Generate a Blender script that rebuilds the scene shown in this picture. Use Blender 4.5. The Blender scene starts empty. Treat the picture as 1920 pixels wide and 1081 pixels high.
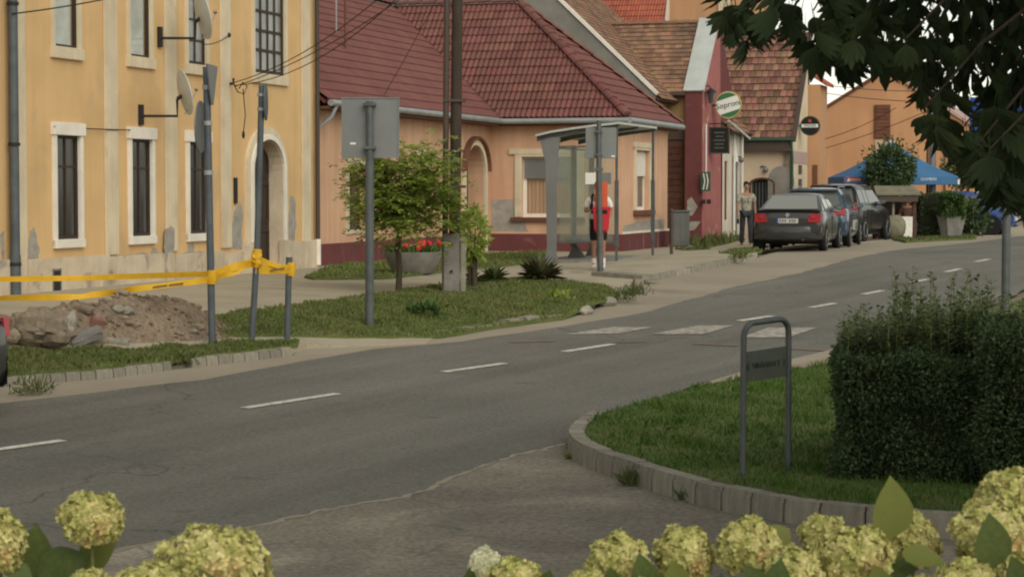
import bpy, bmesh, math, random
import numpy as np
from mathutils import Vector, Matrix, geometry as mgeo
random.seed(7); RNG = np.random.default_rng(7)
SC = bpy.context.scene; COL = SC.collection
PI = math.pi; rad = math.radians

# ------------------------------------------------------------------ camera, sky, sun, exposure
FPX = 4000.0                                   # focal length in pixels of a 1920 px wide picture
PITCH = math.atan((540.5 - 360) / FPX)
cam_d = bpy.data.cameras.new('camera'); cam = bpy.data.objects.new('camera', cam_d); COL.objects.link(cam)
cam_d.sensor_width = 36.0; cam_d.lens = 36.0 * FPX / 1920
cam_d.clip_start = 0.1; cam_d.clip_end = 3000
cam.rotation_euler = (PI / 2 - PITCH, 0, 0)
cam_d.dof.use_dof = True; cam_d.dof.focus_distance = 34; cam_d.dof.aperture_fstop = 18
SC.cycles.filter_width = 2.1
SC.camera = cam

SUN_EL, SUN_AZ = rad(38), rad(154)             # azimuth measured clockwise from +Y
world = bpy.data.worlds.new('World'); SC.world = world; world.use_nodes = True
wn = world.node_tree.nodes; wl = world.node_tree.links; wn.clear()
sky = wn.new('ShaderNodeTexSky'); sky.sky_type = 'NISHITA'; sky.sun_disc = False
sky.sun_elevation = SUN_EL; sky.sun_rotation = SUN_AZ; sky.dust_density = 0.6; sky.air_density = 1.0; sky.ozone_density = 1.0
hs = wn.new('ShaderNodeHueSaturation'); hs.inputs['Saturation'].default_value = 0.22
tint = wn.new('ShaderNodeMixRGB'); tint.blend_type = 'MULTIPLY'; tint.inputs[0].default_value = 1; tint.inputs[2].default_value = (1.0, 0.968, 0.85, 1)
bg = wn.new('ShaderNodeBackground'); bg.inputs['Strength'].default_value = 0.13
wo = wn.new('ShaderNodeOutputWorld')
wl.new(sky.outputs[0], hs.inputs['Color']); wl.new(hs.outputs[0], tint.inputs[1]); wl.new(tint.outputs[0], bg.inputs['Color']); wl.new(bg.outputs[0], wo.inputs[0])
sun_d = bpy.data.lights.new('sun', 'SUN'); sun_d.energy = 1.5; sun_d.angle = rad(50); sun_d.color = (1.0, 0.945, 0.815)
sun = bpy.data.objects.new('sun', sun_d); COL.objects.link(sun)
sdir = Vector((math.sin(SUN_AZ) * math.cos(SUN_EL), math.cos(SUN_AZ) * math.cos(SUN_EL), math.sin(SUN_EL)))
sun.rotation_euler = sdir.to_track_quat('Z', 'Y').to_euler()
SC.view_settings.view_transform = 'Standard'; SC.view_settings.look = 'None'
SC.view_settings.gamma = 1; SC.view_settings.use_curve_mapping = False
SC.view_settings.exposure = 0.3

# ------------------------------------------------------------------ measuring helpers (camera at the world origin, 0 = eye level)
_cp, _sp = math.cos(PITCH), math.sin(PITCH)
def ray(px, py):
    dx = (px - 960) / FPX; dy = (540.5 - py) / FPX
    v = (dx, _cp + dy * _sp, -_sp + dy * _cp)
    return (v[0] / v[1], 1.0, v[2] / v[1])
SA = rad(16.8); UX, UY = math.sin(SA), math.cos(SA); OX, OY = -7.35, 35.2
SROT = PI / 2 - SA
def S2W(x, y, z=0.0): return Vector((OX + x * UX - y * UY, OY + x * UY + y * UX, z))     # street frame: x along the facades, y into them
def W2S(X, Y): return ((X - OX) * UX + (Y - OY) * UY, -(X - OX) * UY + (Y - OY) * UX)
def sstep(t): t = min(1.0, max(0.0, t)); return t * t * (3 - 2 * t)
KL = [(-40, 2.6), (-20, 3.0), (-10, 4.8), (-6, 6.3), (-2, 7.8), (0, 8.4), (3, 8.4), (6, 8.2), (8, 7.8), (15, 8.7), (17, 9.4), (29, 10.5), (38, 12), (60, 14)]
def g(X, Y):                                    # height of the ground
    t = (Y - 50.0) / 3.0
    h1 = -3.07 + .033 * Y if t < -1 else (-1.42 if t > 1 else (-3.07 + .033 * 47) + .033 * 3 * ((t + 1) - (t + 1) ** 2 / 4))
    lx, ly = W2S(X, Y); v = -ly
    vk = KL[0][1]
    for (a, b), (c, d) in zip(KL, KL[1:]):
        if lx >= a: vk = b + (d - b) * min(1, (lx - a) / (c - a))
    v1 = min(2.5, vk - 1.8)
    w = sstep((v - v1) / (vk - v1))
    if Y < 8: w = 1
    return -1.70 * (1 - w) + h1 * w
def gp(px, py, off=0.0):                        # where the sight line of a pixel meets the ground
    d = ray(px, py); lo, hi = 5.0, 400.0
    y = lo
    while y < hi:
        if d[2] * y < g(d[0] * y, y) + off: break
        y += 0.5
    a, b = y - .5, y
    for _ in range(24):
        m = (a + b) / 2
        if d[2] * m < g(d[0] * m, m) + off: b = m
        else: a = m
    return Vector((d[0] * b, b, d[2] * b))
def at(px, py, Y): d = ray(px, py); return Vector((d[0] * Y, Y, d[2] * Y))
def hit(px, py, ax, c):                         # sight line meets a facade plane (street frame)
    d = ray(px, py); x0, y0 = W2S(0, 0); x1, y1 = W2S(d[0], d[1])
    k = (c - x0) / (x1 - x0) if ax == 'x' else (c - y0) / (y1 - y0)
    sx, sy = W2S(k * d[0], k * d[1]); return Vector((sx, sy, k * d[2]))

# ------------------------------------------------------------------ materials
MATS = {}
def pm(name, c, c2=None, sc=3.0, rough=.85, bump=0.0, bsc=60.0, fine=.12, fsc=50.0, isl=0.0, obj=0.0, metal=0.0, spec=.3, trans=0.0,
       lo=.4, hi=.65, c3=None, sc3=1.0, lo3=.55, hi3=.7, coat=0.0, streak=None, cracks=None, coords='Object', distort=0.0, stretch=None):
    m = bpy.data.materials.new(name); m.use_nodes = True; N = m.node_tree.nodes; L = m.node_tree.links
    b = N['Principled BSDF']; b.inputs['Roughness'].default_value = rough; b.inputs['Metallic'].default_value = metal
    b.inputs['Specular IOR Level'].default_value = spec; b.inputs['Coat Weight'].default_value = coat
    tc = N.new('ShaderNodeTexCoord'); co = tc.outputs[coords]
    if stretch:
        mp = N.new('ShaderNodeMapping'); mp.inputs['Scale'].default_value = stretch; L.new(co, mp.inputs[0]); co = mp.outputs[0]
    def noise(s, det=5, dist=0.0):
        n = N.new('ShaderNodeTexNoise'); n.inputs['Scale'].default_value = s; n.inputs['Detail'].default_value = det; n.inputs['Distortion'].default_value = dist
        L.new(co, n.inputs['Vector']); return n.outputs['Fac']
    def ramp(f, a, d):
        r = N.new('ShaderNodeMapRange'); r.inputs['From Min'].default_value = a; r.inputs['From Max'].default_value = d; L.new(f, r.inputs['Value']); return r.outputs[0]
    def mix(f, a, d, mode='MIX'):
        x = N.new('ShaderNodeMixRGB'); x.blend_type = mode
        for i, v in ((0, f), (1, a), (2, d)):
            if hasattr(v, 'links'): L.new(v, x.inputs[i])
            else: x.inputs[i].default_value = v if i == 0 else (*v, 1)
        return x.outputs[0]
    col = mix(0.0, c, c)
    if c2: col = mix(ramp(noise(sc, 6, distort), lo, hi), c, c2)
    if c3: col = mix(ramp(noise(sc3, 7, .6), lo3, hi3), col, c3)
    if fine:
        f = ramp(noise(fsc, 4), .3, .7); v = N.new('ShaderNodeMapRange'); v.inputs['To Min'].default_value = 1 - fine; v.inputs['To Max'].default_value = 1 + fine
        L.new(f, v.inputs['Value']); cb = N.new('ShaderNodeCombineColor')
        for i in range(3): L.new(v.outputs[0], cb.inputs[i])
        col = mix(1.0, col, cb.outputs[0], 'MULTIPLY')
    if streak:
        amt, scl, rz = streak; keep = co; mp = N.new('ShaderNodeMapping'); mp.vector_type = 'TEXTURE'; mp.inputs['Rotation'].default_value = (0, 0, rz); mp.inputs['Scale'].default_value = scl
        L.new(tc.outputs[coords], mp.inputs[0]); co = mp.outputs[0]; v = N.new('ShaderNodeMapRange'); v.inputs['From Min'].default_value = .32; v.inputs['From Max'].default_value = .68; v.inputs['To Min'].default_value = 1 - amt; v.inputs['To Max'].default_value = 1 + amt * .5
        L.new(noise(1.0, 5), v.inputs['Value']); cb = N.new('ShaderNodeCombineColor')
        for i in range(3): L.new(v.outputs[0], cb.inputs[i])
        col = mix(1.0, col, cb.outputs[0], 'MULTIPLY'); co = keep
    if cracks:
        scl, wid, dark = cracks; ns = N.new('ShaderNodeTexNoise'); ns.inputs['Scale'].default_value = 1.4; ns.inputs['Detail'].default_value = 6; L.new(tc.outputs[coords], ns.inputs['Vector'])
        ad = N.new('ShaderNodeMixRGB'); ad.blend_type = 'ADD'; ad.inputs[0].default_value = .9; L.new(tc.outputs[coords], ad.inputs[1]); L.new(ns.outputs['Color'], ad.inputs[2])
        vo = N.new('ShaderNodeTexVoronoi'); vo.feature = 'DISTANCE_TO_EDGE'; vo.inputs['Scale'].default_value = scl; L.new(ad.outputs[0], vo.inputs['Vector'])
        a = ramp(vo.outputs['Distance'], 0, wid); mk = ramp(noise(.22, 3), .50, .60); v = N.new('ShaderNodeMapRange'); v.inputs['To Min'].default_value = dark; L.new(a, v.inputs['Value'])
        cb = N.new('ShaderNodeCombineColor')
        for i in range(3): L.new(v.outputs[0], cb.inputs[i])
        col = mix(mk, col, cb.outputs[0], 'MULTIPLY')
        st = ramp(noise(2.3, 4), .66, .74); col = mix(st, col, tuple(q * .72 for q in c))
    def vary(out, amt, col):
        h = N.new('ShaderNodeHueSaturation'); L.new(col, h.inputs['Color'])
        v = N.new('ShaderNodeMapRange'); v.inputs['To Min'].default_value = 1 - amt; v.inputs['To Max'].default_value = 1 + amt; L.new(out, v.inputs['Value']); L.new(v.outputs[0], h.inputs['Value'])
        u = N.new('ShaderNodeMapRange'); u.inputs['To Min'].default_value = .5 - amt * .05; u.inputs['To Max'].default_value = .5 + amt * .05
        mm = N.new('ShaderNodeMath'); mm.operation = 'FRACT'; mu = N.new('ShaderNodeMath'); mu.operation = 'MULTIPLY'; mu.inputs[1].default_value = 7.3
        L.new(out, mu.inputs[0]); L.new(mu.outputs[0], mm.inputs[0]); L.new(mm.outputs[0], u.inputs['Value']); L.new(u.outputs[0], h.inputs['Hue'])
        return h.outputs[0]
    if isl: col = vary(N.new('ShaderNodeNewGeometry').outputs['Random Per Island'], isl, col)
    if obj: col = vary(N.new('ShaderNodeObjectInfo').outputs['Random'], obj, col)
    L.new(col, b.inputs['Base Color'])
    if bump:
        bp = N.new('ShaderNodeBump'); bp.inputs['Strength'].default_value = bump; bp.inputs['Distance'].default_value = .02; L.new(noise(bsc, 6), bp.inputs['Height']); L.new(bp.outputs[0], b.inputs['Normal'])
    if trans:
        t = N.new('ShaderNodeBsdfTranslucent'); L.new(col, t.inputs['Color']); ms = N.new('ShaderNodeMixShader'); ms.inputs[0].default_value = trans
        L.new(b.outputs[0], ms.inputs[1]); L.new(t.outputs[0], ms.inputs[2]); L.new(ms.outputs[0], N['Material Output'].inputs['Surface'])
    MATS[name] = m; return m
def glass_mat(name, tint=(.9, .95, .93), fac=.12, rough=.03, milk=0.0):
    m = bpy.data.materials.new(name); m.use_nodes = True; N = m.node_tree.nodes; L = m.node_tree.links; N.remove(N['Principled BSDF'])
    t = N.new('ShaderNodeBsdfTransparent'); t.inputs[0].default_value = (*tint, 1); gl = N.new('ShaderNodeBsdfGlossy'); gl.inputs['Roughness'].default_value = rough
    lw = N.new('ShaderNodeLayerWeight'); lw.inputs['Blend'].default_value = .5; ms = N.new('ShaderNodeMixShader')
    pw = N.new('ShaderNodeMath'); pw.operation = 'POWER'; pw.inputs[1].default_value = 4; ma = N.new('ShaderNodeMath'); ma.operation = 'MULTIPLY_ADD'; ma.inputs[1].default_value = fac * 2; ma.inputs[2].default_value = fac * .4
    L.new(lw.outputs['Facing'], pw.inputs[0]); L.new(pw.outputs[0], ma.inputs[0]); L.new(ma.outputs[0], ms.inputs[0]); L.new(t.outputs[0], ms.inputs[1]); L.new(gl.outputs[0], ms.inputs[2]); L.new(ms.outputs[0], N['Material Output'].inputs['Surface'])
    if milk:
        df = N.new('ShaderNodeBsdfDiffuse'); df.inputs[0].default_value = (.5, .52, .46, 1); tl = N.new('ShaderNodeBsdfTranslucent'); tl.inputs[0].default_value = (.5, .52, .46, 1)
        m1 = N.new('ShaderNodeMixShader'); m1.inputs[0].default_value = .5; L.new(df.outputs[0], m1.inputs[1]); L.new(tl.outputs[0], m1.inputs[2])
        m2 = N.new('ShaderNodeMixShader'); m2.inputs[0].default_value = milk; L.new(ms.outputs[0], m2.inputs[1]); L.new(m1.outputs[0], m2.inputs[2]); L.new(m2.outputs[0], N['Material Output'].inputs['Surface'])
    MATS[name] = m; return m
M = MATS
pm('asphalt', (.158, .150, .128), (.128, .122, .104), sc=.35, rough=.9, bump=.25, bsc=160, fine=.26, fsc=26, c3=(.168, .156, .13), sc3=.12, lo3=.5, hi3=.75, streak=(.16, (.55, 14, 1), rad(-29)), cracks=(.42, .012, .55))
pm('old_asphalt', (.225, .20, .155), (.17, .152, .122), sc=1.1, rough=.95, bump=.5, bsc=70, fine=.30, fsc=24, c3=(.31, .27, .21), sc3=.55, lo3=.53, hi3=.66, cracks=(.6, .014, .5))
pm('pale_asphalt', (.315, .272, .205), (.27, .232, .175), sc=.5, rough=.95, bump=.3, bsc=90, fine=.12, fsc=60, c3=(.20, .168, .13), sc3=.35, lo3=.6, hi3=.72)
pm('dust', (.24, .205, .16), (.19, .16, .12), sc=.8, rough=1, bump=.4, bsc=40, fine=.2, fsc=40)
pm('pavement', (.37, .325, .238), (.31, .272, .20), sc=.9, rough=.95, bump=.3, bsc=60, fine=.12, fsc=30, c3=(.19, .165, .12), sc3=.6, lo3=.6, hi3=.75)
pm('soil_grass', (.085, .115, .03), (.115, .13, .04), sc=1.6, rough=1, bump=.5, bsc=50, fine=.3, fsc=30, c3=(.15, .125, .075), sc3=.9, lo3=.62, hi3=.75)
pm('grass', (.14, .178, .05), (.185, .195, .07), sc=1.3, rough=.8, fine=0, isl=.35, trans=.25, c3=(.16, .15, .06), sc3=3, lo3=.6, hi3=.8)
pm('dark_grass', (.07, .145, .022), (.10, .16, .032), sc=1.3, rough=.8, fine=0, isl=.35, trans=.25, c3=(.13, .14, .05), sc3=2.5, lo3=.62, hi3=.8)
pm('kerb', (.29, .268, .215), (.22, .202, .16), sc=5, rough=.95, bump=.4, bsc=50, fine=.2, fsc=40, obj=.16)
pm('paint_white', (.62, .59, .52), (.40, .375, .32), sc=11, rough=.8, fine=.12, fsc=60)
pm('worn_white', (.40, .37, .32), (.22, .20, .168), sc=9, rough=.85, fine=.15, fsc=60, lo=.4, hi=.6)
pm('worn_orange', (.22, .155, .10), (.15, .128, .10), sc=12, rough=.9)
pm('yellow_wall', (.66, .435, .21), (.58, .38, .182), sc=.9, rough=.9, bump=.12, bsc=50, fine=.05, c3=(.47, .335, .19), sc3=.8, lo3=.6, hi3=.8, streak=(.05, (.22, .22, 3.5), 0))
pm('cream', (.66, .56, .40), (.56, .47, .33), sc=1.4, rough=.9, bump=.12, bsc=50, fine=.06, c3=(.45, .37, .27), sc3=1.1, lo3=.62, hi3=.8, streak=(.07, (.12, .12, 2.2), 0))
pm('plinth', (.60, .50, .37), (.50, .41, .30), sc=2.2, rough=.95, bump=.35, bsc=30, fine=.1, c3=(.33, .28, .22), sc3=2.4, lo3=.57, hi3=.68, obj=.08, streak=(.07, (.10, .10, .8), 0))
pm('bare_plaster', (.36, .33, .29), (.27, .25, .22), sc=5, rough=1, bump=.5, bsc=40, fine=.15)
pm('white_trim', (.76, .71, .62), (.68, .63, .55), sc=3, rough=.75, fine=.04)
pm('dark_wood', (.05, .032, .024), (.034, .022, .018), sc=6, rough=.6, fine=.15, stretch=(8, 8, 1))
pm('dark_pane', (.028, .027, .024), (.04, .038, .034), sc=2, rough=.12, spec=.6, fine=0)
pm('grey_pane', (.10, .10, .095), (.06, .06, .058), sc=1.5, rough=.1, spec=.6, fine=0)
pm('sky_reflection_pane', (.26, .265, .25), (.16, .165, .155), sc=1.8, rough=.1, spec=.8, fine=0)  # sky reflection put into the base colour of the panes
pm('curtain_or_reflection', (.62, .60, .56), (.5, .48, .45), sc=3, rough=.95, fine=.05)
glass_mat('glass', (.93, .95, .94), .12); glass_mat('shelter_glass', (.92, .95, .92), .10, .12, .16)
pm('pink_wall', (.63, .385, .25), (.555, .335, .215), sc=.9, rough=.9, bump=.12, bsc=50, fine=.05, streak=(.12, (.25, .25, 3.0), 0), c3=(.54, .31, .21), sc3=.5, lo3=.58, hi3=.8)
pm('burgundy', (.15, .045, .045), (.125, .04, .04), sc=2, rough=.85, fine=.1, c3=(.20, .09, .08), sc3=2, lo3=.63, hi3=.75)
pm('rose_wall', (.36, .13, .12), (.30, .11, .10), sc=1.5, rough=.9, fine=.08, c3=(.42, .26, .2), sc3=1.5, lo3=.6, hi3=.7)
pm('red_tile', (.17, .068, .055), (.14, .056, .046), sc=1.2, rough=.62, spec=.35, fine=.12, fsc=25, obj=.2, bump=.15, bsc=30, c3=(.115, .075, .062), sc3=1.6, lo3=.6, hi3=.75)
pm('red_tile_joined', (.18, .070, .058), (.155, .06, .05), sc=1.2, rough=.62, spec=.35, fine=.12, fsc=25, isl=.07, bump=.15, bsc=30)
pm('brown_tile', (.27, .155, .095), (.19, .115, .078), sc=2.2, rough=.9, fine=.2, fsc=25, isl=.3, c3=(.13, .085, .06), sc3=1.3, lo3=.58, hi3=.75)
pm('old_tile', (.25, .125, .085), (.15, .088, .066), sc=3, rough=.9, fine=.25, fsc=25, obj=.42, bump=.3)
pm('bright_tile', (.36, .10, .06), (.28, .08, .05), sc=2, rough=.8, fine=.15, isl=.15)
pm('grey_render', (.23, .215, .19), (.17, .16, .14), sc=1.2, rough=1, bump=.3, bsc=25, fine=.1, c3=(.31, .29, .25), sc3=.6, lo3=.55, hi3=.75)
pm('zinc', (.33, .35, .35), (.27, .285, .285), sc=2.5, rough=.5, metal=.25, fine=.06)
pm('pale_zinc', (.50, .53, .51), (.43, .455, .44), sc=2, rough=.5, metal=.15, fine=.06)
pm('brown_metal', (.07, .05, .04), rough=.6, fine=.15)
pm('steel', (.115, .125, .125), (.085, .092, .093), sc=5, rough=.55, metal=.3, fine=.1)
pm('sign_back', (.20, .205, .20), (.175, .18, .176), sc=2, rough=.55, metal=.2, fine=.05)
pm('blue_grey', (.10, .115, .125), (.075, .086, .094), sc=4, rough=.55, metal=.2, fine=.1)
pm('iron', (.022, .02, .019), rough=.6, fine=.1)
pm('pole_wood', (.062, .045, .034), (.04, .03, .024), sc=5, rough=.95, fine=.25, stretch=(9, 9, .7), bump=.3)
pm('concrete', (.24, .225, .20), (.175, .165, .148), sc=4, rough=.95, bump=.35, bsc=40, fine=.15)
pm('tape_yellow', (.78, .46, .03), (.70, .40, .02), sc=6, rough=.45, fine=.05, trans=.2)
pm('tape_print', (.16, .10, .03), rough=.6, fine=0)
pm('earth', (.235, .18, .125), (.165, .125, .09), sc=2.5, rough=1, bump=.9, bsc=22, fine=.3, fsc=20)
pm('stone', (.25, .198, .142), (.18, .142, .102), sc=3, rough=.95, bump=.5, bsc=20, fine=.2, fsc=15, isl=.2, c3=(.42, .36, .28), sc3=4, lo3=.6, hi3=.75)
pm('brick_red', (.24, .115, .085), (.19, .10, .075), sc=6, rough=.95, fine=.2)
pm('bark', (.085, .065, .048), (.05, .04, .03), sc=6, rough=.95, bump=.6, bsc=30, fine=.2, stretch=(6, 6, 1))
pm('leaf_bright', (.28, .36, .07), (.37, .42, .11), sc=2.0, rough=.55, fine=0, isl=.3, trans=.5)
pm('leaf_mid', (.06, .11, .025), (.09, .14, .035), sc=2.0, rough=.6, fine=0, isl=.3, trans=.3)
pm('leaf_dark', (.058, .092, .036), (.08, .115, .045), sc=3.0, spec=.3, rough=.6, fine=0, isl=.35, trans=.2)
pm('leaf_shoot', (.12, .16, .065), (.16, .195, .08), sc=3.0, rough=.6, fine=0, isl=.3, trans=.3)
pm('leaf_chestnut', (.034, .052, .022), (.048, .066, .026), sc=4.0, rough=.6, fine=0, obj=.3, trans=.12, spec=.12)
pm('leaf_crown', (.034, .052, .022), (.046, .064, .026), sc=3.0, rough=.6, fine=0, isl=.3, trans=.08, spec=.1)
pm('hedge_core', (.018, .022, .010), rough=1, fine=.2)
pm('weed', (.10, .13, .04), (.14, .145, .055), sc=3.0, rough=.7, fine=0, isl=.35, trans=.25)
pm('yucca', (.11, .13, .06), (.16, .12, .07), sc=6, rough=.6, fine=0, isl=.35, trans=.1)
pm('petal', (.46, .455, .15), (.66, .60, .28), sc=26, rough=.75, spec=.15, fine=0, isl=.3, trans=.3, c3=(.60, .41, .20), sc3=8, lo3=.55, hi3=.70)
pm('petal_white', (.72, .70, .52), (.66, .66, .42), sc=20, rough=.7, fine=0, isl=.15, trans=.3)
pm('hydrangea_leaf', (.085, .13, .04), (.13, .155, .04), sc=9, rough=.55, fine=.12, fsc=60, trans=.3, obj=.25)
pm('old_leaf', (.155, .20, .04), (.20, .18, .055), sc=11, rough=.6, fine=.1, trans=.3)
pm('stem_green', (.16, .19, .06), rough=.7, fine=.1)
pm('orange_wall', (.50, .28, .15), (.45, .25, .135), sc=.5, rough=.9, fine=.05, streak=(.1, (.5, .5, 4), 0))
pm('tan_wall', (.50, .40, .29), (.42, .33, .24), sc=.8, rough=.95, fine=.08, c3=(.56, .46, .35), sc3=.7)
pm('white_wall', (.66, .60, .50), (.58, .52, .43), sc=1.2, rough=.9, fine=.06)
pm('ochre_wall', (.33, .21, .10), (.27, .17, .085), sc=1.2, rough=.9, fine=.1)
pm('brown_plank', (.095, .04, .026), (.07, .03, .02), sc=4, rough=.8, fine=.2, obj=.15)
pm('shutter_brown', (.15, .065, .04), (.12, .05, .033), sc=4, rough=.8, fine=.15, obj=.12)
pm('mauve_roof', (.42, .30, .27), rough=.9, fine=.1)
pm('car_grey', (.026, .026, .024), (.022, .022, .02), sc=2, rough=.32, spec=.5, coat=.5, fine=0)
pm('car_blue', (.022, .048, .085), rough=.25, spec=.5, coat=.7, fine=0)
pm('car_black', (.010, .0095, .009), rough=.3, spec=.3, coat=.45, fine=0)
pm('car_bright_blue', (.02, .06, .22), rough=.3, spec=.5, coat=.7, fine=0)
pm('car_glass', (.10, .105, .10), rough=.06, spec=.9, fine=0)
pm('pale_glass', (.22, .225, .205), rough=.25, spec=.7, fine=0)  # paler and rougher than the other car windows
pm('rubber', (.016, .016, .016), rough=.8, fine=.1)
pm('rim', (.36, .36, .35), rough=.35, metal=.6, fine=0)
pm('black_plastic', (.02, .02, .02), rough=.5, fine=0)
pm('tail_red', (.35, .02, .03), rough=.18, spec=.6, coat=.5, fine=0)
pm('lamp_clear', (.55, .55, .52), rough=.15, spec=.6, fine=0)
pm('plate_white', (.46, .455, .42), rough=.5, fine=0)
pm('plate_blue', (.03, .07, .38), rough=.5, fine=0)
pm('tent_blue', (.075, .20, .40), (.065, .18, .36), sc=2, rough=.8, fine=.03, trans=.2)
pm('sign_blue', (.01, .05, .26), rough=.4, fine=0)
pm('sign_red', (.42, .05, .03), rough=.5, fine=0)
pm('sign_white', (.72, .72, .68), rough=.5, fine=.03)
pm('sign_green', (.045, .15, .06), rough=.5, fine=0)
pm('sign_gold', (.45, .36, .10), rough=.5, fine=0)
pm('sign_dark', (.016, .018, .015), (.02, .022, .018), sc=4, spec=.15, rough=.6, fine=0)
pm('sign_olive', (.085, .095, .075), (.075, .084, .066), sc=4, rough=.6, fine=.06)
pm('sign_ink', (.05, .056, .043), rough=.6, fine=0)
pm('chalk_grey', (.10, .10, .09), rough=.8, fine=0)
pm('bin_red', (.50, .022, .04), rough=.45, fine=.04)
pm('board_orange', (.56, .10, .035), rough=.5, fine=.04)
pm('bin_grey', (.12, .12, .112), (.10, .10, .094), sc=3, rough=.7, fine=.08)
pm('skin', (.33, .18, .12), (.29, .155, .105), sc=20, rough=.6, fine=0)
pm('hair_dark', (.022, .016, .012), rough=.7, fine=.1)
pm('shirt_beige', (.36, .34, .265), (.22, .21, .16), sc=16, rough=.95, fine=.1, fsc=40)
pm('denim', (.028, .032, .040), (.04, .045, .055), sc=10, rough=.95, fine=.1)
pm('tee_white', (.72, .69, .65), (.63, .60, .57), sc=9, rough=.95, fine=.04)
pm('cloth_black', (.014, .014, .014), rough=.95, fine=.1)
pm('cloth_white', (.70, .68, .63), (.6, .58, .54), sc=6, rough=.95, fine=.05)
pm('cloth_brown', (.11, .06, .045), rough=.95, fine=.1)
pm('sack_olive', (.20, .19, .13), (.15, .14, .10), sc=6, rough=.95, fine=.1)
pm('flower_red', (.55, .04, .03), rough=.7, fine=0, isl=.2)
pm('cable', (.018, .017, .016), rough=.7, fine=0)
pm('dish', (.55, .58, .57), (.48, .51, .50), sc=4, rough=.5, fine=.04)
pm('pipe_white', (.66, .65, .62), rough=.5, fine=.05)
pm('green_pipe', (.035, .085, .055), rough=.6, fine=.1)

# ------------------------------------------------------------------ mesh helpers
ROOT = {}
def tag(o, label=None, cat=None, group=None, kind=None):
    if label: o['label'] = label
    if cat: o['category'] = cat
    if group: o['group'] = group
    if kind: o['kind'] = kind
    return o
def thing(name, label, cat, loc, rotz=0.0, group=None):
    o = bpy.data.objects.new(name, None); COL.objects.link(o); o.empty_display_size = .2
    o.location = loc; o.rotation_euler = (0, 0, rotz)
    ROOT[o.name] = Matrix.Translation(Vector(loc)) @ Matrix.Rotation(rotz, 4, 'Z')
    return tag(o, label, cat, group)
def link(name, me, mat, parent=None, loc=None):
    o = bpy.data.objects.new(name, me); COL.objects.link(o)
    if mat is not None:
        me.materials.clear(); me.materials.append(M[mat] if isinstance(mat, str) else mat)
    if parent is not None:
        o.parent = parent; ROOT[o.name] = ROOT[parent.name]
    if loc is not None: o.location = loc; ROOT[o.name] = Matrix.Translation(Vector(loc))
    return o
S_MAT = Matrix.Translation((OX, OY, 0)) @ Matrix.Rotation(SROT, 4, 'Z')
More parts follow.
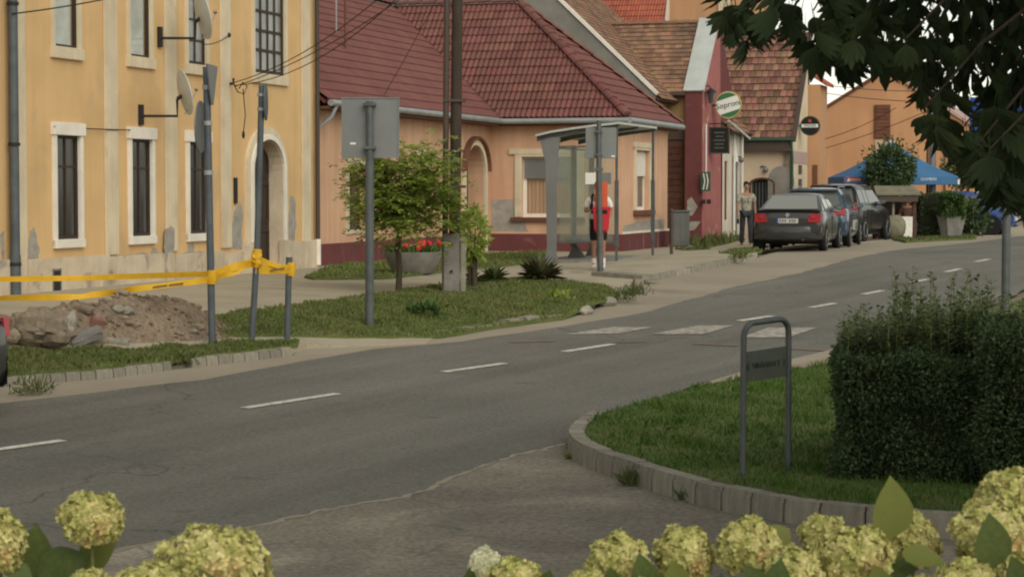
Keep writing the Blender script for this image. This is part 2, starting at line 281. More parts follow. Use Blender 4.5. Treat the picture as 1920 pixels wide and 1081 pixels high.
class MB:
    def __init__(s, sp='L'): s.v = []; s.f = []; s.sp = sp      # sp: L local to the thing, W world, S street frame
    def add(s, vs, fs):
        n = len(s.v); s.v += [Vector(p) for p in vs]; s.f += [tuple(i + n for i in f) for f in fs]; return s
    def box(s, a, b):
        (x0, y0, z0), (x1, y1, z1) = a, b
        return s.add([(x0, y0, z0), (x1, y0, z0), (x1, y1, z0), (x0, y1, z0), (x0, y0, z1), (x1, y0, z1), (x1, y1, z1), (x0, y1, z1)],
                     [(3, 2, 1, 0), (4, 5, 6, 7), (0, 1, 5, 4), (1, 2, 6, 5), (2, 3, 7, 6), (3, 0, 4, 7)])
    def obox(s, c, ex, ey, ez):                                 # oriented box, half axes ex ey ez
        c, ex, ey, ez = map(Vector, (c, ex, ey, ez))
        vs = [c + i * ex + j * ey + k * ez for k in (-1, 1) for j in (-1, 1) for i in (-1, 1)]
        return s.add(vs, [(0, 2, 3, 1), (4, 5, 7, 6), (0, 1, 5, 4), (2, 6, 7, 3), (0, 4, 6, 2), (1, 3, 7, 5)])
    def poly(s, pts): return s.add(pts, [tuple(range(len(pts)))])
    def slab(s, pts, n):                                        # polygon extruded by the vector n
        n = Vector(n); k = len(pts); P = [Vector(p) for p in pts]
        return s.add(P + [p + n for p in P], [tuple(range(k))[::-1], tuple(range(k, 2 * k))] + [(i, (i + 1) % k, k + (i + 1) % k, k + i) for i in range(k)])
    def tube(s, pts, r, sides=8, cap=True, closed=False):
        P = [Vector(p) for p in pts]; n = len(P); R = r if isinstance(r, (list, tuple)) else [r] * n; rings = []
        ref = None
        for i, p in enumerate(P):
            t = (P[min(i + 1, n - 1)] - P[max(i - 1, 0)]).normalized()
            if ref is None: ref = Vector((0, 0, 1)) if abs(t.z) < .9 else Vector((1, 0, 0))
            a = t.cross(ref).normalized(); b = t.cross(a); ref = b.cross(t) if False else ref
            if a.length < .5: a = Vector((1, 0, 0)); b = t.cross(a)
            rings.append([p + R[i] * (math.cos(q) * a + math.sin(q) * b) for q in [2 * PI * k / sides for k in range(sides)]])
        base = len(s.v); s.v += [v for rg in rings for v in rg]
        for i in range(n - 1):
            for k in range(sides):
                a, b = base + i * sides + k, base + i * sides + (k + 1) % sides
                s.f.append((a, b, b + sides, a + sides))
        if cap:
            s.f.append(tuple(range(base, base + sides))[::-1]); s.f.append(tuple(range(base + (n - 1) * sides, base + n * sides)))
        return s
    def lathe(s, prof, c=(0, 0, 0), sides=16, axis='z'):
        base = len(s.v); c = Vector(c)
        for r, h in prof:
            for k in range(sides):
                q = 2 * PI * k / sides; p = (r * math.cos(q), r * math.sin(q), h)
                if axis == 'x': p = (h, r * math.cos(q), r * math.sin(q))
                if axis == 'y': p = (r * math.cos(q), h, r * math.sin(q))
                s.v.append(c + Vector(p))
        for i in range(len(prof) - 1):
            for k in range(sides):
                a, b = base + i * sides + k, base + i * sides + (k + 1) % sides; s.f.append((a, b, b + sides, a + sides))
        s.f.append(tuple(range(base, base + sides))[::-1]); s.f.append(tuple(range(base + (len(prof) - 1) * sides, base + len(prof) * sides)))
        return s
    def ball(s, c, r, seg=12, rings=8, jit=0.0):
        rx, ry, rz = r if isinstance(r, (tuple, list)) else (r, r, r); base = len(s.v); c = Vector(c)
        s.v.append(c + Vector((0, 0, -rz)))
        for i in range(1, rings):
            t = PI * i / rings
            for k in range(seg):
                q = 2 * PI * k / seg; m = 1 + random.uniform(-jit, jit)
                s.v.append(c + Vector((rx * math.sin(t) * math.cos(q) * m, ry * math.sin(t) * math.sin(q) * m, -rz * math.cos(t) * m)))
        s.v.append(c + Vector((0, 0, rz)))
        for k in range(seg): s.f.append((base, base + 1 + (k + 1) % seg, base + 1 + k))
        for i in range(rings - 2):
            for k in range(seg):
                a, b = base + 1 + i * seg + k, base + 1 + i * seg + (k + 1) % seg; s.f.append((a, b, b + seg, a + seg))
        t = base + 1 + (rings - 2) * seg
        for k in range(seg): s.f.append((t + k, t + (k + 1) % seg, len(s.v) - 1))
        return s
    def grid(s, rows):                                          # rows of equal length, quads between
        base = len(s.v); m = len(rows[0]); s.v += [Vector(p) for r in rows for p in r]
        for i in range(len(rows) - 1):
            for k in range(m - 1): a = base + i * m + k; s.f.append((a, a + 1, a + m + 1, a + m))
        return s
    def build(s, name, mat, parent=None, loc=None, smooth=None, bevel=0, recalc=True):
        vs = s.v
        if s.sp == 'S': vs = [S_MAT @ v for v in vs]
        if parent is not None and s.sp != 'L': inv = ROOT[parent.name].inverted(); vs = [inv @ v for v in vs]
        if parent is None and loc is not None and s.sp != 'L': vs = [v - Vector(loc) for v in vs]
        me = bpy.data.meshes.new(name); me.from_pydata(vs, [], s.f); me.update()
        if recalc or bevel:
            bm = bmesh.new(); bm.from_mesh(me)
            if bevel: bmesh.ops.bevel(bm, geom=list(bm.edges), offset=bevel, segments=2, affect='EDGES', clamp_overlap=True)
            if recalc: bmesh.ops.recalc_face_normals(bm, faces=bm.faces)
            bm.to_mesh(me); bm.free()
        if smooth:
            me.polygons.foreach_set('use_smooth', [True] * len(me.polygons)); me.set_sharp_from_angle(angle=rad(smooth))
        return link(name, me, mat, parent, loc)
def np_mesh(name, V, F):
    V = np.asarray(V, np.float32); F = np.asarray(F, np.int32); k = F.shape[1]
    me = bpy.data.meshes.new(name); me.vertices.add(len(V)); me.vertices.foreach_set('co', V.ravel())
    me.loops.add(F.size); me.loops.foreach_set('vertex_index', F.ravel()); me.polygons.add(len(F))
    me.polygons.foreach_set('loop_start', np.arange(0, F.size, k, dtype=np.int32)); me.polygons.foreach_set('loop_total', np.full(len(F), k, np.int32))
    me.update(calc_edges=True); me.validate(); return me
def leaf_quads(P, N, L, W, droop=0.0, jit=.7):
    """diamond leaves: base points P, outward normals N, lengths L, widths W"""
    n = len(P); P = np.asarray(P, float); N = np.asarray(N, float)
    D = N + RNG.normal(0, jit, (n, 3)); D[:, 2] -= droop; D /= np.linalg.norm(D, axis=1)[:, None] + 1e-9
    R = RNG.normal(0, 1, (n, 3)); X = np.cross(D, R); X /= np.linalg.norm(X, axis=1)[:, None] + 1e-9; Z = np.cross(D, X)
    L = np.broadcast_to(L, n)[:, None]; W = np.broadcast_to(W, n)[:, None]
    A = P; B = P + D * L * .5 + X * W * .5 + Z * W * .12; C = P + D * L; E = P + D * L * .5 - X * W * .5 + Z * W * .12
    V = np.stack([A, B, C, E], 1).reshape(-1, 3); F = np.arange(4 * n).reshape(-1, 4); return V, F
def foliage(name, V, F, mat, parent=None, loc=None, stuff=True):
    if parent is not None: V = V - np.array(ROOT[parent.name].translation)
    elif loc is not None: V = V - np.array(loc)
    o = link(name, np_mesh(name, V, F), mat, parent, loc)
    if stuff: o['kind'] = 'stuff'
    return o
def in_poly(x, y, P):
    c = False; n = len(P)
    for i in range(n):
        x1, y1 = P[i][0], P[i][1]; x2, y2 = P[i - 1][0], P[i - 1][1]
        if (y1 > y) != (y2 > y) and x < (x2 - x1) * (y - y1) / (y2 - y1) + x1: c = not c
    return c
def densify(P, step, closed=True):
    out = []; n = len(P)
    for i in range(n if closed else n - 1):
        a, b = Vector(P[i][:2]), Vector(P[(i + 1) % n][:2]); k = max(1, int((b - a).length / step)); out += [a.lerp(b, j / k) for j in range(k)]
    if not closed: out.append(Vector(P[-1][:2]))
    return out
def smooth_line(P, it=2):
    P = [Vector(p[:2]) for p in P]
    for _ in range(it):
        Q = [P[0]]
        for a, b in zip(P, P[1:]): Q += [a.lerp(b, .25), a.lerp(b, .75)]
        P = Q + [P[-1]]
    return P
def ragged(P, amp, step=.35):
    return [p + Vector((random.uniform(-amp, amp), random.uniform(-amp, amp))) for p in densify(P, step)]
def sheet(name, P, off, mat, step=.6, skirt=.12, fn=None):
    """a sheet laid over the ground: outline P (world xy), raised by off"""
    fn = fn or (lambda x, y: g(x, y) + off)
    out = densify(P, step); xs = [p.x for p in out]; ys = [p.y for p in out]; pts = list(out)
    x = min(xs) + step / 2
    while x < max(xs):
        y = min(ys) + step / 2
        while y < max(ys):
            if in_poly(x, y, out): pts.append(Vector((x, y)))
            y += step
        x += step
    n = len(out)
    vs, _, fs, *_ = mgeo.delaunay_2d_cdt(pts, [], [list(range(n))], 1, 1e-5)
    V = [Vector((v.x, v.y, fn(v.x, v.y))) for v in vs]; F = [tuple(f) for f in fs]
    mb = MB('W'); mb.v = V; mb.f = F
    rim = [Vector((p.x, p.y, fn(p.x, p.y))) for p in out]; b = len(V)
    mb.v += rim + [p - Vector((0, 0, skirt)) for p in rim]
    mb.f += [(b + i, b + (i + 1) % n, b + n + (i + 1) % n, b + n + i) for i in range(n)]
    me = bpy.data.meshes.new(name); me.from_pydata(mb.v, [], mb.f); me.update()
    bm = bmesh.new(); bm.from_mesh(me)
    for f in bm.faces:
        if f.normal.z < -.3: f.normal_flip()
    bm.to_mesh(me); bm.free()
    return link(name, me, mat)
def sample_poly(P, n):
    xs = [p[0] for p in P]; ys = [p[1] for p in P]; out = []
    while len(out) < n:
        x, y = random.uniform(min(xs), max(xs)), random.uniform(min(ys), max(ys))
        if in_poly(x, y, P): out.append((x, y))
    return out
def blades(P, n, h, w, fn, lean=.35):
    """grass blades inside the outline P, as bent two-quad strips cut to triangles"""
    xy = np.array(sample_poly(P, n)); z = np.array([fn(x, y) for x, y in xy]); B = np.column_stack([xy, z])
    clump = .6 + .8 * np.abs(np.sin(xy[:, 0] * 3.1 + np.sin(xy[:, 1] * 2.3)) * np.cos(xy[:, 1] * 2.7 + xy[:, 0]))
    H = h * clump * RNG.uniform(.5, 1.3, n); a = RNG.uniform(0, 2 * PI, n); X = np.column_stack([np.cos(a), np.sin(a), 0 * a]) * (w * RNG.uniform(.6, 1.2, n))[:, None]
    d = RNG.normal(0, lean, (n, 2)) * H[:, None]; T = B + np.column_stack([d, H]); Md = B + np.column_stack([d * .3, H * .6])
    V = np.stack([B - X, B + X, Md + X * .7, T, Md - X * .7], 1).reshape(-1, 3); F = np.arange(5 * n).reshape(-1, 5)
    return V, F
def wall(mb, ax, c, a0, a1, z0, z1, holes=(), dep=.25, back=True):
    """wall in the plane ax = c with real openings: holes (a, b, z, z, arch rise); dep = depth of the reveals"""
    def P(a, z, d=0.0): return (a, c + d, z) if ax == 'y' else (c + d, a, z)
    A = sorted({a0, a1} | {h[i] for h in holes for i in (0, 1)}); Z = sorted({z0, z1} | {h[i] for h in holes for i in (2, 3)})
    A = [a for a in A if a0 <= a <= a1]; Z = [z for z in Z if z0 <= z <= z1]
    for i in range(len(A) - 1):
        for j in range(len(Z) - 1):
            m, k = (A[i] + A[i + 1]) / 2, (Z[j] + Z[j + 1]) / 2
            if any(h[0] < m < h[1] and h[2] < k < h[3] for h in holes): continue
            mb.poly([P(A[i], Z[j]), P(A[i + 1], Z[j]), P(A[i + 1], Z[j + 1]), P(A[i], Z[j + 1])])
    for h in holes:
        a, b, z, t = h[:4]; rise = h[4] if len(h) > 4 else 0
        L = [(a, z)]
        if rise:
            arc = [(((a + b) / 2) - (b - a) / 2 * math.cos(PI * k / 14), t - rise + rise * math.sin(PI * k / 14)) for k in range(15)]
            mb.poly([P(a, t)] + [P(*q) for q in arc[:8]]); mb.poly([P(*q) for q in arc[7:]] + [P(b, t)])
            L += arc + [(b, z)]
        else: L += [(a, t), (b, t), (b, z)]
        for p, q in zip(L, L[1:] + L[:1]): mb.poly([P(*p), P(*q), P(*q, dep), P(*p, dep)])
    return mb
def abox(mb, ax, c, a0, a1, z0, z1, d0, d1):
    """box on a wall plane: d is depth, negative = proud of the wall"""
    if ax == 'y': mb.box((a0, c + d0, z0), (a1, c + d1, z1))
    else: mb.box((c + d0, a0, z0), (c + d1, a1, z1))
    return mb
def ring(mb, ax, c, a0, a1, z0, z1, w, d0, d1, wt=None, wb=None):
    wt = w if wt is None else wt; wb = w if wb is None else wb
    abox(mb, ax, c, a0, a0 + w, z0 + wb, z1 - wt, d0, d1); abox(mb, ax, c, a1 - w, a1, z0 + wb, z1 - wt, d0, d1)
    if wt: abox(mb, ax, c, a0, a1, z1 - wt, z1, d0, d1)
    if wb: abox(mb, ax, c, a0, a1, z0, z0 + wb, d0, d1)
    return mb
def arch_trim(mb, ax, c, a0, a1, z0, z1, rise, w, d0, d1, seg=14):
    """moulding round an arched opening (opening a0..a1, z0..z1)"""
    def P(a, z, d): return (a, c + d, z) if ax == 'y' else (c + d, a, z)
    mid, hw = (a0 + a1) / 2, (a1 - a0) / 2
    inn = [(a0, z0)] + [(mid - hw * math.cos(PI * k / seg), z1 - rise + rise * math.sin(PI * k / seg)) for k in range(seg + 1)] + [(a1, z0)]
    o = hw + w
    out = [(a0 - w, z0)] + [(mid - o * math.cos(PI * k / seg), z1 - rise + (rise + w) * math.sin(PI * k / seg)) for k in range(seg + 1)] + [(a1 + w, z0)]
    for i in range(len(inn) - 1):
        q = [inn[i], inn[i + 1], out[i + 1], out[i]]
        mb.add([P(*p, d0) for p in q] + [P(*p, d1) for p in q], [(0, 1, 2, 3), (7, 6, 5, 4), (0, 4, 5, 1), (1, 5, 6, 2), (2, 6, 7, 3), (3, 7, 4, 0)])
    return mb
def window(root, ax, c, a0, a1, z0, z1, frame='dark_wood', pane='dark_pane', dep=.16, fw=.06, cols=2, rows=1, transom=None, curtain_or_reflection=None, mw=.035):
    """a window set back in its opening: frame with one mesh per pane"""
    f = MB('S'); ring(f, ax, c, a0, a1, z0, z1, fw, dep, dep + .06)
    zs = [z0 + fw, z1 - fw] if transom is None else [z0 + fw, transom, z1 - fw]
    iw = (a1 - a0 - 2 * fw)
    for k in range(1, cols): m = a0 + fw + iw * k / cols; abox(f, ax, c, m - mw / 2, m + mw / 2, z0 + fw, z1 - fw, dep + .004, dep + .055)
    rs = []
    for lo, hi in zip(zs, zs[1:]):
        n = rows if (transom is None or lo == zs[0]) else 1
        for k in range(n): rs.append((lo + (hi - lo) * k / n, lo + (hi - lo) * (k + 1) / n))
    for lo, hi in rs[:-1]: abox(f, ax, c, a0 + fw, a1 - fw, hi - mw / 2, hi + mw / 2, dep + .007, dep + .052)
    fo = f.build('window', frame, root)
    for k in range(cols):
        for lo, hi in rs:
            p = MB('S'); abox(p, ax, c, a0 + fw + iw * k / cols + .004, a0 + fw + iw * (k + 1) / cols - .004, lo + .004, hi - .004, dep + .025, dep + .035); p.build('pane', pane, fo)
    if curtain_or_reflection:
        q = MB('S'); n = 40; top = []; bot = []
        for k in range(n + 1):
            a = a0 + fw + iw * k / n; d = dep + .085 + .014 * math.sin(k * 1.9) + .008 * math.sin(k * .7)
            pt = (a, c + d) if ax == 'y' else (c + d, a)
            bot.append((*pt, z0 + fw)); top.append((*pt, z1 - fw))
        q.grid([bot, top]).build('curtain_or_reflection', curtain_or_reflection, fo, recalc=False, smooth=80)
    else:
        q = MB('S'); abox(q, ax, c, a0 + .01, a1 - .01, z0 + .01, z1 - .01, dep + .3, dep + .34); q.build('room_back', 'iron', fo)
    return fo
def ico_rock(c, r, jit=.18, flat=1.0):
    bm = bmesh.new(); bmesh.ops.create_icosphere(bm, subdivisions=2, radius=1)
    d = {}
    for v in bm.verts:
        n = v.co.copy(); k = tuple(round(x * 1.7) for x in n)
        if k not in d: d[k] = random.uniform(-jit, jit)
        v.co = Vector((n.x * r[0], n.y * r[1], n.z * r[2])) * (1 + d[k] + random.uniform(-.04, .04))
    a = random.uniform(-.4, .4); bmesh.ops.rotate(bm, verts=bm.verts, cent=(0, 0, 0), matrix=Matrix.Rotation(a, 3, 'Z'))
    me = bpy.data.meshes.new('stone'); bm.to_mesh(me); bm.free(); return me
def slab_rock(r):
    bm = bmesh.new(); bmesh.ops.create_cube(bm, size=2)
    bmesh.ops.subdivide_edges(bm, edges=list(bm.edges), cuts=1, use_grid_fill=True)
    for v in bm.verts: v.co = Vector((v.co.x * r[0] * random.uniform(.75, 1.1), v.co.y * r[1] * random.uniform(.75, 1.1), v.co.z * r[2] * random.uniform(.8, 1.1)))
    bmesh.ops.bevel(bm, geom=list(bm.edges), offset=.008, segments=1, affect='EDGES')
    me = bpy.data.meshes.new('stone'); bm.to_mesh(me); bm.free(); return me
def boulder(r):
    import mathutils
    bm = bmesh.new(); bmesh.ops.create_icosphere(bm, subdivisions=4, radius=1)
    for v in bm.verts:
        n = v.co.copy(); f = mathutils.noise.fractal(n * 1.3 + Vector((3.1, 0, 0)), 1.0, 2.0, 5) * .22
        c = Vector((round(n.x * 1.6) / 1.6, round(n.y * 1.6) / 1.6, round(n.z * 1.6) / 1.6)); n2 = n.lerp(c, .28)
        v.co = Vector((n2.x * r[0], n2.y * r[1], n2.z * r[2])) * (1 + f)
    me = bpy.data.meshes.new('stone'); bm.to_mesh(me); bm.free(); return me
def text_mesh(parent, txt, size, mat, pos, right, up, name='lettering', depth=.004, squeeze=1.0):
    """flat printed lettering: text mesh in the plane right/up at pos (world), centred"""
    cu = bpy.data.curves.new('lettering', 'FONT'); cu.body = txt; cu.size = size; cu.align_x = 'CENTER'; cu.align_y = 'CENTER'; cu.extrude = depth; cu.resolution_u = 2
    t = bpy.data.objects.new('lettering', cu); me = bpy.data.meshes.new_from_object(t); bpy.data.objects.remove(t); bpy.data.curves.remove(cu)
    r = Vector(right).normalized(); u = Vector(up).normalized(); n = r.cross(u)
    mx = Matrix((r * squeeze, u, n)).transposed().to_4x4(); mx.translation = Vector(pos)
    me.transform(ROOT[parent.name].inverted() @ mx)
    return link(name, me, mat, parent)
def tile_mesh(w, l, waves=2, amp=.028, lift=.035, over=.06):
    """one roofing tile: x across, y up the slope, z out; lower edge at y = 0"""
    n = 4 * waves if waves else 1; xs = [w * k / n for k in range(n + 1)]
    pz = [amp * (.5 - .5 * math.cos(2 * PI * waves * k / n)) for k in range(n + 1)] if waves else [0, 0]
    m = len(xs); vs = [(x, 0, z + lift) for x, z in zip(xs, pz)] + [(x, l + over, z + .004) for x, z in zip(xs, pz)] + [(x, 0, z + lift - .03) for x, z in zip(xs, pz)]
    fs = [(k, k + 1, m + k + 1, m + k) for k in range(m - 1)] + [(2 * m + k, 2 * m + k + 1, k + 1, k) for k in range(m - 1)]
    return vs, fs
def tile_slope(root, P0, e, s, poly, tw, tl, mat, joined_mat, name='roof_tile', waves=2, separate=False, amp=.028, lift=.035, stagger=False, rough=0.0, deck=None, gap=0.0, limit=300):
    """tiles over the polygon poly (a along the eave e, b up the slope s) from P0, street frame"""
    P0, e, s = Vector(P0), Vector(e).normalized(), Vector(s).normalized(); n = e.cross(s)
    if n.z < 0: n = -n
    vs, fs = tile_mesh(tw - gap, tl, waves, amp, lift); me0 = None; cnt = 0
    inv = ROOT[root.name].inverted() @ S_MAT
    A = [p[0] for p in poly]; B = [p[1] for p in poly]; joined = MB('S')
    if deck: MB('S').slab([P0 + e * a + s * b - n * .03 for a, b in poly], -n * .06).build('roof_deck', deck, root)
    def put(a, b, dz, rot): return lambda q: P0 + e * (a + q[0] + rot * q[1]) + s * (b + q[1]) + n * (q[2] + dz)
    for j in range(int(min(B) / tl) - 1, int(max(B) / tl) + 1):
        off = (tw / 2 if j % 2 else 0) if stagger else 0
        for i in range(int(min(A) / tw) - 2, int(max(A) / tw) + 2):
            a, b = i * tw + off, j * tl
            cs = [(a + .002, b + .01), (a + tw - .002, b + .01), (a + tw - .002, b + tl), (a + .002, b + tl)]
            k = sum(in_poly(x, y, poly) for x, y in cs)
            if k == 0 and not in_poly(a + tw / 2, b + tl / 2, poly): continue
            dz, rt = random.uniform(0, rough), random.uniform(-rough, rough) * 1.2
            T = put(a, b, dz, rt)
            if k == 4 and separate and cnt < limit:
                cnt += 1
                if me0 is None:
                    me0 = bpy.data.meshes.new(name); me0.from_pydata(vs, [], fs); me0.update()
                    me0.polygons.foreach_set('use_smooth', [True] * len(me0.polygons)); me0.set_sharp_from_angle(angle=rad(50))
                    R = Matrix((e, s, n)).transposed().to_4x4()
                o = link(name, me0, mat, root); mx = R.copy(); mx.translation = T((0, 0, 0)); mx = inv @ mx; o.matrix_local = mx
            elif k == 4: joined.add([T(q) for q in vs], fs)
            else:                                               # cut along the border of the slope
                bm = bmesh.new(); bv = [bm.verts.new((q[0] + a, q[1] + b, q[2])) for q in vs]
                for f in fs: bm.faces.new([bv[x] for x in f])
                area = sum(poly[x - 1][0] * poly[x][1] - poly[x][0] * poly[x - 1][1] for x in range(len(poly)))
                for x in range(len(poly)):
                    p, q = Vector((*poly[x - 1], 0)), Vector((*poly[x], 0)); d = q - p; nn = Vector((d.y, -d.x, 0)) * (1 if area > 0 else -1)
                    if nn.length < 1e-6: continue
                    bmesh.ops.bisect_plane(bm, geom=list(bm.verts) + list(bm.edges) + list(bm.faces), plane_co=p, plane_no=nn, clear_outer=True)
                bm.verts.index_update(); joined.add([P0 + e * v.co.x + s * v.co.y + n * (v.co.z + dz) for v in bm.verts], [[v.index for v in f.verts] for f in bm.faces]); bm.free()
    if joined.f:
        o = joined.build('tile_field' if not separate else 'cut_tiles', joined_mat, root, recalc=False, smooth=50); o['kind'] = 'stuff'
    return n
def ridge_caps(root, p, q, mat, r=.11, l=.36, name='ridge_tile', up=(0, 0, 1)):
    p, q = Vector(p), Vector(q); d = (q - p); n = max(1, int(d.length / l)); t = d.normalized(); u = Vector(up); sd = t.cross(u).normalized(); u = sd.cross(t)
    l = d.length / n; vs = []; k = 6
    for y, rr, dz in ((0, r * 1.12, .02), (l + .04, r * .92, 0)):
        vs += [(rr * math.cos(PI * i / k), y, rr * .75 * math.sin(PI * i / k) + dz) for i in range(k + 1)]
    fs = [(i, i + 1, k + 2 + i, k + 1 + i) for i in range(k)] + [tuple(range(k + 1))]
    me = bpy.data.meshes.new(name); me.from_pydata(vs, [], fs); me.update(); me.polygons.foreach_set('use_smooth', [True] * len(me.polygons)); me.set_sharp_from_angle(angle=rad(50))
    inv = ROOT[root.name].inverted() @ S_MAT
    for i in range(n):
        o = link(name, me, mat, root); mx = Matrix((sd, t, u)).transposed().to_4x4(); mx.translation = p + t * (i * l); o.matrix_local = inv @ mx

# ------------------------------------------------------------------ the setting: ground, road, pavements, lawns
PAV = .10                                       # pavement level above the road
def gw(px, py, off=0.0): p = gp(px, py, off); return (p.x, p.y)
def inset(L, d=.12):
    P = [Vector(gw(*p)) for p in L]; out = []
    for i, p in enumerate(P):
        t = (P[min(i + 1, len(P) - 1)] - P[max(i - 1, 0)]).normalized(); out.append(tuple(p + Vector((-t.y, t.x)) * d))
    return out
xs = [-700, -300, -140, -80, -50] + [-30 + .6 * i for i in range(101)] + [40, 60, 100, 200, 400, 800]
ys = [-200, -60, -20, -6, 0, 3] + [4 + .6 * i for i in range(130)] + [90, 110, 150, 250, 450, 900, 1600]
V = [(x, y, g(x, max(6, y)) - .06) for y in ys for x in xs]; nx = len(xs)
F = [(j * nx + i, j * nx + i + 1, (j + 1) * nx + i + 1, (j + 1) * nx + i) for j in range(len(ys) - 1) for i in range(nx - 1)]
tag(link('ground', np_mesh('ground', V, F), 'dust'), kind='structure')

road_left = [(-24, 2), (-16, 11.3), (-9.5, 18.7)] + [gw(*p) for p in [(0, 757), (380, 712), (700, 655), (870, 640), (1060, 612), (1200, 588), (1370, 540), (1500, 512), (1620, 480), (1700, 467), (1820, 455)]] + [(17, 70), (20, 80)]
mouth = densify([(.62, 20.5), (.46, 20.2), (-.28, 18.8), (-.88, 17.4), (-1.8, 16.3), (-4.6, 13.2), (-10, 6)], .3, False); mouth = [p + Vector((random.uniform(-.05, .05), random.uniform(-.05, .05))) for p in mouth]
road_right = [(28, 78), (21.5, 64), (18, 56.5), (15.5, 50.5), (13.3, 45.5), (10.7, 42.2), (8.2, 36), (4.2, 28.1), (2.3, 25.1), (1.4, 23.0), (1.2, 20), (1, 17), (-2, 12), (-8, 4), (-12, 0)]
tag(sheet('road', ragged(road_left + road_right, .04, .5), .008, 'asphalt', .8, .004), kind='structure')
tag(sheet('side_road', mouth + [(-16, 0), (30, 0), (30, 19), (6, 18.5), (1.4, 21.2)], .012, 'old_asphalt', .8, .01), kind='structure')
mfine = [p + Vector((random.gauss(0, .012), random.gauss(0, .012))) for p in densify(mouth, .07, False) if p.x > -3.4]; seam = [p + Vector((-.04, .024)) * random.uniform(.15, 1.1) for p in mfine][::-1]
tag(sheet('seam', [p + Vector((.04, -.03)) * random.uniform(.0, 1.0) for p in mfine] + seam, .0175, 'pale_asphalt', .5, .004), kind='structure')
kerb_left = [(-60, 735), (37, 721), (207, 709), (322, 693), (359, 689), (548, 667)]
kerb_mid = [(830, 632), (960, 612), (1060, 598)]
bay = [(1208, 530), (1300, 511), (1380, 493), (1415, 486)]
lay = [gw(*p) for p in kerb_left + [(575, 645)] + kerb_mid + [(1150, 566), (1195, 546)] + bay + [(1440, 476), (1520, 462), (1700, 446), (1850, 437)]] + [(24, 85), (30, 80), (18, 58), (12, 48), (7, 40), (1, 31), (-4, 23), (-12, 14), (-22, 4), (-26, 6), (-14, 16)]
tag(sheet('lay_by', lay, .002, 'pale_asphalt', .8), kind='structure')
fac = [tuple(S2W(x, 0.3)[:2]) for x in (34, 29, 24, 18, 12, 6, 0, -6, -12, -20)]
pavp = [(S2W(-20, -2.2).x, S2W(-20, -2.2).y)] + inset(kerb_left) + [gw(575, 648, .05), gw(800, 636, .05)] + inset(kerb_mid + [(1150, 568), (1190, 548)] + bay) + [gw(1420, 474, .1), gw(1420, 462, .1), (S2W(32, -6).x, S2W(32, -6).y), (S2W(36, -4.3).x, S2W(36, -4.3).y)] + fac
def pavoff(x, y):
    lx, ly = W2S(x, y); v = -ly; vk = KL[0][1]
    for (a, b), (c, d) in zip(KL, KL[1:]):
        if lx >= a: vk = b + (d - b) * min(1, (lx - a) / (c - a))
    m = sstep((lx + 5.2) / .8) * sstep((1.6 - lx) / 1.2)
    return PAV * (1 - m) + m * (.015 + (PAV - .015) * sstep((vk - v - .1) / 1.5))
def pav_fn(x, y): return g(x, y) + pavoff(x, y)
tag(sheet('pavement', pavp, PAV, 'pavement', .6, .12, pav_fn), kind='structure')
tag(sheet('forecourt', [gw(1423, 470, .02), (9, 60), (14, 66), (20, 76), (24, 90), (-2, 100), (S2W(36, -4).x, S2W(36, -4).y), (S2W(30, -6.6).x, S2W(30, -6.6).y)], .02, 'pavement', .8), kind='structure')
def marking(name, label, P, mat, off=.020): return tag(sheet(name, P, off, mat, .5, .004), label, 'road marking', 'road markings painted on the asphalt')
def dash(a, b, w, label, mat='paint_white'):
    A, B = Vector(gw(*a)), Vector(gw(*b)); d = (B - A).normalized(); n = Vector((-d.y, d.x)) * w / 2
    o = marking('lane_dash', label, [A - n, B - n, B + n, A + n], mat)
    o['group'] = 'broken white centre line dashes'; return o
dl = ['white centre dash cut off by the left edge of the picture', 'white centre dash in the middle of the near road', 'white centre dash below the big square sign', 'white centre dash just before the zebra crossing', 'white centre dash right after the zebra crossing',
      'second white dash beyond the zebra crossing', 'third white dash beyond the zebra crossing', 'fourth white dash beyond the zebra crossing', 'small white dash behind the shoots of the hedge', 'farthest white dash near the grey pole']
for (a, b), t in zip([((-20, 847), (118, 828)), ((458, 767), (632, 740)), ((832, 699), (945, 683)), ((1058, 661), (1148, 647)), ((1386, 603), (1446, 594)), ((1520, 578), (1564, 570)), ((1618, 553), (1655, 546)), ((1708, 531), (1738, 525)), ((1774, 511), (1800, 505)), ((1829, 492), (1854, 487))], dl): dash(a, b, .12, t)
for (a, b, c, d), t in zip([((1062, 628), (1160, 627), (1222, 615), (1150, 615)), ((1222, 628), (1318, 628), (1374, 612), (1310, 612)), ((1392, 634), (1478, 634), (1532, 616), (1440, 616))],
                           ['worn white zebra stripe nearest the far kerb', 'worn white zebra stripe in the middle of the road', 'worn white zebra stripe behind the signboard frame']):
    o = marking('zebra_stripe', t, [gw(*p) for p in (a, b, c, d)], 'worn_white'); o['group'] = 'zebra crossing stripes'
for a, b, t in [((955, 643), (1040, 641), 'faded orange line on the asphalt left of the dash'), ((1160, 643), (1210, 642), 'faded orange line right of the dash before the crossing'), ((1300, 646), (1385, 650), 'faded orange line below the middle zebra stripe'), ((1480, 655), (1545, 659), 'faded orange line right of the signboard frame')]:
    o = dash(a, b, .10, t, 'worn_orange'); o['group'] = 'faded orange marks across the road'
tag(sheet('shoulder', [gw(1312, 724), gw(1400, 697), gw(1572, 655), gw(1572, 668), gw(1400, 708)], .026, 'pale_asphalt', .5), kind='structure')

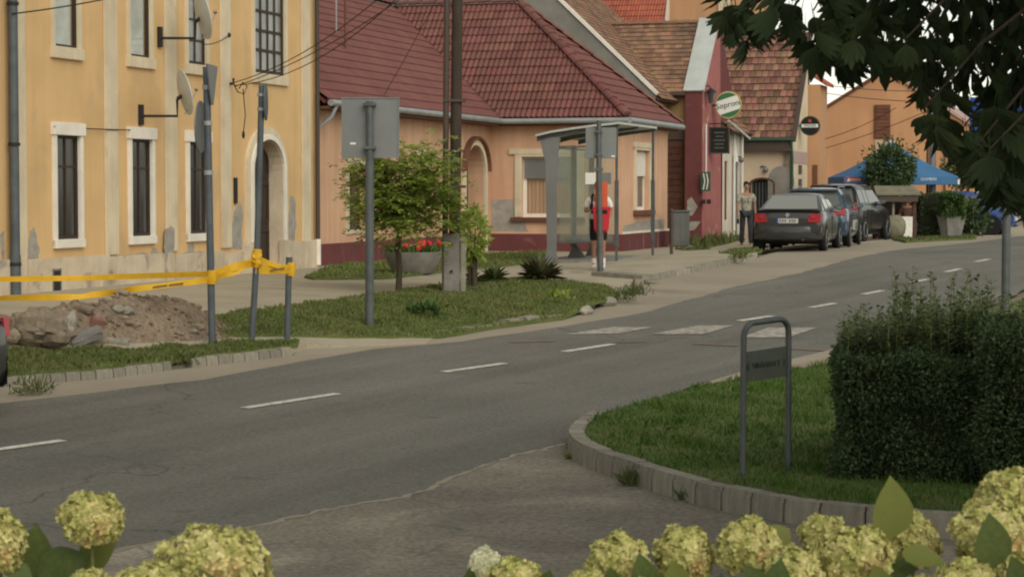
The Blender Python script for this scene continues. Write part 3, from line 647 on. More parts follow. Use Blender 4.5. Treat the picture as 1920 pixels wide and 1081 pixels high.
# lawns
def lawn(P, off, mat='soil_grass', n=0, h=.1, w=.012, gm='grass', name='lawn'):
    P = ragged(P, .06, .4); off -= PAV; fl = lambda x, y: pav_fn(x, y) + off
    o = tag(sheet(name, P, off, mat, .5, .05, fl), kind='structure')
    if n:
        V, F = blades(P, n, h, w, lambda x, y: fl(x, y) - .01); q = foliage('grass', V, F, gm); q['label'] = 'grass blades growing on the lawn'; q['category'] = 'grass'
    return o
G = lambda L, off=.13: [gw(*p, off) for p in L]
lawn(G([(-80, 718), (37, 701), (207, 687), (322, 672), (358, 667), (540, 648), (558, 644), (556, 638), (470, 640), (380, 648), (200, 656), (100, 655), (-80, 662)], .12), .125, n=17000, h=.06, w=.011)
lawn(G([(400, 626), (520, 624), (640, 621), (830, 616), (905, 604), (1060, 583), (1140, 560), (1166, 547), (1120, 532), (1060, 526), (990, 521), (900, 522), (830, 532), (740, 546), (640, 560), (540, 572), (400, 590)], .14), .14, n=42000, h=.055, w=.012)
lawn(G([(575, 517), (620, 497), (700, 490), (860, 478), (1022, 470), (1026, 488), (830, 508), (720, 520), (590, 521)], .14), .14, n=10000, h=.06, w=.016)
lawn(G([(1285, 455), (1310, 428), (1345, 418), (1385, 420), (1398, 446), (1330, 462)], .14), .13, n=3500, h=.26, w=.022, gm='weed')
lawn(G([(1345, 473), (1380, 467), (1425, 465), (1425, 470), (1390, 476)], .12), .115, n=900, h=.06, w=.02)
lawn(G([(1262, 466), (1320, 462), (1330, 466), (1290, 468)], .12), .115, n=500, h=.06, w=.02, gm='weed')
lawn(G([(1668, 447), (1770, 444), (1830, 440), (1830, 446), (1700, 452)], .05), .05, n=1200, h=.07, w=.025, gm='weed')

# kerbs: every stone its own block
def kerb(name, line, h, w, l, mat='kerb', label_kind='structure', gap=.012, jit=.006, inner=1, off=0.0, top_in=.0):
    """stones along a world polyline; inner = side the stone's body lies on"""
    P = densify(line, .05, False); root = bpy.data.objects.new(name, None); COL.objects.link(root); p0 = P[0]; root.location = (p0.x, p0.y, g(p0.x, p0.y)); root['kind'] = 'structure'
    ROOT[root.name] = Matrix.Translation(root.location)
    acc = 0; i0 = 0; L = l * random.uniform(.92, 1.08); meshes = []
    for i in range(1, len(P)):
        acc += (P[i] - P[i - 1]).length
        if acc >= L or i == len(P) - 1:
            a, b = P[i0], P[i]
            if (b - a).length > .05:
                d = (b - a).normalized(); n = Vector((-d.y, d.x)) * inner; c = (a + b) / 2; half = (b - a).length / 2 - gap / 2
                if len(meshes) < 4:
                    mb = MB(); x, y = .5, w
                    mb.box((-x, 0, -.12), (x, y, 0)); o = mb.build(name + '_stone', mat, bevel=.014); me = o.data; bpy.data.objects.remove(o)
                    meshes.append(me)
                o = link('kerb_stone', random.choice(meshes), None, root)
                z = g(c.x, c.y) + h + off + random.uniform(-jit, jit)
                z1, z2 = g(a.x, a.y), g(b.x, b.y)
                mx = Matrix(((d.x, n.x, 0), (d.y, n.y, 0), (0, 0, 1)))
                if inner < 0: mx = Matrix(((-d.x, n.x, 0), (-d.y, n.y, 0), (0, 0, 1)))
                m4 = mx.to_4x4() @ Matrix.Rotation(random.uniform(-.012, .012), 4, 'Z'); m4.translation = Vector((c.x, c.y, z)) - root.location
                sl = math.atan2(z2 - z1, (b - a).length); m4 = m4 @ Matrix.Rotation(sl * (-1 if inner > 0 else 1), 4, 'Y')
                o.matrix_local = m4 @ Matrix.Diagonal((half * 2, 1, (h + .12) / .12 if h > .15 else 1.6, 1))
            acc = 0; i0 = i; L = l * random.uniform(.92, 1.08)
    return root
kerb('left_kerb', [gw(*p) for p in kerb_left[:4]], .105, .16, .20)
kerb('left_kerb', [gw(*p) for p in kerb_left[4:]], .11, .16, .20)
kerb('bay_kerb', [gw(*p) for p in bay], .115, .16, .95)
island = smooth_line([gw(*p) for p in [(1108, 806), (1078, 822), (1060, 846), (1072, 866), (1110, 884), (1160, 902), (1200, 915), (1260, 935), (1330, 955), (1420, 973), (1500, 987), (1640, 1003), (1780, 1015)]] + [(5.2, 15.3), (9, 15.1)], 2)
kerb('island_kerb', island, .20, .17, .31, inner=1)
isl_in = []
for i, p in enumerate(island):
    d = (island[min(i + 1, len(island) - 1)] - island[max(i - 1, 0)]).normalized(); isl_in.append(p + Vector((-d.y, d.x)) * .13)
ISL = [tuple(p) for p in isl_in] + [(14, 16), (14, 40), (10.8, 41), (8.6, 36.2)] + [gw(1572, 667, .1), gw(1400, 705, .1), gw(1320, 722, .1), gw(1200, 765, .1)]
def isl_fn(x, y):
    d = min((Vector((x, y)) - p).length for p in isl_in)
    return g(x, y) + .05 + .125 * max(0, 1 - max(0, d - .5) / 5)
tag(sheet('island_lawn', ISL, .15, 'soil_grass', .5, .2, isl_fn), kind='structure')
near = [p for p in ISL if p[1] < 30]
near = [tuple(p) for p in isl_in] + [(9, 18), (9, 28)] + [gw(1572, 667, .1), gw(1400, 705, .1), gw(1320, 722, .1), gw(1200, 765, .1)]
V, F = blades(near, 75000, .06, .0055, lambda x, y: isl_fn(x, y) - .008); q = foliage('grass', V, F, 'dark_grass'); q['label'] = 'short grass of the kerbed island by the hedge'; q['category'] = 'grass'
# rough broken stones edging the verge and pale blocks by the bus bay
tag(kerb('rough_edging', [gw(*p) for p in kerb_mid], .10, .2, .42, jit=.03, gap=.09))
for px, py, r, t in [(1098, 583, (.22, .12, .09), 'pale broken edging stone in the grass, first of three by the bus bay'), (1138, 568, (.19, .13, .11), 'pale broken edging stone, middle of three by the bus bay'), (1163, 556, (.17, .12, .13), 'pale broken edging stone standing tallest by the bus bay')]:
    p = gp(px, py, .05); o = link('edging_stone', ico_rock(None, r, .14), 'kerb', None, (p.x, p.y, g(p.x, p.y) + r[2] * .6)); o.rotation_euler.z = .9; tag(o, t, 'stone', 'pale edging stones by the bus bay')
p = gp(1150, 522, .1); mb = MB('W'); a, b = gp(1108, 517, .1), gp(1204, 524, .1); d = (b - a).normalized(); n = Vector((-d.y, d.x, 0))
mb.slab([a - Vector((0, 0, .02)), b - Vector((0, 0, .02)), b + n * .5 - Vector((0, 0, .02)), a + n * .5 - Vector((0, 0, .02))], (0, 0, .10)); tag(mb.build('step_slab', 'kerb', None, tuple(a), bevel=.01), 'long pale concrete slab at the foot of the bus stop pole', 'slab')
mb = MB('W'); c = gp(1198, 541, .0); mb.box((c.x - .09, c.y - .1, c.z - .05), (c.x + .09, c.y + .4, c.z + .17)); tag(mb.build('end_block', 'kerb', None, tuple(c), bevel=.015), 'pale concrete end block at the corner of the bus bay kerb', 'block')

# ------------------------------------------------------------------ yellow house on the left
YB = thing('yellow_house', 'yellow two storey plastered house with cream pilasters behind the rubble heap', 'house', S2W(0, 0, -1.62), SROT)
wc = [.035, 2.70, 5.03]; lowz = (-.78, .94); upz = (2.38, 4.25)
holes = [(c - .40, c + .40, *lowz) for c in wc] + [(c - .40, c + .40, *upz) for c in wc] + [(8.05, 8.87, *upz), (7.50, 8.95, -1.45, 1.06, .62)]
holes = holes[:7] and [(c - .40, c + .40, *lowz) for c in wc] + [(c - .40, c + .40, *upz) for c in wc] + [(7.68, 9.22, *upz), (7.45, 8.98, -1.45, 1.06, .62)] + [(c - .4, c + .4, *z) for c in (-2.9, -5.5) for z in (lowz, upz)]
mb = MB('S'); wall(mb, 'y', 0, -8, 10.9, -1.7, 6.3, holes, .32)
mb.poly([(10.9, 0, -1.7), (10.9, 9, -1.7), (10.9, 9, 6.3), (10.9, 0, 6.3)]); mb.poly([(-8, 0, -1.7), (-8, 9, -1.7), (-8, 9, 6.3), (-8, 0, 6.3)]); mb.poly([(-8, 9, -1.7), (10.9, 9, -1.7), (10.9, 9, 6.3), (-8, 9, 6.3)])
mb.build('wall', 'yellow_wall', YB, recalc=False)
mb = MB('S'); mb.slab([(-8.3, -.5, 6.3), (11.2, -.5, 6.3), (11.2, 4.5, 9.8), (-8.3, 4.5, 9.8)], (0, 0, .12)); mb.slab([(-8.3, 9.5, 6.3), (11.2, 9.5, 6.3), (11.2, 4.5, 9.8), (-8.3, 4.5, 9.8)], (0, 0, .12)); mb.build('roof', 'brown_tile', YB)
mb = MB('S'); mb.box((-8.2, -.32, 5.9), (11.05, 0, 6.28)); mb.build('cornice', 'cream', YB, bevel=.03)
for a, b in [(-6.7, -6.25), (-4.35, -3.9), (-1.82, -1.36), (1.33, 1.77), (3.65, 4.09), (6.05, 6.48), (10.10, 10.52)]:
    mb = MB('S'); mb.box((a, -.055, -1.08), (b, .002, 5.9)); mb.build('pilaster', 'cream', YB, bevel=.01)
js = [-8, -4.3, -1.4, 1.40, 3.90, 6.05, 7.16]; zt = [-1.03, -1.05, -1.07, -1.10, -1.13, -1.17]
for i in range(6):
    mb = MB('S'); mb.box((js[i] + .012, -.085, -1.72), (js[i + 1] - .012, .004, zt[i])); mb.build('plinth_block', 'plinth', YB, bevel=.012)
for a, b in ((9.27, 10.02), (10.05, 10.88)):
    mb = MB('S'); mb.box((a, -.10, -1.72), (b, .004, -1.02)); mb.build('plinth_block', 'plinth', YB, bevel=.012)
for c in wc + [-2.9, -5.5]:
    mb = MB('S'); abox(mb, 'y', 0, c - .5, c - .392, -.90, 1.11, -.05, .02); abox(mb, 'y', 0, c + .392, c + .5, -.90, 1.11, -.05, .02)
    abox(mb, 'y', 0, c - .53, c + .53, .93, 1.14, -.08, .02); abox(mb, 'y', 0, c - .5, c + .5, -.92, -.775, -.075, .05); mb.build('window_surround', 'white_trim', YB, bevel=.008)
    window(YB, 'y', 0, c - .40, c + .40, *lowz, frame='dark_wood', pane='dark_pane', dep=.02, fw=.06, cols=2, transom=.42)
    mb = MB('S'); abox(mb, 'y', 0, c - .5, c - .392, 2.2, 4.4, -.04, .02); abox(mb, 'y', 0, c + .392, c + .5, 2.2, 4.4, -.04, .02); abox(mb, 'y', 0, c - .5, c + .5, 4.24, 4.42, -.06, .02); abox(mb, 'y', 0, c - .53, c + .53, 2.18, 2.375, -.07, .05); mb.build('window_surround', 'cream', YB, bevel=.008)
    if c in (wc[0], wc[1]): window(YB, 'y', 0, c - .40, c + .40, *upz, frame='dark_wood', pane='glass', dep=.02, fw=.04, cols=1, curtain_or_reflection='curtain_or_reflection')
    else: window(YB, 'y', 0, c - .40, c + .40, *upz, frame='dark_wood', pane='sky_reflection_pane', dep=.02, fw=.06, cols=2, rows=3, transom=3.6)
c = 8.45
mb = MB('S'); abox(mb, 'y', 0, 7.56, 7.685, 2.36, 4.4, -.04, .02); abox(mb, 'y', 0, 9.215, 9.34, 2.36, 4.4, -.04, .02); abox(mb, 'y', 0, 7.56, 9.34, 4.24, 4.4, -.06, .02); abox(mb, 'y', 0, 7.56, 9.34, 2.17, 2.375, -.06, .05); mb.build('window_surround', 'cream', YB, bevel=.008)
window(YB, 'y', 0, 7.68, 9.22, *upz, frame='dark_wood', pane='sky_reflection_pane', dep=.02, fw=.07, cols=4, rows=3, transom=3.62, mw=.06)
# arched street door with a moulded surround, deep reveal and panelled leaf
mb = MB('S'); arch_trim(mb, 'y', 0, 7.45, 8.98, -1.6, 1.06, .62, .26, -.07, .01); mb.build('door_surround', 'cream', YB)
mb = MB('S'); arch_trim(mb, 'y', 0, 7.45, 8.98, -1.05, 1.06, .62, .10, -.11, -.06); mb.build('surround_bead', 'white_trim', YB)
mb = MB('S'); mb.box((7.05, -.14, -1.7), (7.52, .02, -.98)); mb.build('door_plinth', 'plinth', YB, bevel=.02)
mb = MB('S'); mb.box((8.92, -.14, -1.7), (9.26, .02, -.98)); mb.build('door_plinth', 'plinth', YB, bevel=.02)
mb = MB('S'); arch_trim(mb, 'y', 0, 7.47, 8.96, -1.6, 1.04, .61, .015, -.06, .315); mb.build('door_reveal', 'plinth', YB)
mb = MB('S'); mb.box((7.46, .24, -1.62), (8.97, .31, 1.04)); dl_ = mb.build('door', 'dark_wood', YB)
for a in (7.52, 8.25):
    for z0, z1 in ((-1.45, -.75), (-.62, .2), (.3, .8)):
        mb = MB('S'); ring(mb, 'y', 0, a, a + .66, z0, z1, .06, .215, .245); mb.build('door_panel', 'dark_wood', dl_)
mb = MB('S'); mb.box((8.205, .20, -1.6), (8.235, .245, 1.0)); mb.build('door_rail', 'dark_wood', dl_)
mb = MB('S'); mb.box((7.4, -.3, -1.7), (9.0, .5, -1.50)); mb.build('doorstep', 'concrete', YB, bevel=.01)
mb = MB('S'); q = hit(440, 357, 'y', 0); mb.box((q.x - .06, -.04, q.z - .25), (q.x + .06, .0, q.z + .25)); mb.build('bell_panel', 'iron', YB)
mb = MB('S'); q0, q1 = hit(98, 504, 'y', -.085), hit(115, 548, 'y', -.085); ring(mb, 'y', -.085, q0.x, q1.x, q1.z, q0.z, .03, -.012, .02); mb.build('cellar_grille', 'concrete', YB)
mb = MB('S'); mb.box((q0.x + .02, -.092, q1.z + .02), (q1.x - .02, -.086, q0.z - .02)); mb.build('cellar_opening', 'iron', YB)
mb = MB('S'); mb.tube([(-1.9, -.14, -1.0), (-1.9, -.14, 6.0)], .075, 12); mb.tube([(-1.9, -.14, -1.62), (-1.9, -.14, -.98)], .085, 12); dp = mb.build('downpipe', 'blue_grey', YB, smooth=40)
for z in (.72, 2.9, -1.15): mb = MB('S'); mb.tube([(-1.9, -.14, z), (-1.9, -.14, z + .05)], .095, 12); mb.build('pipe_clip', 'iron', dp)
mb = MB('S'); mb.tube([(10.78, -.1, -1.0), (10.78, -.1, 6.1)], .05, 10); mb.build('downpipe', 'brown_metal', YB, smooth=40)
mb = MB('S'); mb.tube([(10.78, -.1, -1.55), (10.78, -.1, -1.0)], .065, 10); mb.build('pipe_shoe', 'white_trim', YB, smooth=40)
# plaster fallen off: ragged patches of grey render
def patch(pts, c=0.0, d=.006):
    P = []
    for (x1, y1), (x2, y2) in zip(pts, pts[1:] + pts[:1]):
        for k in range(4):
            t = k / 4; q = hit(x1 + (x2 - x1) * t + random.uniform(-1.6, 1.6), y1 + (y2 - y1) * t + random.uniform(-1.6, 1.6), 'y', c); P.append((q.x, c - d, q.z))
    MB('S').slab(P, (0, d + .01, 0)).build('bare_patch', 'bare_plaster', YB)
patch([(50, 488), (53, 455), (57, 432), (63, 424), (69, 450), (73, 470), (70, 489)])
patch([(309, 476), (310, 432), (320, 424), (328, 430), (326, 476)], -.056)
patch([(283, 476), (286, 463), (292, 466), (294, 476)]); patch([(350, 472), (354, 458), (364, 456), (362, 472)])
patch([(432, 467), (434, 425), (440, 395), (450, 374), (454, 400), (453, 466)]); patch([(541, 460), (541, 410), (545, 368), (554, 372), (555, 410), (552, 452)])
patch([(1, 490), (1, 440), (6, 432), (8, 490)])
# crack running along the top of the plinth
for a, b in (((75, 488), (130, 486)), ((225, 479), (300, 476)), ((335, 475), (400, 474))):
    patch([a, ((a[0] + b[0]) / 2, a[1] - 4), (b[0], b[1] - 2), b, ((a[0] + b[0]) / 2, b[1] + 1)])

def dish(px, py, Y, r, tilt, label):
    q = hit(px, py, 'y', -.75); c = S2W(q.x, -.75, q.z)
    r_ = thing('satellite_dish', label, 'satellite dish', tuple(c), SROT, 'satellite dishes on the yellow house')
    mb = MB(); prof = [(r * k / 8, -.16 * r * (1 - (k / 8) ** 2)) for k in range(1, 9)] + [(r * (1 - k / 8) + .001, .012 - .16 * r * (1 - ((8 - k) / 8) ** 2)) for k in range(0, 8)]
    mb.lathe(prof, sides=24); R = Matrix.Rotation(rad(72), 4, Vector((1, -.55, 0))) ; R = Vector((.62, -.72, .22)).to_track_quat('Z', 'Y').to_matrix().to_4x4()
    mb.v = [R @ v for v in mb.v]; mb.build('reflector', 'dish', r_, smooth=50)
    mb = MB(); f = R @ Vector((0, 0, r * .95)); lo = R @ Vector((0, -r, 0)); lo2 = Vector((0, 0, -r)); f = f * .62; mb.tube([lo2 * .95, f], .012, 6); mb.build('feed_arm', 'zinc', r_)
    mb = MB(); mb.tube([f, f * .8], .028, 8); mb.build('receiver', 'grey_pane', r_)
    mb = MB(); mb.tube([(-.05, .12, -.12), (-.05, .12, -.42), (-.25, .7, -.42)], .025, 8); mb.tube([(-.05, .12, -.12), (0, .03, -.05)], .04, 6); mb.build('bracket', 'iron', r_)
    mb = MB(); mb.box((-.32, .69, -.58), (-.2, .745, -.22)); mb.build('wall_plate', 'iron', r_)
    return r_
dish(346, 173, 0, .41, 0, 'pale satellite dish on a bracket between the storeys of the yellow house')
dish(380, 28, 0, .45, 0, 'pale satellite dish in front of the third upper window, cut by the top edge')

# ------------------------------------------------------------------ pink house with the red tiled roof
L1 = 23.98; WX = 26.9; FX = 30.2; EZ = 1.97; RZ = 5.33; ly0 = .2; ly1 = -3.5
PB = thing('pink_house', 'salmon pink corner house with red tiled roof and burgundy plinth', 'house', S2W(L1, ly1, -1.62), SROT)
dh = (21.75, 23.45, -1.6, 1.25, .75)
h_main = [(13.35, 14.45, -.95, .55), (17.9, 18.6, -.2, .95, .35), dh]
mb = MB('S'); wall(mb, 'y', ly0, 11.0, L1, -1.7, EZ + .05, h_main, .45)
h_w = [(-2.25, -.72, -.68, .95)]
wall(mb, 'x', L1, ly1, ly0, -1.7, EZ + .05, h_w, .22)
h_s = [(25.55, 27.2, -.50, 1.15)]
wall(mb, 'y', ly1, L1, 29.55, -1.7, EZ + .05, h_s, .30)
mb.poly([(29.55, ly1, -1.7), (29.55, 8, -1.7), (29.55, 8, EZ), (29.55, ly1, EZ)]); mb.poly([(11, ly0, -1.7), (11, 8, -1.7), (11, 8, EZ), (11, ly0, EZ)]); mb.poly([(11, 8, -1.7), (29.55, 8, -1.7), (29.55, 8, EZ), (11, 8, EZ)])
mb.build('wall', 'pink_wall', PB, recalc=False)
mb = MB('S'); mb.box((11.0, ly0 - .05, -1.72), (21.5, ly0 + .01, -1.13)); mb.box((23.62, ly0 - .05, -1.72), (L1 - .051, ly0 + .01, -1.13)); mb.box((L1 - .05, ly1 - .05, -1.72), (L1 + .01, ly0 - .02, -1.13)); mb.box((L1 + .011, ly1 - .05, -1.72), (29.6, ly1 + .01, -1.13))
mb.build('plinth', 'burgundy', PB, bevel=.01)
mb = MB('S'); mb.box((L1 + .1, ly1 - .055, -1.125), (29.6, ly1 + .01, -1.07)); mb.build('plinth_line', 'white_trim', PB)
for zz in (26.3, 28.1): mb = MB('S'); mb.box((zz, ly1 - .056, -1.6), (zz + .04, ly1 - .04, -1.13)); mb.build('plinth_joint', 'concrete', PB)
def patch2(ax, c, pts, d=.006):
    P = []
    for (x1, y1), (x2, y2) in zip(pts, pts[1:] + pts[:1]):
        for k in range(5):
            t = k / 5; q = hit(x1 + (x2 - x1) * t + random.uniform(-1, 1), y1 + (y2 - y1) * t + random.uniform(-.8, .8), ax, c); P.append((c - d, q.y, q.z) if ax == 'x' else (q.x, c - d, q.z))
    MB('S').slab(P, ((d + .01), 0, 0) if ax == 'x' else (0, d + .01, 0)).build('bare_patch', 'bare_plaster', PB)
patch2('x', L1, [(922, 433), (922, 374), (962, 374), (966, 400), (985, 415), (990, 434)])
patch2('y', ly1, [(1168, 434), (1170, 424), (1200, 414), (1246, 411), (1246, 428)])
# window of the wing beside the shelter: pale surround, half lowered roller shutter, sill
mb = MB('S'); ring(mb, 'x', L1, -2.45, -.52, -.68, 1.15, .20, -.05, .02, wt=.20, wb=0); abox(mb, 'x', L1, -2.6, -.36, 1.02, 1.17, -.07, .02); mb.build('window_surround', 'cream', PB, bevel=.01)
window(PB, 'x', L1, -2.25, -.72, -.68, .95, frame='white_trim', pane='glass', dep=.12, fw=.10, cols=2, curtain_or_reflection='pink_wall')  # wall-coloured sheet behind the glass stands in for a reflection of the wall
mb = MB('S')
for k in range(9): abox(mb, 'x', L1, -2.2, -.77, .90 - .06 * k - .055, .90 - .06 * k, .075, .105)
mb.build('roller_shutter', 'sign_back', PB)
mb = MB('S'); abox(mb, 'x', L1, -2.5, -.42, -.80, -.685, -.12, .05); mb.build('window_sill', 'shutter_brown', PB, bevel=.01)
mb = MB('S'); ring(mb, 'y', ly1, 25.35, 27.4, -.5, 1.35, .2, -.05, .02, wt=.2, wb=0); abox(mb, 'y', ly1, 25.25, 27.5, 1.22, 1.37, -.07, .02); mb.build('window_surround', 'cream', PB, bevel=.01)
window(PB, 'y', ly1, 25.55, 27.2, -.5, 1.15, frame='white_trim', pane='grey_pane', dep=.14, fw=.09, cols=2)
mb = MB('S')
for k in range(12): abox(mb, 'y', ly1, 25.6, 27.15, 1.10 - .055 * k - .05, 1.10 - .055 * k, .09, .12)
mb.build('roller_shutter', 'white_trim', PB)
mb = MB('S'); abox(mb, 'y', ly1, 25.3, 27.45, -.64, -.505, -.14, .05); mb.build('window_sill', 'shutter_brown', PB, bevel=.01)
mb = MB('S'); ring(mb, 'y', ly0, 13.2, 14.6, -.95, .75, .15, -.04, .02, wb=.1); mb.build('window_surround', 'cream', PB, bevel=.01)
window(PB, 'y', ly0, 13.35, 14.45, -.95, .55, frame='dark_wood', pane='dark_pane', dep=.14, fw=.08, cols=2)
mb = MB('S'); arch_trim(mb, 'y', ly0, 17.9, 18.6, -.2, .95, .35, .15, -.05, .01); mb.build('window_surround', 'cream', PB)
window(PB, 'y', ly0, 17.9, 18.6, -.2, .95, frame='white_trim', pane='grey_pane', dep=.2, fw=.05, cols=1)
mb = MB('S'); arch_trim(mb, 'y', ly0, dh[0], dh[1], -1.6, 1.25, .75, .16, -.07, .01); mb.build('door_surround', 'cream', PB)
mb = MB('S'); arch_trim(mb, 'y', ly0, dh[0] - .16, dh[1] + .16, .55, 1.41, .8, .07, -.16, .01); mb.build('door_hood', 'shutter_brown', PB)
mb = MB('S'); mb.box((dh[0] - .02, ly0 + .45, -1.6), (dh[1] + .02, ly0 + .52, 1.3)); do = mb.build('door', 'dark_wood', PB)
for a in (21.85, 22.65):
    for z0, z1 in ((-1.45, -.6), (-.45, .9)): mb = MB('S'); ring(mb, 'y', ly0, a, a + .68, z0, z1, .08, .42, .452); mb.build('door_panel', 'dark_wood', do)
# roof
hyp = math.hypot(WX - (L1 - .4), RZ - EZ); sw = (WX - (L1 - .4), 0, RZ - EZ)
EY = ly1 - .25                                    # street eave of the wing
ym = -.2                                          # eave of the long slope
vt = ym + (RZ - EZ) / .80                         # head of the valley
ry = EY + (WX - L1 + .4) * 1.19                   # street end of the ridge
slope_w = hyp
P0 = (L1 - .4, 0, EZ)
pw = [(-ym, 0), (-EY, 0), (-ry, slope_w), (-vt, slope_w)]
tile_slope(PB, P0, (0, -1, 0), sw, pw, .30, hyp / 14, 'red_tile', 'red_tile_joined', waves=2, separate=True, deck='burgundy', amp=.05, lift=.045, rough=.009)
sm = (0, .80 ** 0 * (vt - ym), RZ - EZ); hm = math.hypot(vt - ym, RZ - EZ)
pmn = [(11.05, 0), (L1 - .4, 0), (WX, hm), (11.05, hm)]
tile_slope(PB, (0, ym, EZ), (1, 0, 0), sm, pmn, .30, hm / 15, 'red_tile', 'red_tile_joined', waves=2, deck='burgundy', amp=.03, lift=.038)
hh = math.hypot(ry - EY, RZ - EZ)
tile_slope(PB, (0, EY, EZ), (1, 0, 0), (0, ry - EY, RZ - EZ), [(L1 - .4, 0), (FX, 0), (WX, hh)], .30, hh / 14, 'red_tile', 'red_tile_joined', waves=2, deck='burgundy', amp=.03, lift=.05)
tile_slope(PB, (FX, 0, EZ), (0, 1, 0), (WX - FX, 0, RZ - EZ), [(EY, 0), (9.2, 0), (9.2, math.hypot(FX - WX, RZ - EZ)), (ry, math.hypot(FX - WX, RZ - EZ))], .30, .336, 'red_tile', 'red_tile_joined', waves=2, deck='burgundy')
mb = MB('S'); mb.slab([(11.05, vt, RZ), (WX, vt, RZ), (WX, vt + 4.3, EZ), (11.05, vt + 4.3, EZ)], (0, 0, -.08)); mb.build('rear_roof', 'red_tile_joined', PB)
ridge_caps(PB, (L1 - .4, EY, EZ + .06), (WX, ry, RZ + .07), 'red_tile', .13, .38)
ridge_caps(PB, (WX, ry, RZ + .08), (WX, vt, RZ + .08), 'red_tile', .13, .38)
ridge_caps(PB, (FX, EY, EZ + .06), (WX, ry, RZ + .07), 'red_tile', .11, .38)
ridge_caps(PB, (11.05, vt, RZ + .08), (WX, vt, RZ + .08), 'red_tile', .13, .38)
mb = MB('S'); mb.tube([(L1 - .42, ym - .02, EZ + .03), (WX, vt, RZ + .02)], .04, 6); mb.build('valley_gutter', 'brown_metal', PB)
def gutter(root, p, q, r=.075, mat='zinc'):
    mb = MB('S'); mb.tube([p, q], r, 10); return mb.build('gutter', mat, root, smooth=50)
gutter(PB, (11.1, ym - .08, EZ - .06), (L1 - .5, ym - .08, EZ - .06)); gutter(PB, (L1 - .48, ym - .05, EZ - .07), (L1 - .48, EY - .05, EZ - .07)); gutter(PB, (L1 - .5, EY - .08, EZ - .07), (FX - .1, EY - .08, EZ - .07), .085)
mb = MB('S'); mb.box((11.1, ym - .02, EZ - .19), (L1 - .41, ym + .38, EZ - .13)); mb.box((L1 - .41, EY + .02, EZ - .19), (L1 - .02, ym + .38, EZ - .13)); mb.box((L1 - .02, EY + .02, EZ - .19), (FX - .3, ly1 - .02, EZ - .13)); mb.build('soffit', 'shutter_brown', PB)
mb = MB('S'); mb.tube([(11.45, ym - .08, EZ - .08), (11.35, ym + .0, EZ - .35), (11.3, ly0 - .09, EZ - .6), (11.3, ly0 - .09, -1.1)], .05, 10); mb.build('downpipe', 'zinc', PB, smooth=60)
mb = MB('S'); mb.tube([(11.3, ly0 - .09, -1.6), (11.3, ly0 - .09, -1.1)], .07, 10); mb.build('pipe_shoe', 'concrete', PB, smooth=60)
mb = MB('S'); q = hit(648, 40, 'y', 1.6); mb.tube([(q.x, 1.6, 3.2), (q.x, 1.6, 5.2)], .035, 8); mb.build('vent_pipe', 'red_tile', PB, smooth=60)
mb = MB('S'); mb.tube([(q.x + .9, 2.2, 3.8), (q.x + .9, 2.2, 6.4)], .025, 8); mb.build('aerial_mast', 'zinc', PB, smooth=60)

# ------------------------------------------------------------------ house behind the grey fire wall, with the burgundy parapet
GB = thing('parapet_house', 'house with grey fire wall, brown tiles and burgundy parapet gable capped in pale metal', 'house', S2W(33, -3.5, -1.55), SROT)
GL = 30.5; k = .955; ez = 2.9; rl = 4.0; rz = ez + (rl + 2.9) * k
mb = MB('S'); mb.slab([(GL, -2.75, -1.7), (GL, -2.9, ez), (GL, rl, rz), (GL, 11, ez), (GL, 11, -1.7)], (.3, 0, 0)); mb.build('fire_wall', 'grey_render', GB)
mb = MB('S'); dv = Vector((0, 1, k)).normalized(); nv = Vector((0, -k, 1)).normalized()
a = Vector((GL - .05, -2.95, ez - .03)); b = Vector((GL - .05, rl, rz)); mb.slab([a, b, b + nv * .10, a + nv * .10], (.14, 0, 0)); mb.build('verge_flashing', 'white_trim', GB)
tile_slope(GB, (0, -3.05, ez - .12), (1, 0, 0), (0, 1, k), [(GL + .1, 0), (38.5, 0), (38.5, 9.6), (GL + .1, 9.6)], .20, .17, 'brown_tile', 'brown_tile', waves=0, lift=.03, stagger=True, rough=.008, deck='brown_metal')
mb = MB('S'); mb.slab([(GL, rl, rz - .1), (38.5, rl, rz - .1), (38.5, 11, ez - .1), (GL, 11, ez - .1)], (0, 0, -.1)); mb.build('rear_roof', 'brown_tile', GB)
mb = MB('S'); wall(mb, 'y', -2.7, GL + .3, 33.2, -1.7, 2.95); mb.build('street_wall', 'ochre_wall', GB, recalc=False)
mb = MB('S'); wall(mb, 'x', 33.2, -3.3, -2.0, 1.92, 3.0); wall(mb, 'x', 33.2, -3.3, -3.22, -1.7, 1.92); mb.build('wing_wall', 'ochre_wall', GB, recalc=False)
gt = MB('S').box((33.19, -3.22, 1.62), (33.4, -1.9, 1.92)).build('gate_lintel', 'brown_metal', GB)
gt = MB('S').box((33.24, -3.21, -1.6), (33.28, -1.9, 1.6)).build('gate', 'brown_metal', GB)
for i in range(16): MB('S').box((33.19, -3.21, -1.55 + i * .195), (33.236, -1.92, -1.55 + i * .195 + .18)).build('plank', 'brown_plank', gt)
we, wr = 32.95, 35.3
tile_slope(GB, (we, 0, 3.05), (0, -1, 0), (wr - we, 0, 2.30), [(2.75, 0), (3.3, 0), (3.3, 3.27), (.36, 3.27)], .19, .205, 'brown_tile', 'brown_tile', waves=0, lift=.045, stagger=True, rough=.01, deck='brown_metal')
mb = MB('S'); mb.slab([(wr, -3.3, 5.33), (wr, -.3, 5.33), (2 * wr - we, -2.6, 3.05), (2 * wr - we, -3.3, 3.05)], (0, 0, -.08)); mb.build('rear_roof', 'brown_tile', GB)
ridge_caps(GB, (wr, -3.28, 5.36), (wr, -.2, 5.36), 'brown_tile', .12, .36)
gutter(GB, (we - .06, -3.3, 3.0), (we - .06, -2.6, 3.0), .06, 'brown_metal')
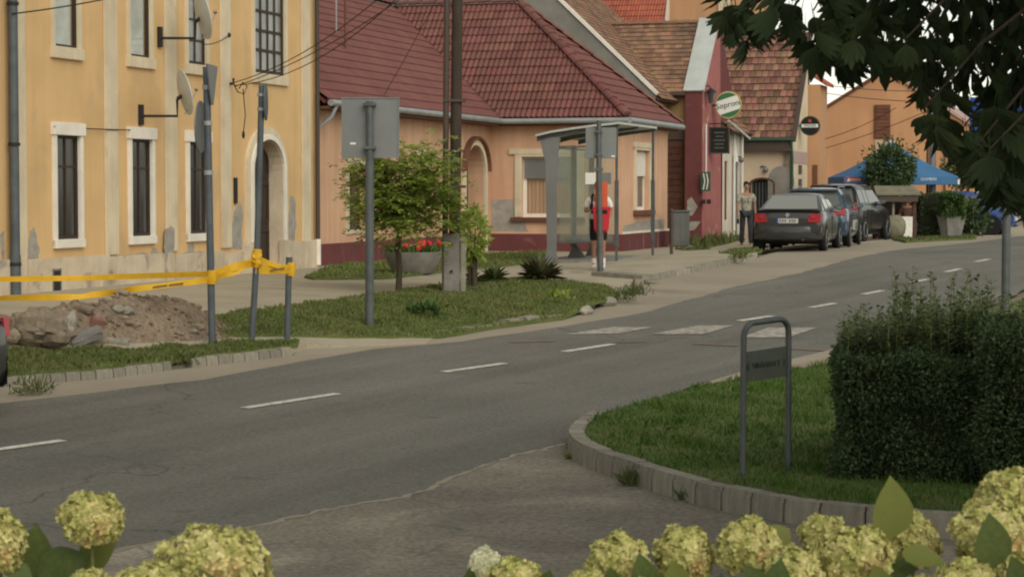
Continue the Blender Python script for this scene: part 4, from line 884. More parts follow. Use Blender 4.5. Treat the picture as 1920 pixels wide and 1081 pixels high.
pk = 5.35; mb = MB('S'); prof = [(we, -1.7), (we, 3.12), (wr, pk + .12), (wr + .35, pk + .12), (2 * wr - we + .3, 3.12), (2 * wr - we + .3, -1.7)]
mb.slab([(x, -3.30, z) for x, z in prof], (0, -.52, 0)); mb.build('parapet_gable', 'burgundy', GB)
mb = MB('S'); mb.slab([(x - (.012 if x == we else 0), -3.822, z) for x, z in [(we + .02, -1.7), (we + .02, 3.1), (wr, pk + .08), (wr + .3, pk + .08), (36.0, -1.7)]], (0, -.02, 0)); mb.build('street_render', 'rose_wall', GB)
for a, b in (((we - .05, 3.08), (wr, pk + .12)), ((wr, pk + .12), (wr + .36, pk + .12))):
    mb = MB('S'); d = Vector((b[0] - a[0], 0, b[1] - a[1])).normalized(); n = Vector((-d.z, 0, d.x)); A_ = Vector((a[0], -3.24, a[1])); B_ = Vector((b[0], -3.24, b[1])); mb.slab([A_, B_, B_ + n * .05, A_ + n * .05], (0, -.66, 0)); mb.build('parapet_cap', 'pale_zinc', GB)
for z0, z1, w in ((-.75, -.15, .3), (-1.2, -.9, .4)):
    mb = MB('S'); mb.slab([(we - .006, -3.36, z0), (we - .006, -3.36 - w * .6, z0 + .04), (we - .006, -3.40 - w, z0 + .3), (we - .006, -3.5, z1), (we - .006, -3.37, z1 - .1)], (.02, 0, 0)); mb.build('bare_patch', 'bare_plaster', GB)
mb = MB('S'); mb.tube([(we + .35, -3.88, .2), (we + .35, -3.88, 2.1)], .025, 6); mb.build('conduit', 'pipe_white', GB)
# ------------------------------------------------------------------ old tiled house with cream gable and green gutter
OB = thing('old_tiled_house', 'cream house with weathered red brown tiles, green gutter and arched recess', 'house', S2W(39.5, -3.7, -1.5), SROT)
W = 39.5; yo = -5.50; we2 = 39.2; wr2 = 42.75; ez2 = 1.78; rz2 = 5.56
ga = (W, -4.55, -4.05)
mb = MB('S'); wall(mb, 'y', -3.86, 36.0, W, -1.7, 2.1, [(36.35, 36.9, -.9, 1.0), (37.7, 38.9, -1.5, 1.2)], .25); mb.build('street_wall', 'white_wall', OB, recalc=False)
window(OB, 'y', -3.86, 36.35, 36.9, -.9, 1.0, frame='white_trim', pane='grey_pane', dep=.1, fw=.06, cols=1)
mb = MB('S'); mb.box((37.7, -3.80, -1.6), (38.9, -3.7, 1.2)); mb.build('street_door', 'sign_back', OB)
for x in (37.55, 38.95): mb = MB('S'); mb.tube([(x, -3.95, -1.5), (x, -3.95, 1.9)], .04, 8); mb.build('drainpipe', 'pipe_white', OB, smooth=60)
q0, q1 = hit(1440, 365, 'x', W), hit(1489, 311, 'x', W); q2, q3 = hit(1408, 372, 'x', W), hit(1450, 336, 'x', W)
mb = MB('S'); wall(mb, 'x', W, yo, -3.7, -1.7, ez2, [(q3.y, q2.y, -1.6, q3.z, .16)], .3); mb.build('wing_wall', 'tan_wall', OB, recalc=False)
mb = MB('S'); mid, hw_ = (q0.y + q1.y) / 2, abs(q1.y - q0.y) / 2; pts = [(W - .03, mid + hw_, -1.6)] + [(W - .03, mid + hw_ * math.cos(PI * t / 12), q1.z - .5 + .5 * math.sin(PI * t / 12)) for t in range(13)] + [(W - .03, mid - hw_, -1.6)]
mb.slab(pts, (.05, 0, 0)); mb.build('arched_niche', 'grey_render', OB)
gr = MB('S').box((W + .2, q3.y, -1.6), (W + .24, q2.y, q3.z)).build('gate_back', 'iron', OB)
for i in range(7):
    y = q3.y + .04 + i * (q2.y - q3.y - .08) / 6; mb = MB('S'); mb.tube([(W + .1, y, -1.6), (W + .1, y, q3.z - .1)], .018, 6); mb.build('gate_bar', 'steel', OB)
mb = MB('S'); arch_trim(mb, 'x', W, q3.y, q2.y, -1.5, q3.z, .16, .06, -.04, .01); mb.build('gate_arch', 'brown_plank', OB)
mb = MB('S'); mb.box((we2 + .05, yo - .05, ez2 - .42), (W + .02, -3.4, ez2 - .06)); mb.build('eaves_board', 'brown_metal', OB)
gutter(OB, (we2 - .02, yo - .1, ez2 - .03), (we2 - .02, -3.5, ez2 - .03), .06, 'green_pipe')
mb = MB('S'); mb.tube([(we2, yo - .04, ez2 - .05), (we2 + .12, yo - .04, ez2 - .4), (W - .07, yo - .04, ez2 - .6), (W - .07, yo - .04, -1.5)], .05, 8); mb.build('downpipe', 'green_pipe', OB, smooth=60)
hy = math.hypot(wr2 - we2, rz2 - ez2)
tile_slope(OB, (we2, 0, ez2), (0, -1, 0), (wr2 - we2, 0, rz2 - ez2), [(2.45, 0), (-yo + .05, 0), (-yo + .05, hy), (1.9, hy)], .215, hy / 16, 'old_tile', 'old_tile', waves=0, separate=True, gap=.016, lift=.055, stagger=True, rough=.02, deck='brown_metal')
mb = MB('S'); d = Vector((wr2 - we2, 0, rz2 - ez2)); mb.slab([Vector((we2 - .02, yo - .06, ez2 - .12)), Vector((we2 - .02, yo - .06, ez2 - .12)) + d, Vector((we2 - .02, yo - .06, ez2 + .06)) + d, Vector((we2 - .02, yo - .06, ez2 + .06))], (0, -.14, 0)); mb.build('verge_board', 'brown_metal', OB)
ridge_caps(OB, (wr2, yo - .1, rz2 + .02), (wr2, -2.0, rz2 + .02), 'grey_render', .12, .4)
mb = MB('S'); mb.slab([(W, yo, -1.7), (W, yo, ez2), (wr2, yo, rz2 - .05), (43.0, yo, rz2 - .05), (43.0, yo, -1.7)], (0, .3, 0)); mb.build('street_gable', 'cream', OB)
mb = MB('S'); mb.slab([(W - .005, yo - .02, .98), (W - .005, yo - .02, 1.38), (43.0, yo - .02, 1.38), (43.0, yo - .02, .98)], (0, .04, 0)); mb.build('gable_band', 'mauve_roof', OB)
for z in (.62, .15, -.35): mb = MB('S'); mb.box((41.0, yo - .03, z), (41.6, yo + .01, z + .3)); mb.build('small_window', 'brown_metal', OB)
tile_slope(OB, (0, -4.15, 1.95), (1, 0, 0), (0, 1, .95), [(36.05, 0), (W + .2, 0), (W + 3.0, 4.0), (36.05, 4.0)], .215, .24, 'old_tile', 'brown_tile', waves=0, lift=.04, stagger=True, rough=.01, deck='brown_metal')
gutter(OB, (36.0, -4.2, 1.93), (39.3, -4.2, 1.93), .05, 'brown_metal')
mb = MB('S'); mb.slab([(wr2, yo, rz2 - .02), (wr2, -2, rz2 - .02), (wr2 + 3, -2, 2.6), (wr2 + 3, yo + .3, 2.6)], (0, 0, -.06)); mb.build('rear_roof', 'brown_tile', OB)
mb = MB('S'); mb.box((W, -2.2, -1.7), (W + 6, 3, 2.0)); mb.build('rear_wall', 'tan_wall', OB)
# ------------------------------------------------------------------ orange annexe, tall orange house, red roofed house, far orange gable
AB = thing('orange_annexe', 'narrow orange street house with a small red roof beside the cream gable', 'house', S2W(43.2, -5.9, -1.5), SROT)
mb = MB('S'); mb.box((43.05, -5.92, -1.7), (44.7, -1.5, 3.75)); mb.build('wall', 'orange_wall', AB)
for z in (.2, -.9): mb = MB('S'); mb.box((43.03, -5.84, z), (43.06, -5.66, z + .75)); mb.build('wall_slot', 'shutter_brown', AB)
mb = MB('S'); mb.slab([(43.02, -6.12, 3.7), (44.9, -6.12, 3.7), (44.9, -4.9, 4.5), (43.02, -4.9, 4.5)], (0, 0, .12)); mb.slab([(43.02, -1.2, 3.7), (44.9, -1.2, 3.7), (44.9, -4.9, 4.5), (43.02, -4.9, 4.5)], (0, 0, .12)); mb.build('roof', 'bright_tile', AB)
TB = thing('tall_orange_house', 'tall plain orange house with a white pilaster rising behind the brown roofs', 'house', S2W(52, 0, -1.5), SROT)
q0, q1 = hit(1255, 20, 'x', 52), hit(1358, 20, 'x', 52); q2 = hit(1222, 20, 'x', 52)
mb = MB('S'); mb.box((52, q1.y, -1.6), (62, q0.y, 10.5)); mb.build('wall', 'orange_wall', TB)
mb = MB('S'); mb.box((51.95, q0.y, -1.6), (61, q2.y, 10.4)); mb.build('white_bay', 'white_wall', TB)
mb = MB('S'); mb.box((51.9, q1.y - .12, -1.6), (52.6, q1.y + .22, 10.4)); mb.build('corner_strip', 'cream', TB)
q = hit(1239, 20, 'x', 51.85); mb = MB('S'); mb.tube([(51.85, q.y, -1), (51.85, q.y, 10)], .06, 8); mb.build('drainpipe', 'zinc', TB, smooth=60)
mb = MB('S'); mb.slab([(51.7, q2.y + .3, 10.4), (51.7, q1.y - .3, 10.4), (57, q1.y - .3, 13), (57, q2.y + .3, 13)], (0, 0, .12)); mb.slab([(62.3, q2.y + .3, 10.4), (62.3, q1.y - .3, 10.4), (57, q1.y - .3, 13), (57, q2.y + .3, 13)], (0, 0, .12)); mb.build('roof', 'brown_tile', TB)
RB = thing('red_roofed_house', 'bright red tiled roof with grey flashing between the brown roof and the white bay', 'house', S2W(45, 2, -1.5), SROT)
c = 44.0; a0, a1 = hit(1215, 42, 'x', c), hit(1237, 42, 'x', c); zb = a0.z - .6
tile_slope(RB, (c, 0, zb), (0, -1, 0), (3, 0, 3.2), [(-a0.y - 2.6, 0), (-a1.y + .1, 0), (-a1.y - .3, 4.6), (-a0.y - 5.0, 4.6)], .22, .30, 'bright_tile', 'bright_tile', waves=2, deck='burgundy')
dd = Vector((3, 0, 3.2)).normalized(); A_ = Vector((c - .02, a0.y + 1.2, zb + .05)) ; B_ = A_ + dd * 4.6 + Vector((0, 2.6, 0))
mb = MB('S'); mb.slab([A_, B_, B_ + Vector((0, .55, 0)), A_ + Vector((0, .55, 0))], (-.06, 0, .08)); mb.build('flashing', 'zinc', RB)
mb = MB('S'); mb.box((c + .2, a1.y, -1.6), (c + 5, a0.y + 5, zb)); mb.build('wall', 'white_wall', RB)
FB = thing('far_orange_house', 'big orange gable house at the far end of the street with a brown shutter', 'house', S2W(64, -8, -1.5), SROT)
c = 64.0; ap = hit(1662, 134, 'x', c); le = hit(1534, 214, 'x', c); re = hit(1822, 238, 'x', c)
mb = MB('S'); mb.slab([(c, le.y, -1.6), (c, le.y, le.z), (c, ap.y, ap.z), (c, re.y, re.z), (c, re.y, -1.6)], (12, 0, 0)); mb.build('wall', 'orange_wall', FB)
for s_, e_ in ((le, -1), (re, 1)):
    d = Vector((0, s_.y - ap.y, s_.z - ap.z)); A_ = Vector((c - .12, ap.y, ap.z + .02)); B_ = A_ + d * 1.05
    mb = MB('S'); mb.slab([A_, B_, B_ + Vector((12.3, 0, 0)), A_ + Vector((12.3, 0, 0))], (0, 0, .14)); mb.build('roof', 'shutter_brown' if e_ < 0 else 'mauve_roof', FB)
s0, s1 = hit(1641, 258, 'x', c), hit(1668, 198, 'x', c)
mb = MB('S'); mb.box((c - .07, s1.y - .04, s0.z - .04), (c + .01, s0.y + .04, s1.z + .04)); sh = mb.build('shutter', 'shutter_brown', FB)
q = hit(1541, 212, 'x', c + 2); mb2 = MB('S'); mb2.box((c + 1.5, q.y - .12, q.z - .6), (c + 1.9, q.y + .16, q.z + .35)); mb2.build('chimney', 'brown_metal', FB)
for i in range(9): z = s0.z + (s1.z - s0.z) * i / 9; MB('S').box((c - .10, s1.y, z + .01), (c - .068, s0.y, z + (s1.z - s0.z) / 9 - .012)).build('board', 'shutter_brown', sh)
s0, s1 = hit(1641, 300, 'x', c), hit(1668, 262, 'x', c); MB('S').box((c - .04, s1.y, s0.z), (c + .01, s0.y, s1.z)).build('patched_opening', 'tan_wall', FB)
q = hit(1795, 320, 'x', c); q2 = hit(1772, 320, 'x', c)
for y in (q.y, q2.y): mb = MB('S'); mb.tube([(c - .06, y, -1.5), (c - .06, y, 2.2)], .04, 6); mb.build('downpipe', 'shutter_brown', FB)
# wooden pole pair in front of the far gable, a distant roof line beyond
pb = at(1748, 380, 72); pz = -1.42; r_ = thing('utility_pole', 'green grey utility pole standing in front of the far orange gable', 'utility pole', (pb.x, pb.y, pz))
mb = MB(); mb.tube([(0, 0, 0), (0, 0, 6.2)], [.13, .09], 10); mb.build('post', 'sign_back', r_, smooth=60); mb = MB(); mb.tube([(-.17, 0, 0), (-.17, 0, 5.6)], .045, 8); mb.build('stay_pipe', 'shutter_brown', r_, smooth=60)
mb = MB(); mb.box((-.5, -.05, 5.7), (.5, .05, 5.8)); mb.build('crossarm', 'pole_wood', r_)

# ------------------------------------------------------------------ signs of the cafes
def wsp(px, py, lx): q = hit(px, py, 'x', lx); return S2W(q.x, q.y, q.z)
RS = S2W(0, -1, 0) - S2W(0, 0, 0); IN = S2W(1, 0, 0) - S2W(0, 0, 0); UPV = Vector((0, 0, 1))      # to the right, away, up for a board facing down the street
def disc(c, r, d0, d1, sx=1.0):
    mb = MB('W'); P = [c + (RS * math.cos(2 * PI * i / 28) * r * sx + UPV * math.sin(2 * PI * i / 28) * r) + IN * d0 for i in range(28)]; return mb.slab(P, IN * (d1 - d0))
def band(c, r, z0, z1, d, tilt=0.0):                                # part of a disc between two heights (chord band), tilted
    P = []
    for i in range(33):
        z = z0 + (z1 - z0) * i / 32; x = math.sqrt(max(0, r * r - z * z)); P.append((x, z))
    L = [(-x, z) for x, z in P[::-1]]; ct, st = math.cos(tilt), math.sin(tilt)
    return MB('W').slab([c + RS * (x * ct - z * st) + UPV * (x * st + z * ct) + IN * d for x, z in P + L], IN * .004)
lx = 34.3; c = wsp(1366, 197, lx); rr = .43
t = thing('round_beer_sign', 'round green and white beer sign with slanted lettering hung above the burgundy wall', 'sign', tuple(c), 0)
disc(c, rr, -.06, .06, .95).build('sign_body', 'sign_gold', t); disc(c, rr * .93, -.066, -.06, .95).build('white_face', 'sign_white', t)
band(c, rr * .90, rr * .50, rr * .895, -.071, .30).build('green_top', 'sign_green', t); band(c, rr * .90, -rr * .895, -rr * .52, -.071, .30).build('green_bottom', 'sign_green', t)
ct, st = math.cos(.2), math.sin(.2); text_mesh(t, 'Soproni', .25, 'green_pipe', c - IN * .073 + UPV * .01, RS * ct + UPV * st, UPV * ct - RS * st)
mb = MB('W'); a = wsp(1366, 226, lx); b = wsp(1406, 260, lx + 3); mb.tube([a, b], .035, 6); mb.build('strut', 'pipe_white', t)
mb = MB('W'); mb.tube([c - RS * .4 + IN * .05, c - RS * .95 + IN * .1], .03, 6); mb.build('bracket', 'iron', t)
lx = 41.0; c = wsp(1519, 236, lx); rr = .335
t = thing('round_black_sign', 'round black sign with a white lettered band on the cream gable', 'sign', tuple(c), 0)
disc(c, rr, -.06, .06).build('sign_body', 'sign_dark', t); disc(c, rr * .97, -.063, -.06).build('rim', 'chalk_grey', t); disc(c, rr * .92, -.067, -.063).build('black_face', 'sign_dark', t)
MB('W').obox(c - IN * .069 + UPV * .0, RS * rr * .84, IN * .002, UPV * rr * .17).build('white_band', 'sign_white', t)
text_mesh(t, 'DREHER', .115, 'sign_dark', c - IN * .073, RS, UPV); disc(c + UPV * rr * .5, rr * .17, -.072, -.068).build('red_crest', 'sign_red', t)
mb = MB('W'); mb.tube([c - RS * .33, c - RS * .52], .025, 6); mb.obox(c - RS * .46, RS * .05, IN * .04, UPV * .05); mb.build('bracket', 'iron', t)
lx = 33.9; a, b = wsp(1331, 287, lx), wsp(1367, 239, lx); c = (a + b) / 2; w_, h_ = (b - a).dot(RS) / 2, (b.z - a.z) / 2
t = thing('hanging_board', 'dark square signboard hanging from the rose wall below the round beer sign', 'sign', tuple(c), 0)
MB('W').obox(c, RS * w_, IN * .03, UPV * h_).build('board', 'sign_dark', t)
for i, wd in enumerate((.55, .4, .6, .45, .5)): MB('W').obox(c - IN * .032 + UPV * (h_ * (.6 - i * .3)), RS * w_ * wd, IN * .002, UPV * .018).build('faded_line', 'chalk_grey', t)
for s_ in (-1, 1):
    MB('W').obox(c + RS * w_ * s_ - IN * .005, RS * .02, IN * .04, UPV * h_).build('frame', 'brown_metal', t); MB('W').obox(c + UPV * h_ * s_ - IN * .005, RS * (w_ + .02), IN * .041, UPV * .02).build('frame', 'brown_metal', t)
MB('W').tube([c + UPV * (h_ + .12) - RS * .5, c + UPV * (h_ + .12) + RS * .3], .02, 6).build('bracket', 'iron', t)
for s_ in (-.5, .5): MB('W').tube([c + UPV * h_ + RS * w_ * s_, c + UPV * (h_ + .12) + RS * w_ * s_], .008, 5).build('chain', 'iron', t)
lx = 32.80; a, b = wsp(1314.5, 358, lx), wsp(1332, 322, lx); c = (a + b) / 2
t = thing('arrow_sign', 'small dark green sign with two white chevrons on the burgundy corner', 'sign', tuple(c), 0)
w_, h_ = (b - a).dot(RS) / 2, (b.z - a.z) / 2; MB('W').obox(c, RS * w_, IN * .03, UPV * h_).build('panel', 'green_pipe', t)
for x in (-.35, .35):
    P = [(-.3, .85), (.0, .85), (.42, 0), (.0, -.85), (-.3, -.85), (.12, 0)]; MB('W').slab([c - IN * .036 + RS * (w_ * (x + p * .75)) + UPV * (h_ * q) for p, q in P], IN * .004).build('chevron', 'sign_white', t)
for i, px in enumerate((1317, 1327)):
    c = wsp(px + 2, 378, 32.85); tag(MB('W').obox(c, RS * .06, IN * .05, UPV * .07).build('meter_knob', 'iron', None, tuple(c), bevel=.01), 'small black fitting below the chevron sign, ' + ('left' if i == 0 else 'right') + ' of the pair', 'fitting', 'black fittings on the rose wall')
c = wsp(1333, 182, 33.3); t = thing('wall_lantern', 'small dark wall lantern left of the round beer sign', 'lantern', tuple(c), 0)
mb = MB(); mb.lathe([(.06, -.2), (.13, .12), (.13, .14)], sides=8); mb.build('lamp_glass', 'grey_pane', t); mb = MB(); mb.lathe([(.2, .14), (.05, .26)], sides=8); mb.build('lamp_cap', 'iron', t); mb = MB(); mb.tube([(0, 0, .26), (-.05, .05, .34), (-.35, .1, .34)], .02, 6); mb.build('bracket', 'iron', t)
c = wsp(1375, 275, 38); t = thing('folded_banner', 'white folded banner hanging on the white facade by the green gutter', 'banner', tuple(c), 0)
mb = MB(); mb.tube([(0, 0, .42), (.02, 0, .0), (.07, 0, -.5)], [.02, .09, .1], 8); mb.build('cloth', 'cloth_white', t, smooth=60); mb = MB(); mb.tube([(-.3, .05, .45), (.05, 0, .45)], .02, 6); mb.build('rod', 'pipe_white', t)
for px, py, lab in ((1390, 300, 'small white lamp on the facade under the folded banner'), (1436, 318, 'small bracket lamp on the tan wall left of the arched niche')):
    c = wsp(px, py, 38.6 if px < 1400 else 39.4); t = thing('wall_lamp', lab, 'lamp', tuple(c), 0); mb = MB(); mb.ball((0, 0, 0), .09); mb.build('globe', 'sign_back', t, smooth=80); mb = MB(); mb.tube([(0, 0, .08), (-.12, .1, .12), (-.2, .2, .05)], .02, 6); mb.build('arm', 'iron', t)

# ------------------------------------------------------------------ poles and signs of the verge
def pav(px, py):
    p = gp(px, py, PAV + .03)
    for _ in range(3): p = gp(px, py, pavoff(p.x, p.y) + .03)
    return p
def topz(p, px, py): return at(px, py, p.y) - p
# thin post with two edge-on plates
p = pav(398, 641); t = thing('sign_post', 'grey post with a triangle plate and a round plate seen edge-on by the rubble', 'sign post', tuple(p)); tp = topz(p, 387, 128)
mb = MB(); mb.tube([(0, 0, -.1), tuple(tp * .5), tuple(tp)], .048, 12); mb.build('post', 'blue_grey', t, smooth=60)
mb = MB(); mb.tube([tuple(tp), tuple(tp * 1.004)], .052, 12); mb.build('post_cap', 'steel', t)
ax = Vector((.07, 1, 0)).normalized(); nn = Vector((1, -.07, 0))
c = topz(p, 388, 122) + nn * .055; w_ = .34
mb = MB(); mb.slab([c + ax * w_, c + ax * -w_, c + ax * -.05 - Vector((0, 0, .52)), c + ax * .05 - Vector((0, 0, .52))], nn * .02); mb.build('triangle_plate', 'sign_back', t, bevel=.004)
c = topz(p, 388, 238) - nn * .075
mb = MB(); P = [c + ax * (math.cos(2 * PI * i / 24) * .34) + Vector((0, 0, math.sin(2 * PI * i / 24) * .34)) for i in range(24)]; mb.slab(P, -nn * .02); mb.build('round_plate', 'sign_back', t)
for f in (.93, .80, .62): mb = MB(); q = tp * f; mb.tube([q - tp.normalized() * .03, q + tp.normalized() * .03], .06, 12); mb.build('clamp', 'zinc', t, smooth=60)
# leaning post with an edge-on plate
p = pav(471, 637); t = thing('sign_post', 'slightly leaning dark post wrapped with yellow tape, a narrow plate at its top', 'sign post', tuple(p)); tp = topz(p, 491, 160)
mb = MB(); mb.tube([(0, 0, -.1), tuple(topz(p, 482, 470)), tuple(tp)], .042, 12); mb.build('post', 'blue_grey', t, smooth=60)
c = topz(p, 490, 192) + nn * .05; mb = MB(); P = [c + ax * (math.cos(2 * PI * i / 20) * .12) + Vector((0, 0, math.sin(2 * PI * i / 20) * .24)) for i in range(20)]; mb.slab(P, nn * .02); mb.build('plate', 'blue_grey', t)
for py in (178, 205): q = topz(p, 490, py); mb = MB(); mb.tube([q - Vector((0, 0, .02)), q + Vector((0, 0, .02))], .055, 10); mb.build('clamp', 'zinc', t, smooth=60)
pB = p
p = pav(538, 634); t = thing('stub_post', 'short grey stub post tied with yellow tape, right of the leaning post', 'post', tuple(p)); tp = topz(p, 542, 484)
mb = MB(); mb.tube([(0, 0, -.1), tuple(tp)], .042, 12); mb.build('post', 'blue_grey', t, smooth=60); mb = MB(); mb.tube([tuple(tp), tuple(tp + Vector((0, 0, .015)))], .046, 12); mb.build('post_cap', 'steel', t); pC = p
p = pav(693, 611); t = thing('square_road_sign', 'large square grey sign seen from behind on its own pole left of the little tree', 'road sign', tuple(p)); tp = topz(p, 693, 190)
mb = MB(); mb.tube([(0, 0, -.1), tuple(topz(p, 693, 300))], .062, 14); mb.tube([tuple(topz(p, 694, 300)), tuple(tp)], .052, 14); mb.build('post', 'steel', t, smooth=60)
a, b = topz(p, 640, 296), topz(p, 748, 182); y = -.0 + .075
mb = MB(); mb.box((a.x, y, a.z), (b.x, y + .025, b.z)); mb.build('sign_plate', 'sign_back', t, bevel=.006)
mb = MB(); ring(mb, 'y', y - .012, a.x, b.x, a.z, b.z, .018, 0, .011); mb.build('folded_rim', 'sign_back', t)
for py in (196, 277): q = topz(p, 693, py); mb = MB(); mb.box((q.x - .09, -.07, q.z - .025), (q.x + .09, .074, q.z + .025)); mb.build('clamp', 'steel', t, bevel=.006)
q = topz(p, 661, 269); mb = MB(); mb.box((q.x - .04, y - .004, q.z - .012), (q.x + .04, y - .001, q.z + .016)); mb.build('sticker', 'sign_white', t)
# telegraph pole with concrete foot and steel stay
p = pav(849, 547); t = thing('telegraph_pole', 'dark wooden telegraph pole bolted to a concrete stub with a thinner steel pole beside it', 'utility pole', tuple(p))
q = topz(p, 857, 0); mb = MB(); mb.tube([(.02, .22, .35), (q.x, .22, q.z), (q.x, .22, q.z + 1.6)], [.10, .092, .09], 14); mb.build('wood_pole', 'pole_wood', t, smooth=60)
q2 = topz(p, 837, 0); mb = MB(); mb.tube([(-.14, .16, .0), (q2.x, .16, q2.z), (q2.x, .16, q2.z + 1.2)], .05, 12); mb.build('steel_pole', 'brown_metal', t, smooth=60)
mb = MB(); mb.box((-.17, -.13, -.1), (.12, .11, .98)); mb.build('concrete_stub', 'concrete', t, bevel=.02); mb = MB(); mb.box((.13, -.09, -.1), (.22, .11, .93)); mb.build('concrete_stub', 'kerb', t, bevel=.012)
mb = MB(); mb.box((-.18, -.145, .05), (-.145, -.12, .93)); mb.build('cable_guard', 'brown_metal', t)
for z in (.35, .8): mb = MB(); mb.tube([(-.02, -.13, z), (-.02, -.16, z)], .025, 8); mb.build('bolt', 'iron', t)
for z in (1.75, 2.35, 3.2): mb = MB(); mb.box((q2.x - .07, .10, z), (q.x + .14, .36, z + .045)); mb.build('pole_band', 'brown_metal', t)
for k_, s_ in enumerate((-.12, .12)): mb = MB(); mb.tube([(q.x, .22, q.z + .9), (q.x + s_ * 2.5, .22, q.z + .9), (q.x + s_ * 2.5, .22, q.z + 1.05)], .02, 6); mb.lathe([(.05, 0), (.06, .06), (.03, .13)], (q.x + s_ * 2.5, .22, q.z + 1.05), 10); mb.build('insulator', 'sign_back', t)
TP = p + Vector((q.x, .22, q.z + .9))
def cable(a, b, sag, lab, r=.009, grp='overhead cables'):
    a, b = Vector(a), Vector(b); P = [a.lerp(b, i / 14) - Vector((0, 0, sag * 4 * (i / 14) * (1 - i / 14))) for i in range(15)]
    mb = MB('W'); mb.tube(P, r, 5); o = mb.build('overhead_cable', 'cable', None, tuple(a)); return tag(o, lab, 'cable', grp)
q = hit(436, 157, 'y', -.12); bk = S2W(q.x, -.12, q.z)
t = thing('cable_bracket', 'iron cable bracket with hanging loops on the yellow wall beside the arched door', 'bracket', tuple(bk)); mb = MB(); mb.tube([(-.1, .1, 0), (.02, -.02, 0), (.02, -.02, .1)], .03, 6); mb.build('bracket_arm', 'iron', t)
mb = MB(); mb.tube([(.02, 0, 0), (.1, 0, -.16), (.22, 0, -.2), (.28, 0, -.05), (.2, 0, .03), (.12, 0, -.1)], .012, 5); mb.tube([(.2, .02, -.1), (.24, .03, -.6), (.2, .03, -.95)], .010, 5); mb.ball((.2, .03, -.98), (.03, .03, .08), 6, 5); mb.build('cable_loop', 'cable', t)
cable(bk + Vector((.03, 0, .02)), TP + Vector((-.3, 0, .12)), .35, 'upper cable from the yellow wall bracket to the telegraph pole'); cable(bk + Vector((.03, -.05, -.04)), TP + Vector((-.3, 0, -.1)), .5, 'lower cable from the yellow wall bracket to the telegraph pole'); cable(bk + Vector((.06, 0, -.05)), TP + Vector((.3, 0, .12)), .28, 'cable from the yellow wall bracket to the far insulator of the telegraph pole')
q = hit(705, 186, 'y', .1); cable(S2W(q.x, -.1, q.z + .1), TP + Vector((0, 0, -.2)), .05, 'thin cable rising from the pink eaves to the telegraph pole', .007)
q = hit(28, 26, 'y', -.25); q2 = hit(200, -4, 'y', -.3); cable(S2W(q.x, -.2, q.z), S2W(q2.x, -.4, q2.z), .02, 'thin cable running from the grey downpipe of the yellow house to the top edge', .012)
q = hit(60, 235, 'y', -.02); q2 = hit(236, 238, 'y', -.02); cable(S2W(-.5, -.07, 1.06), S2W(2.2, -.07, 1.08), .01, 'thin cable stapled to the yellow wall between the two left windows', .010)
q = hit(433, 66, 'y', -.1); q2 = hit(388, 85, 'y', -.7); cable(S2W(q.x, -.06, q.z), S2W(q2.x - .2, -.75, q2.z), .05, 'thin cable from a wall hook to the upper satellite dish', .010)
c = S2W(q.x, -.05, q.z); tag(MB('W').ball(c, .05, 8, 6).build('cable_hook', 'iron', None, tuple(c)), 'small iron cable hook on the fourth pilaster of the yellow house', 'hook')
for (x1, y1, x2, y2), lab in zip([(1540, 262, 1680, 202), (1540, 280, 1800, 180), (1550, 175, 1815, 190), (1550, 160, 1815, 168)], ['lowest slanting cable before the far orange gable', 'upper slanting cable before the far orange gable', 'lower level cable against the sky above the orange gable', 'upper level cable against the sky above the orange gable']):
    cable(at(x1, y1, 76), at(x2, y2, 74), .12, lab, .012)

# ------------------------------------------------------------------ rubble heap
HY0 = gp(200, 644, .1).y; HY = HY0 + .8; HSL = (gp(410, 640, .1).y - gp(0, 652, .1).y) / (gp(410, 640, .1).x - gp(0, 652, .1).x); HX0 = gp(200, 644, .1).x
RH = Vector(((-5.6), HY, 0)); RH.z = g(RH.x, RH.y) + PAV
hb = thing('rubble_heap', 'heap of excavated earth and broken stone on the verge behind the tape', 'rubble heap', tuple(RH))
cx = [gp(px, 640, .1).x for px in (90, 250, 400)]; NX, NY = 80, 40; rows = []
x0, x1 = at(-40, 600, HY).x, at(432, 600, HY).x
import mathutils
def heap_h(x, y):
    px = 960 + FPX * x / HY; tops = [(-60, 605), (0, 600), (60, 596), (110, 580), (150, 560), (200, 551), (290, 548), (330, 560), (370, 592), (405, 625), (430, 642)]
    ty = tops[0][1]
    for (a, b), (c, d) in zip(tops, tops[1:]):
        if a <= px <= c: ty = b + (d - b) * (px - a) / (c - a)
    if px > 430: return g(x, y) + PAV - .03
    H = max(0, at(px, ty, HY).z - (g(x, y) + PAV))
    v = (y - HY - HSL * (x - HX0)) / .85; e = max(0, 1 - abs(v) ** 1.7)
    nz = mathutils.noise.fractal(Vector((x * 2.2, y * 2.2, .3)), 1.0, 2.0, 5)
    return (g(x, y) + PAV - .03) + (H * e) * (1 + .16 * nz) + .05 * nz * (1 if H > .05 and e > .05 else .3)
for j in range(NY + 1): rows.append([(x0 + (x1 - x0) * i / NX, HSL * (x0 + (x1 - x0) * i / NX - HX0) + HY - 1.0 + 2.0 * j / NY, heap_h(x0 + (x1 - x0) * i / NX, HSL * (x0 + (x1 - x0) * i / NX - HX0) + HY - 1.0 + 2.0 * j / NY)) for i in range(NX + 1)])
mb = MB('W'); mb.grid(rows); mb.build('earth', 'earth', hb, recalc=False, smooth=60)
gr = MB('W')
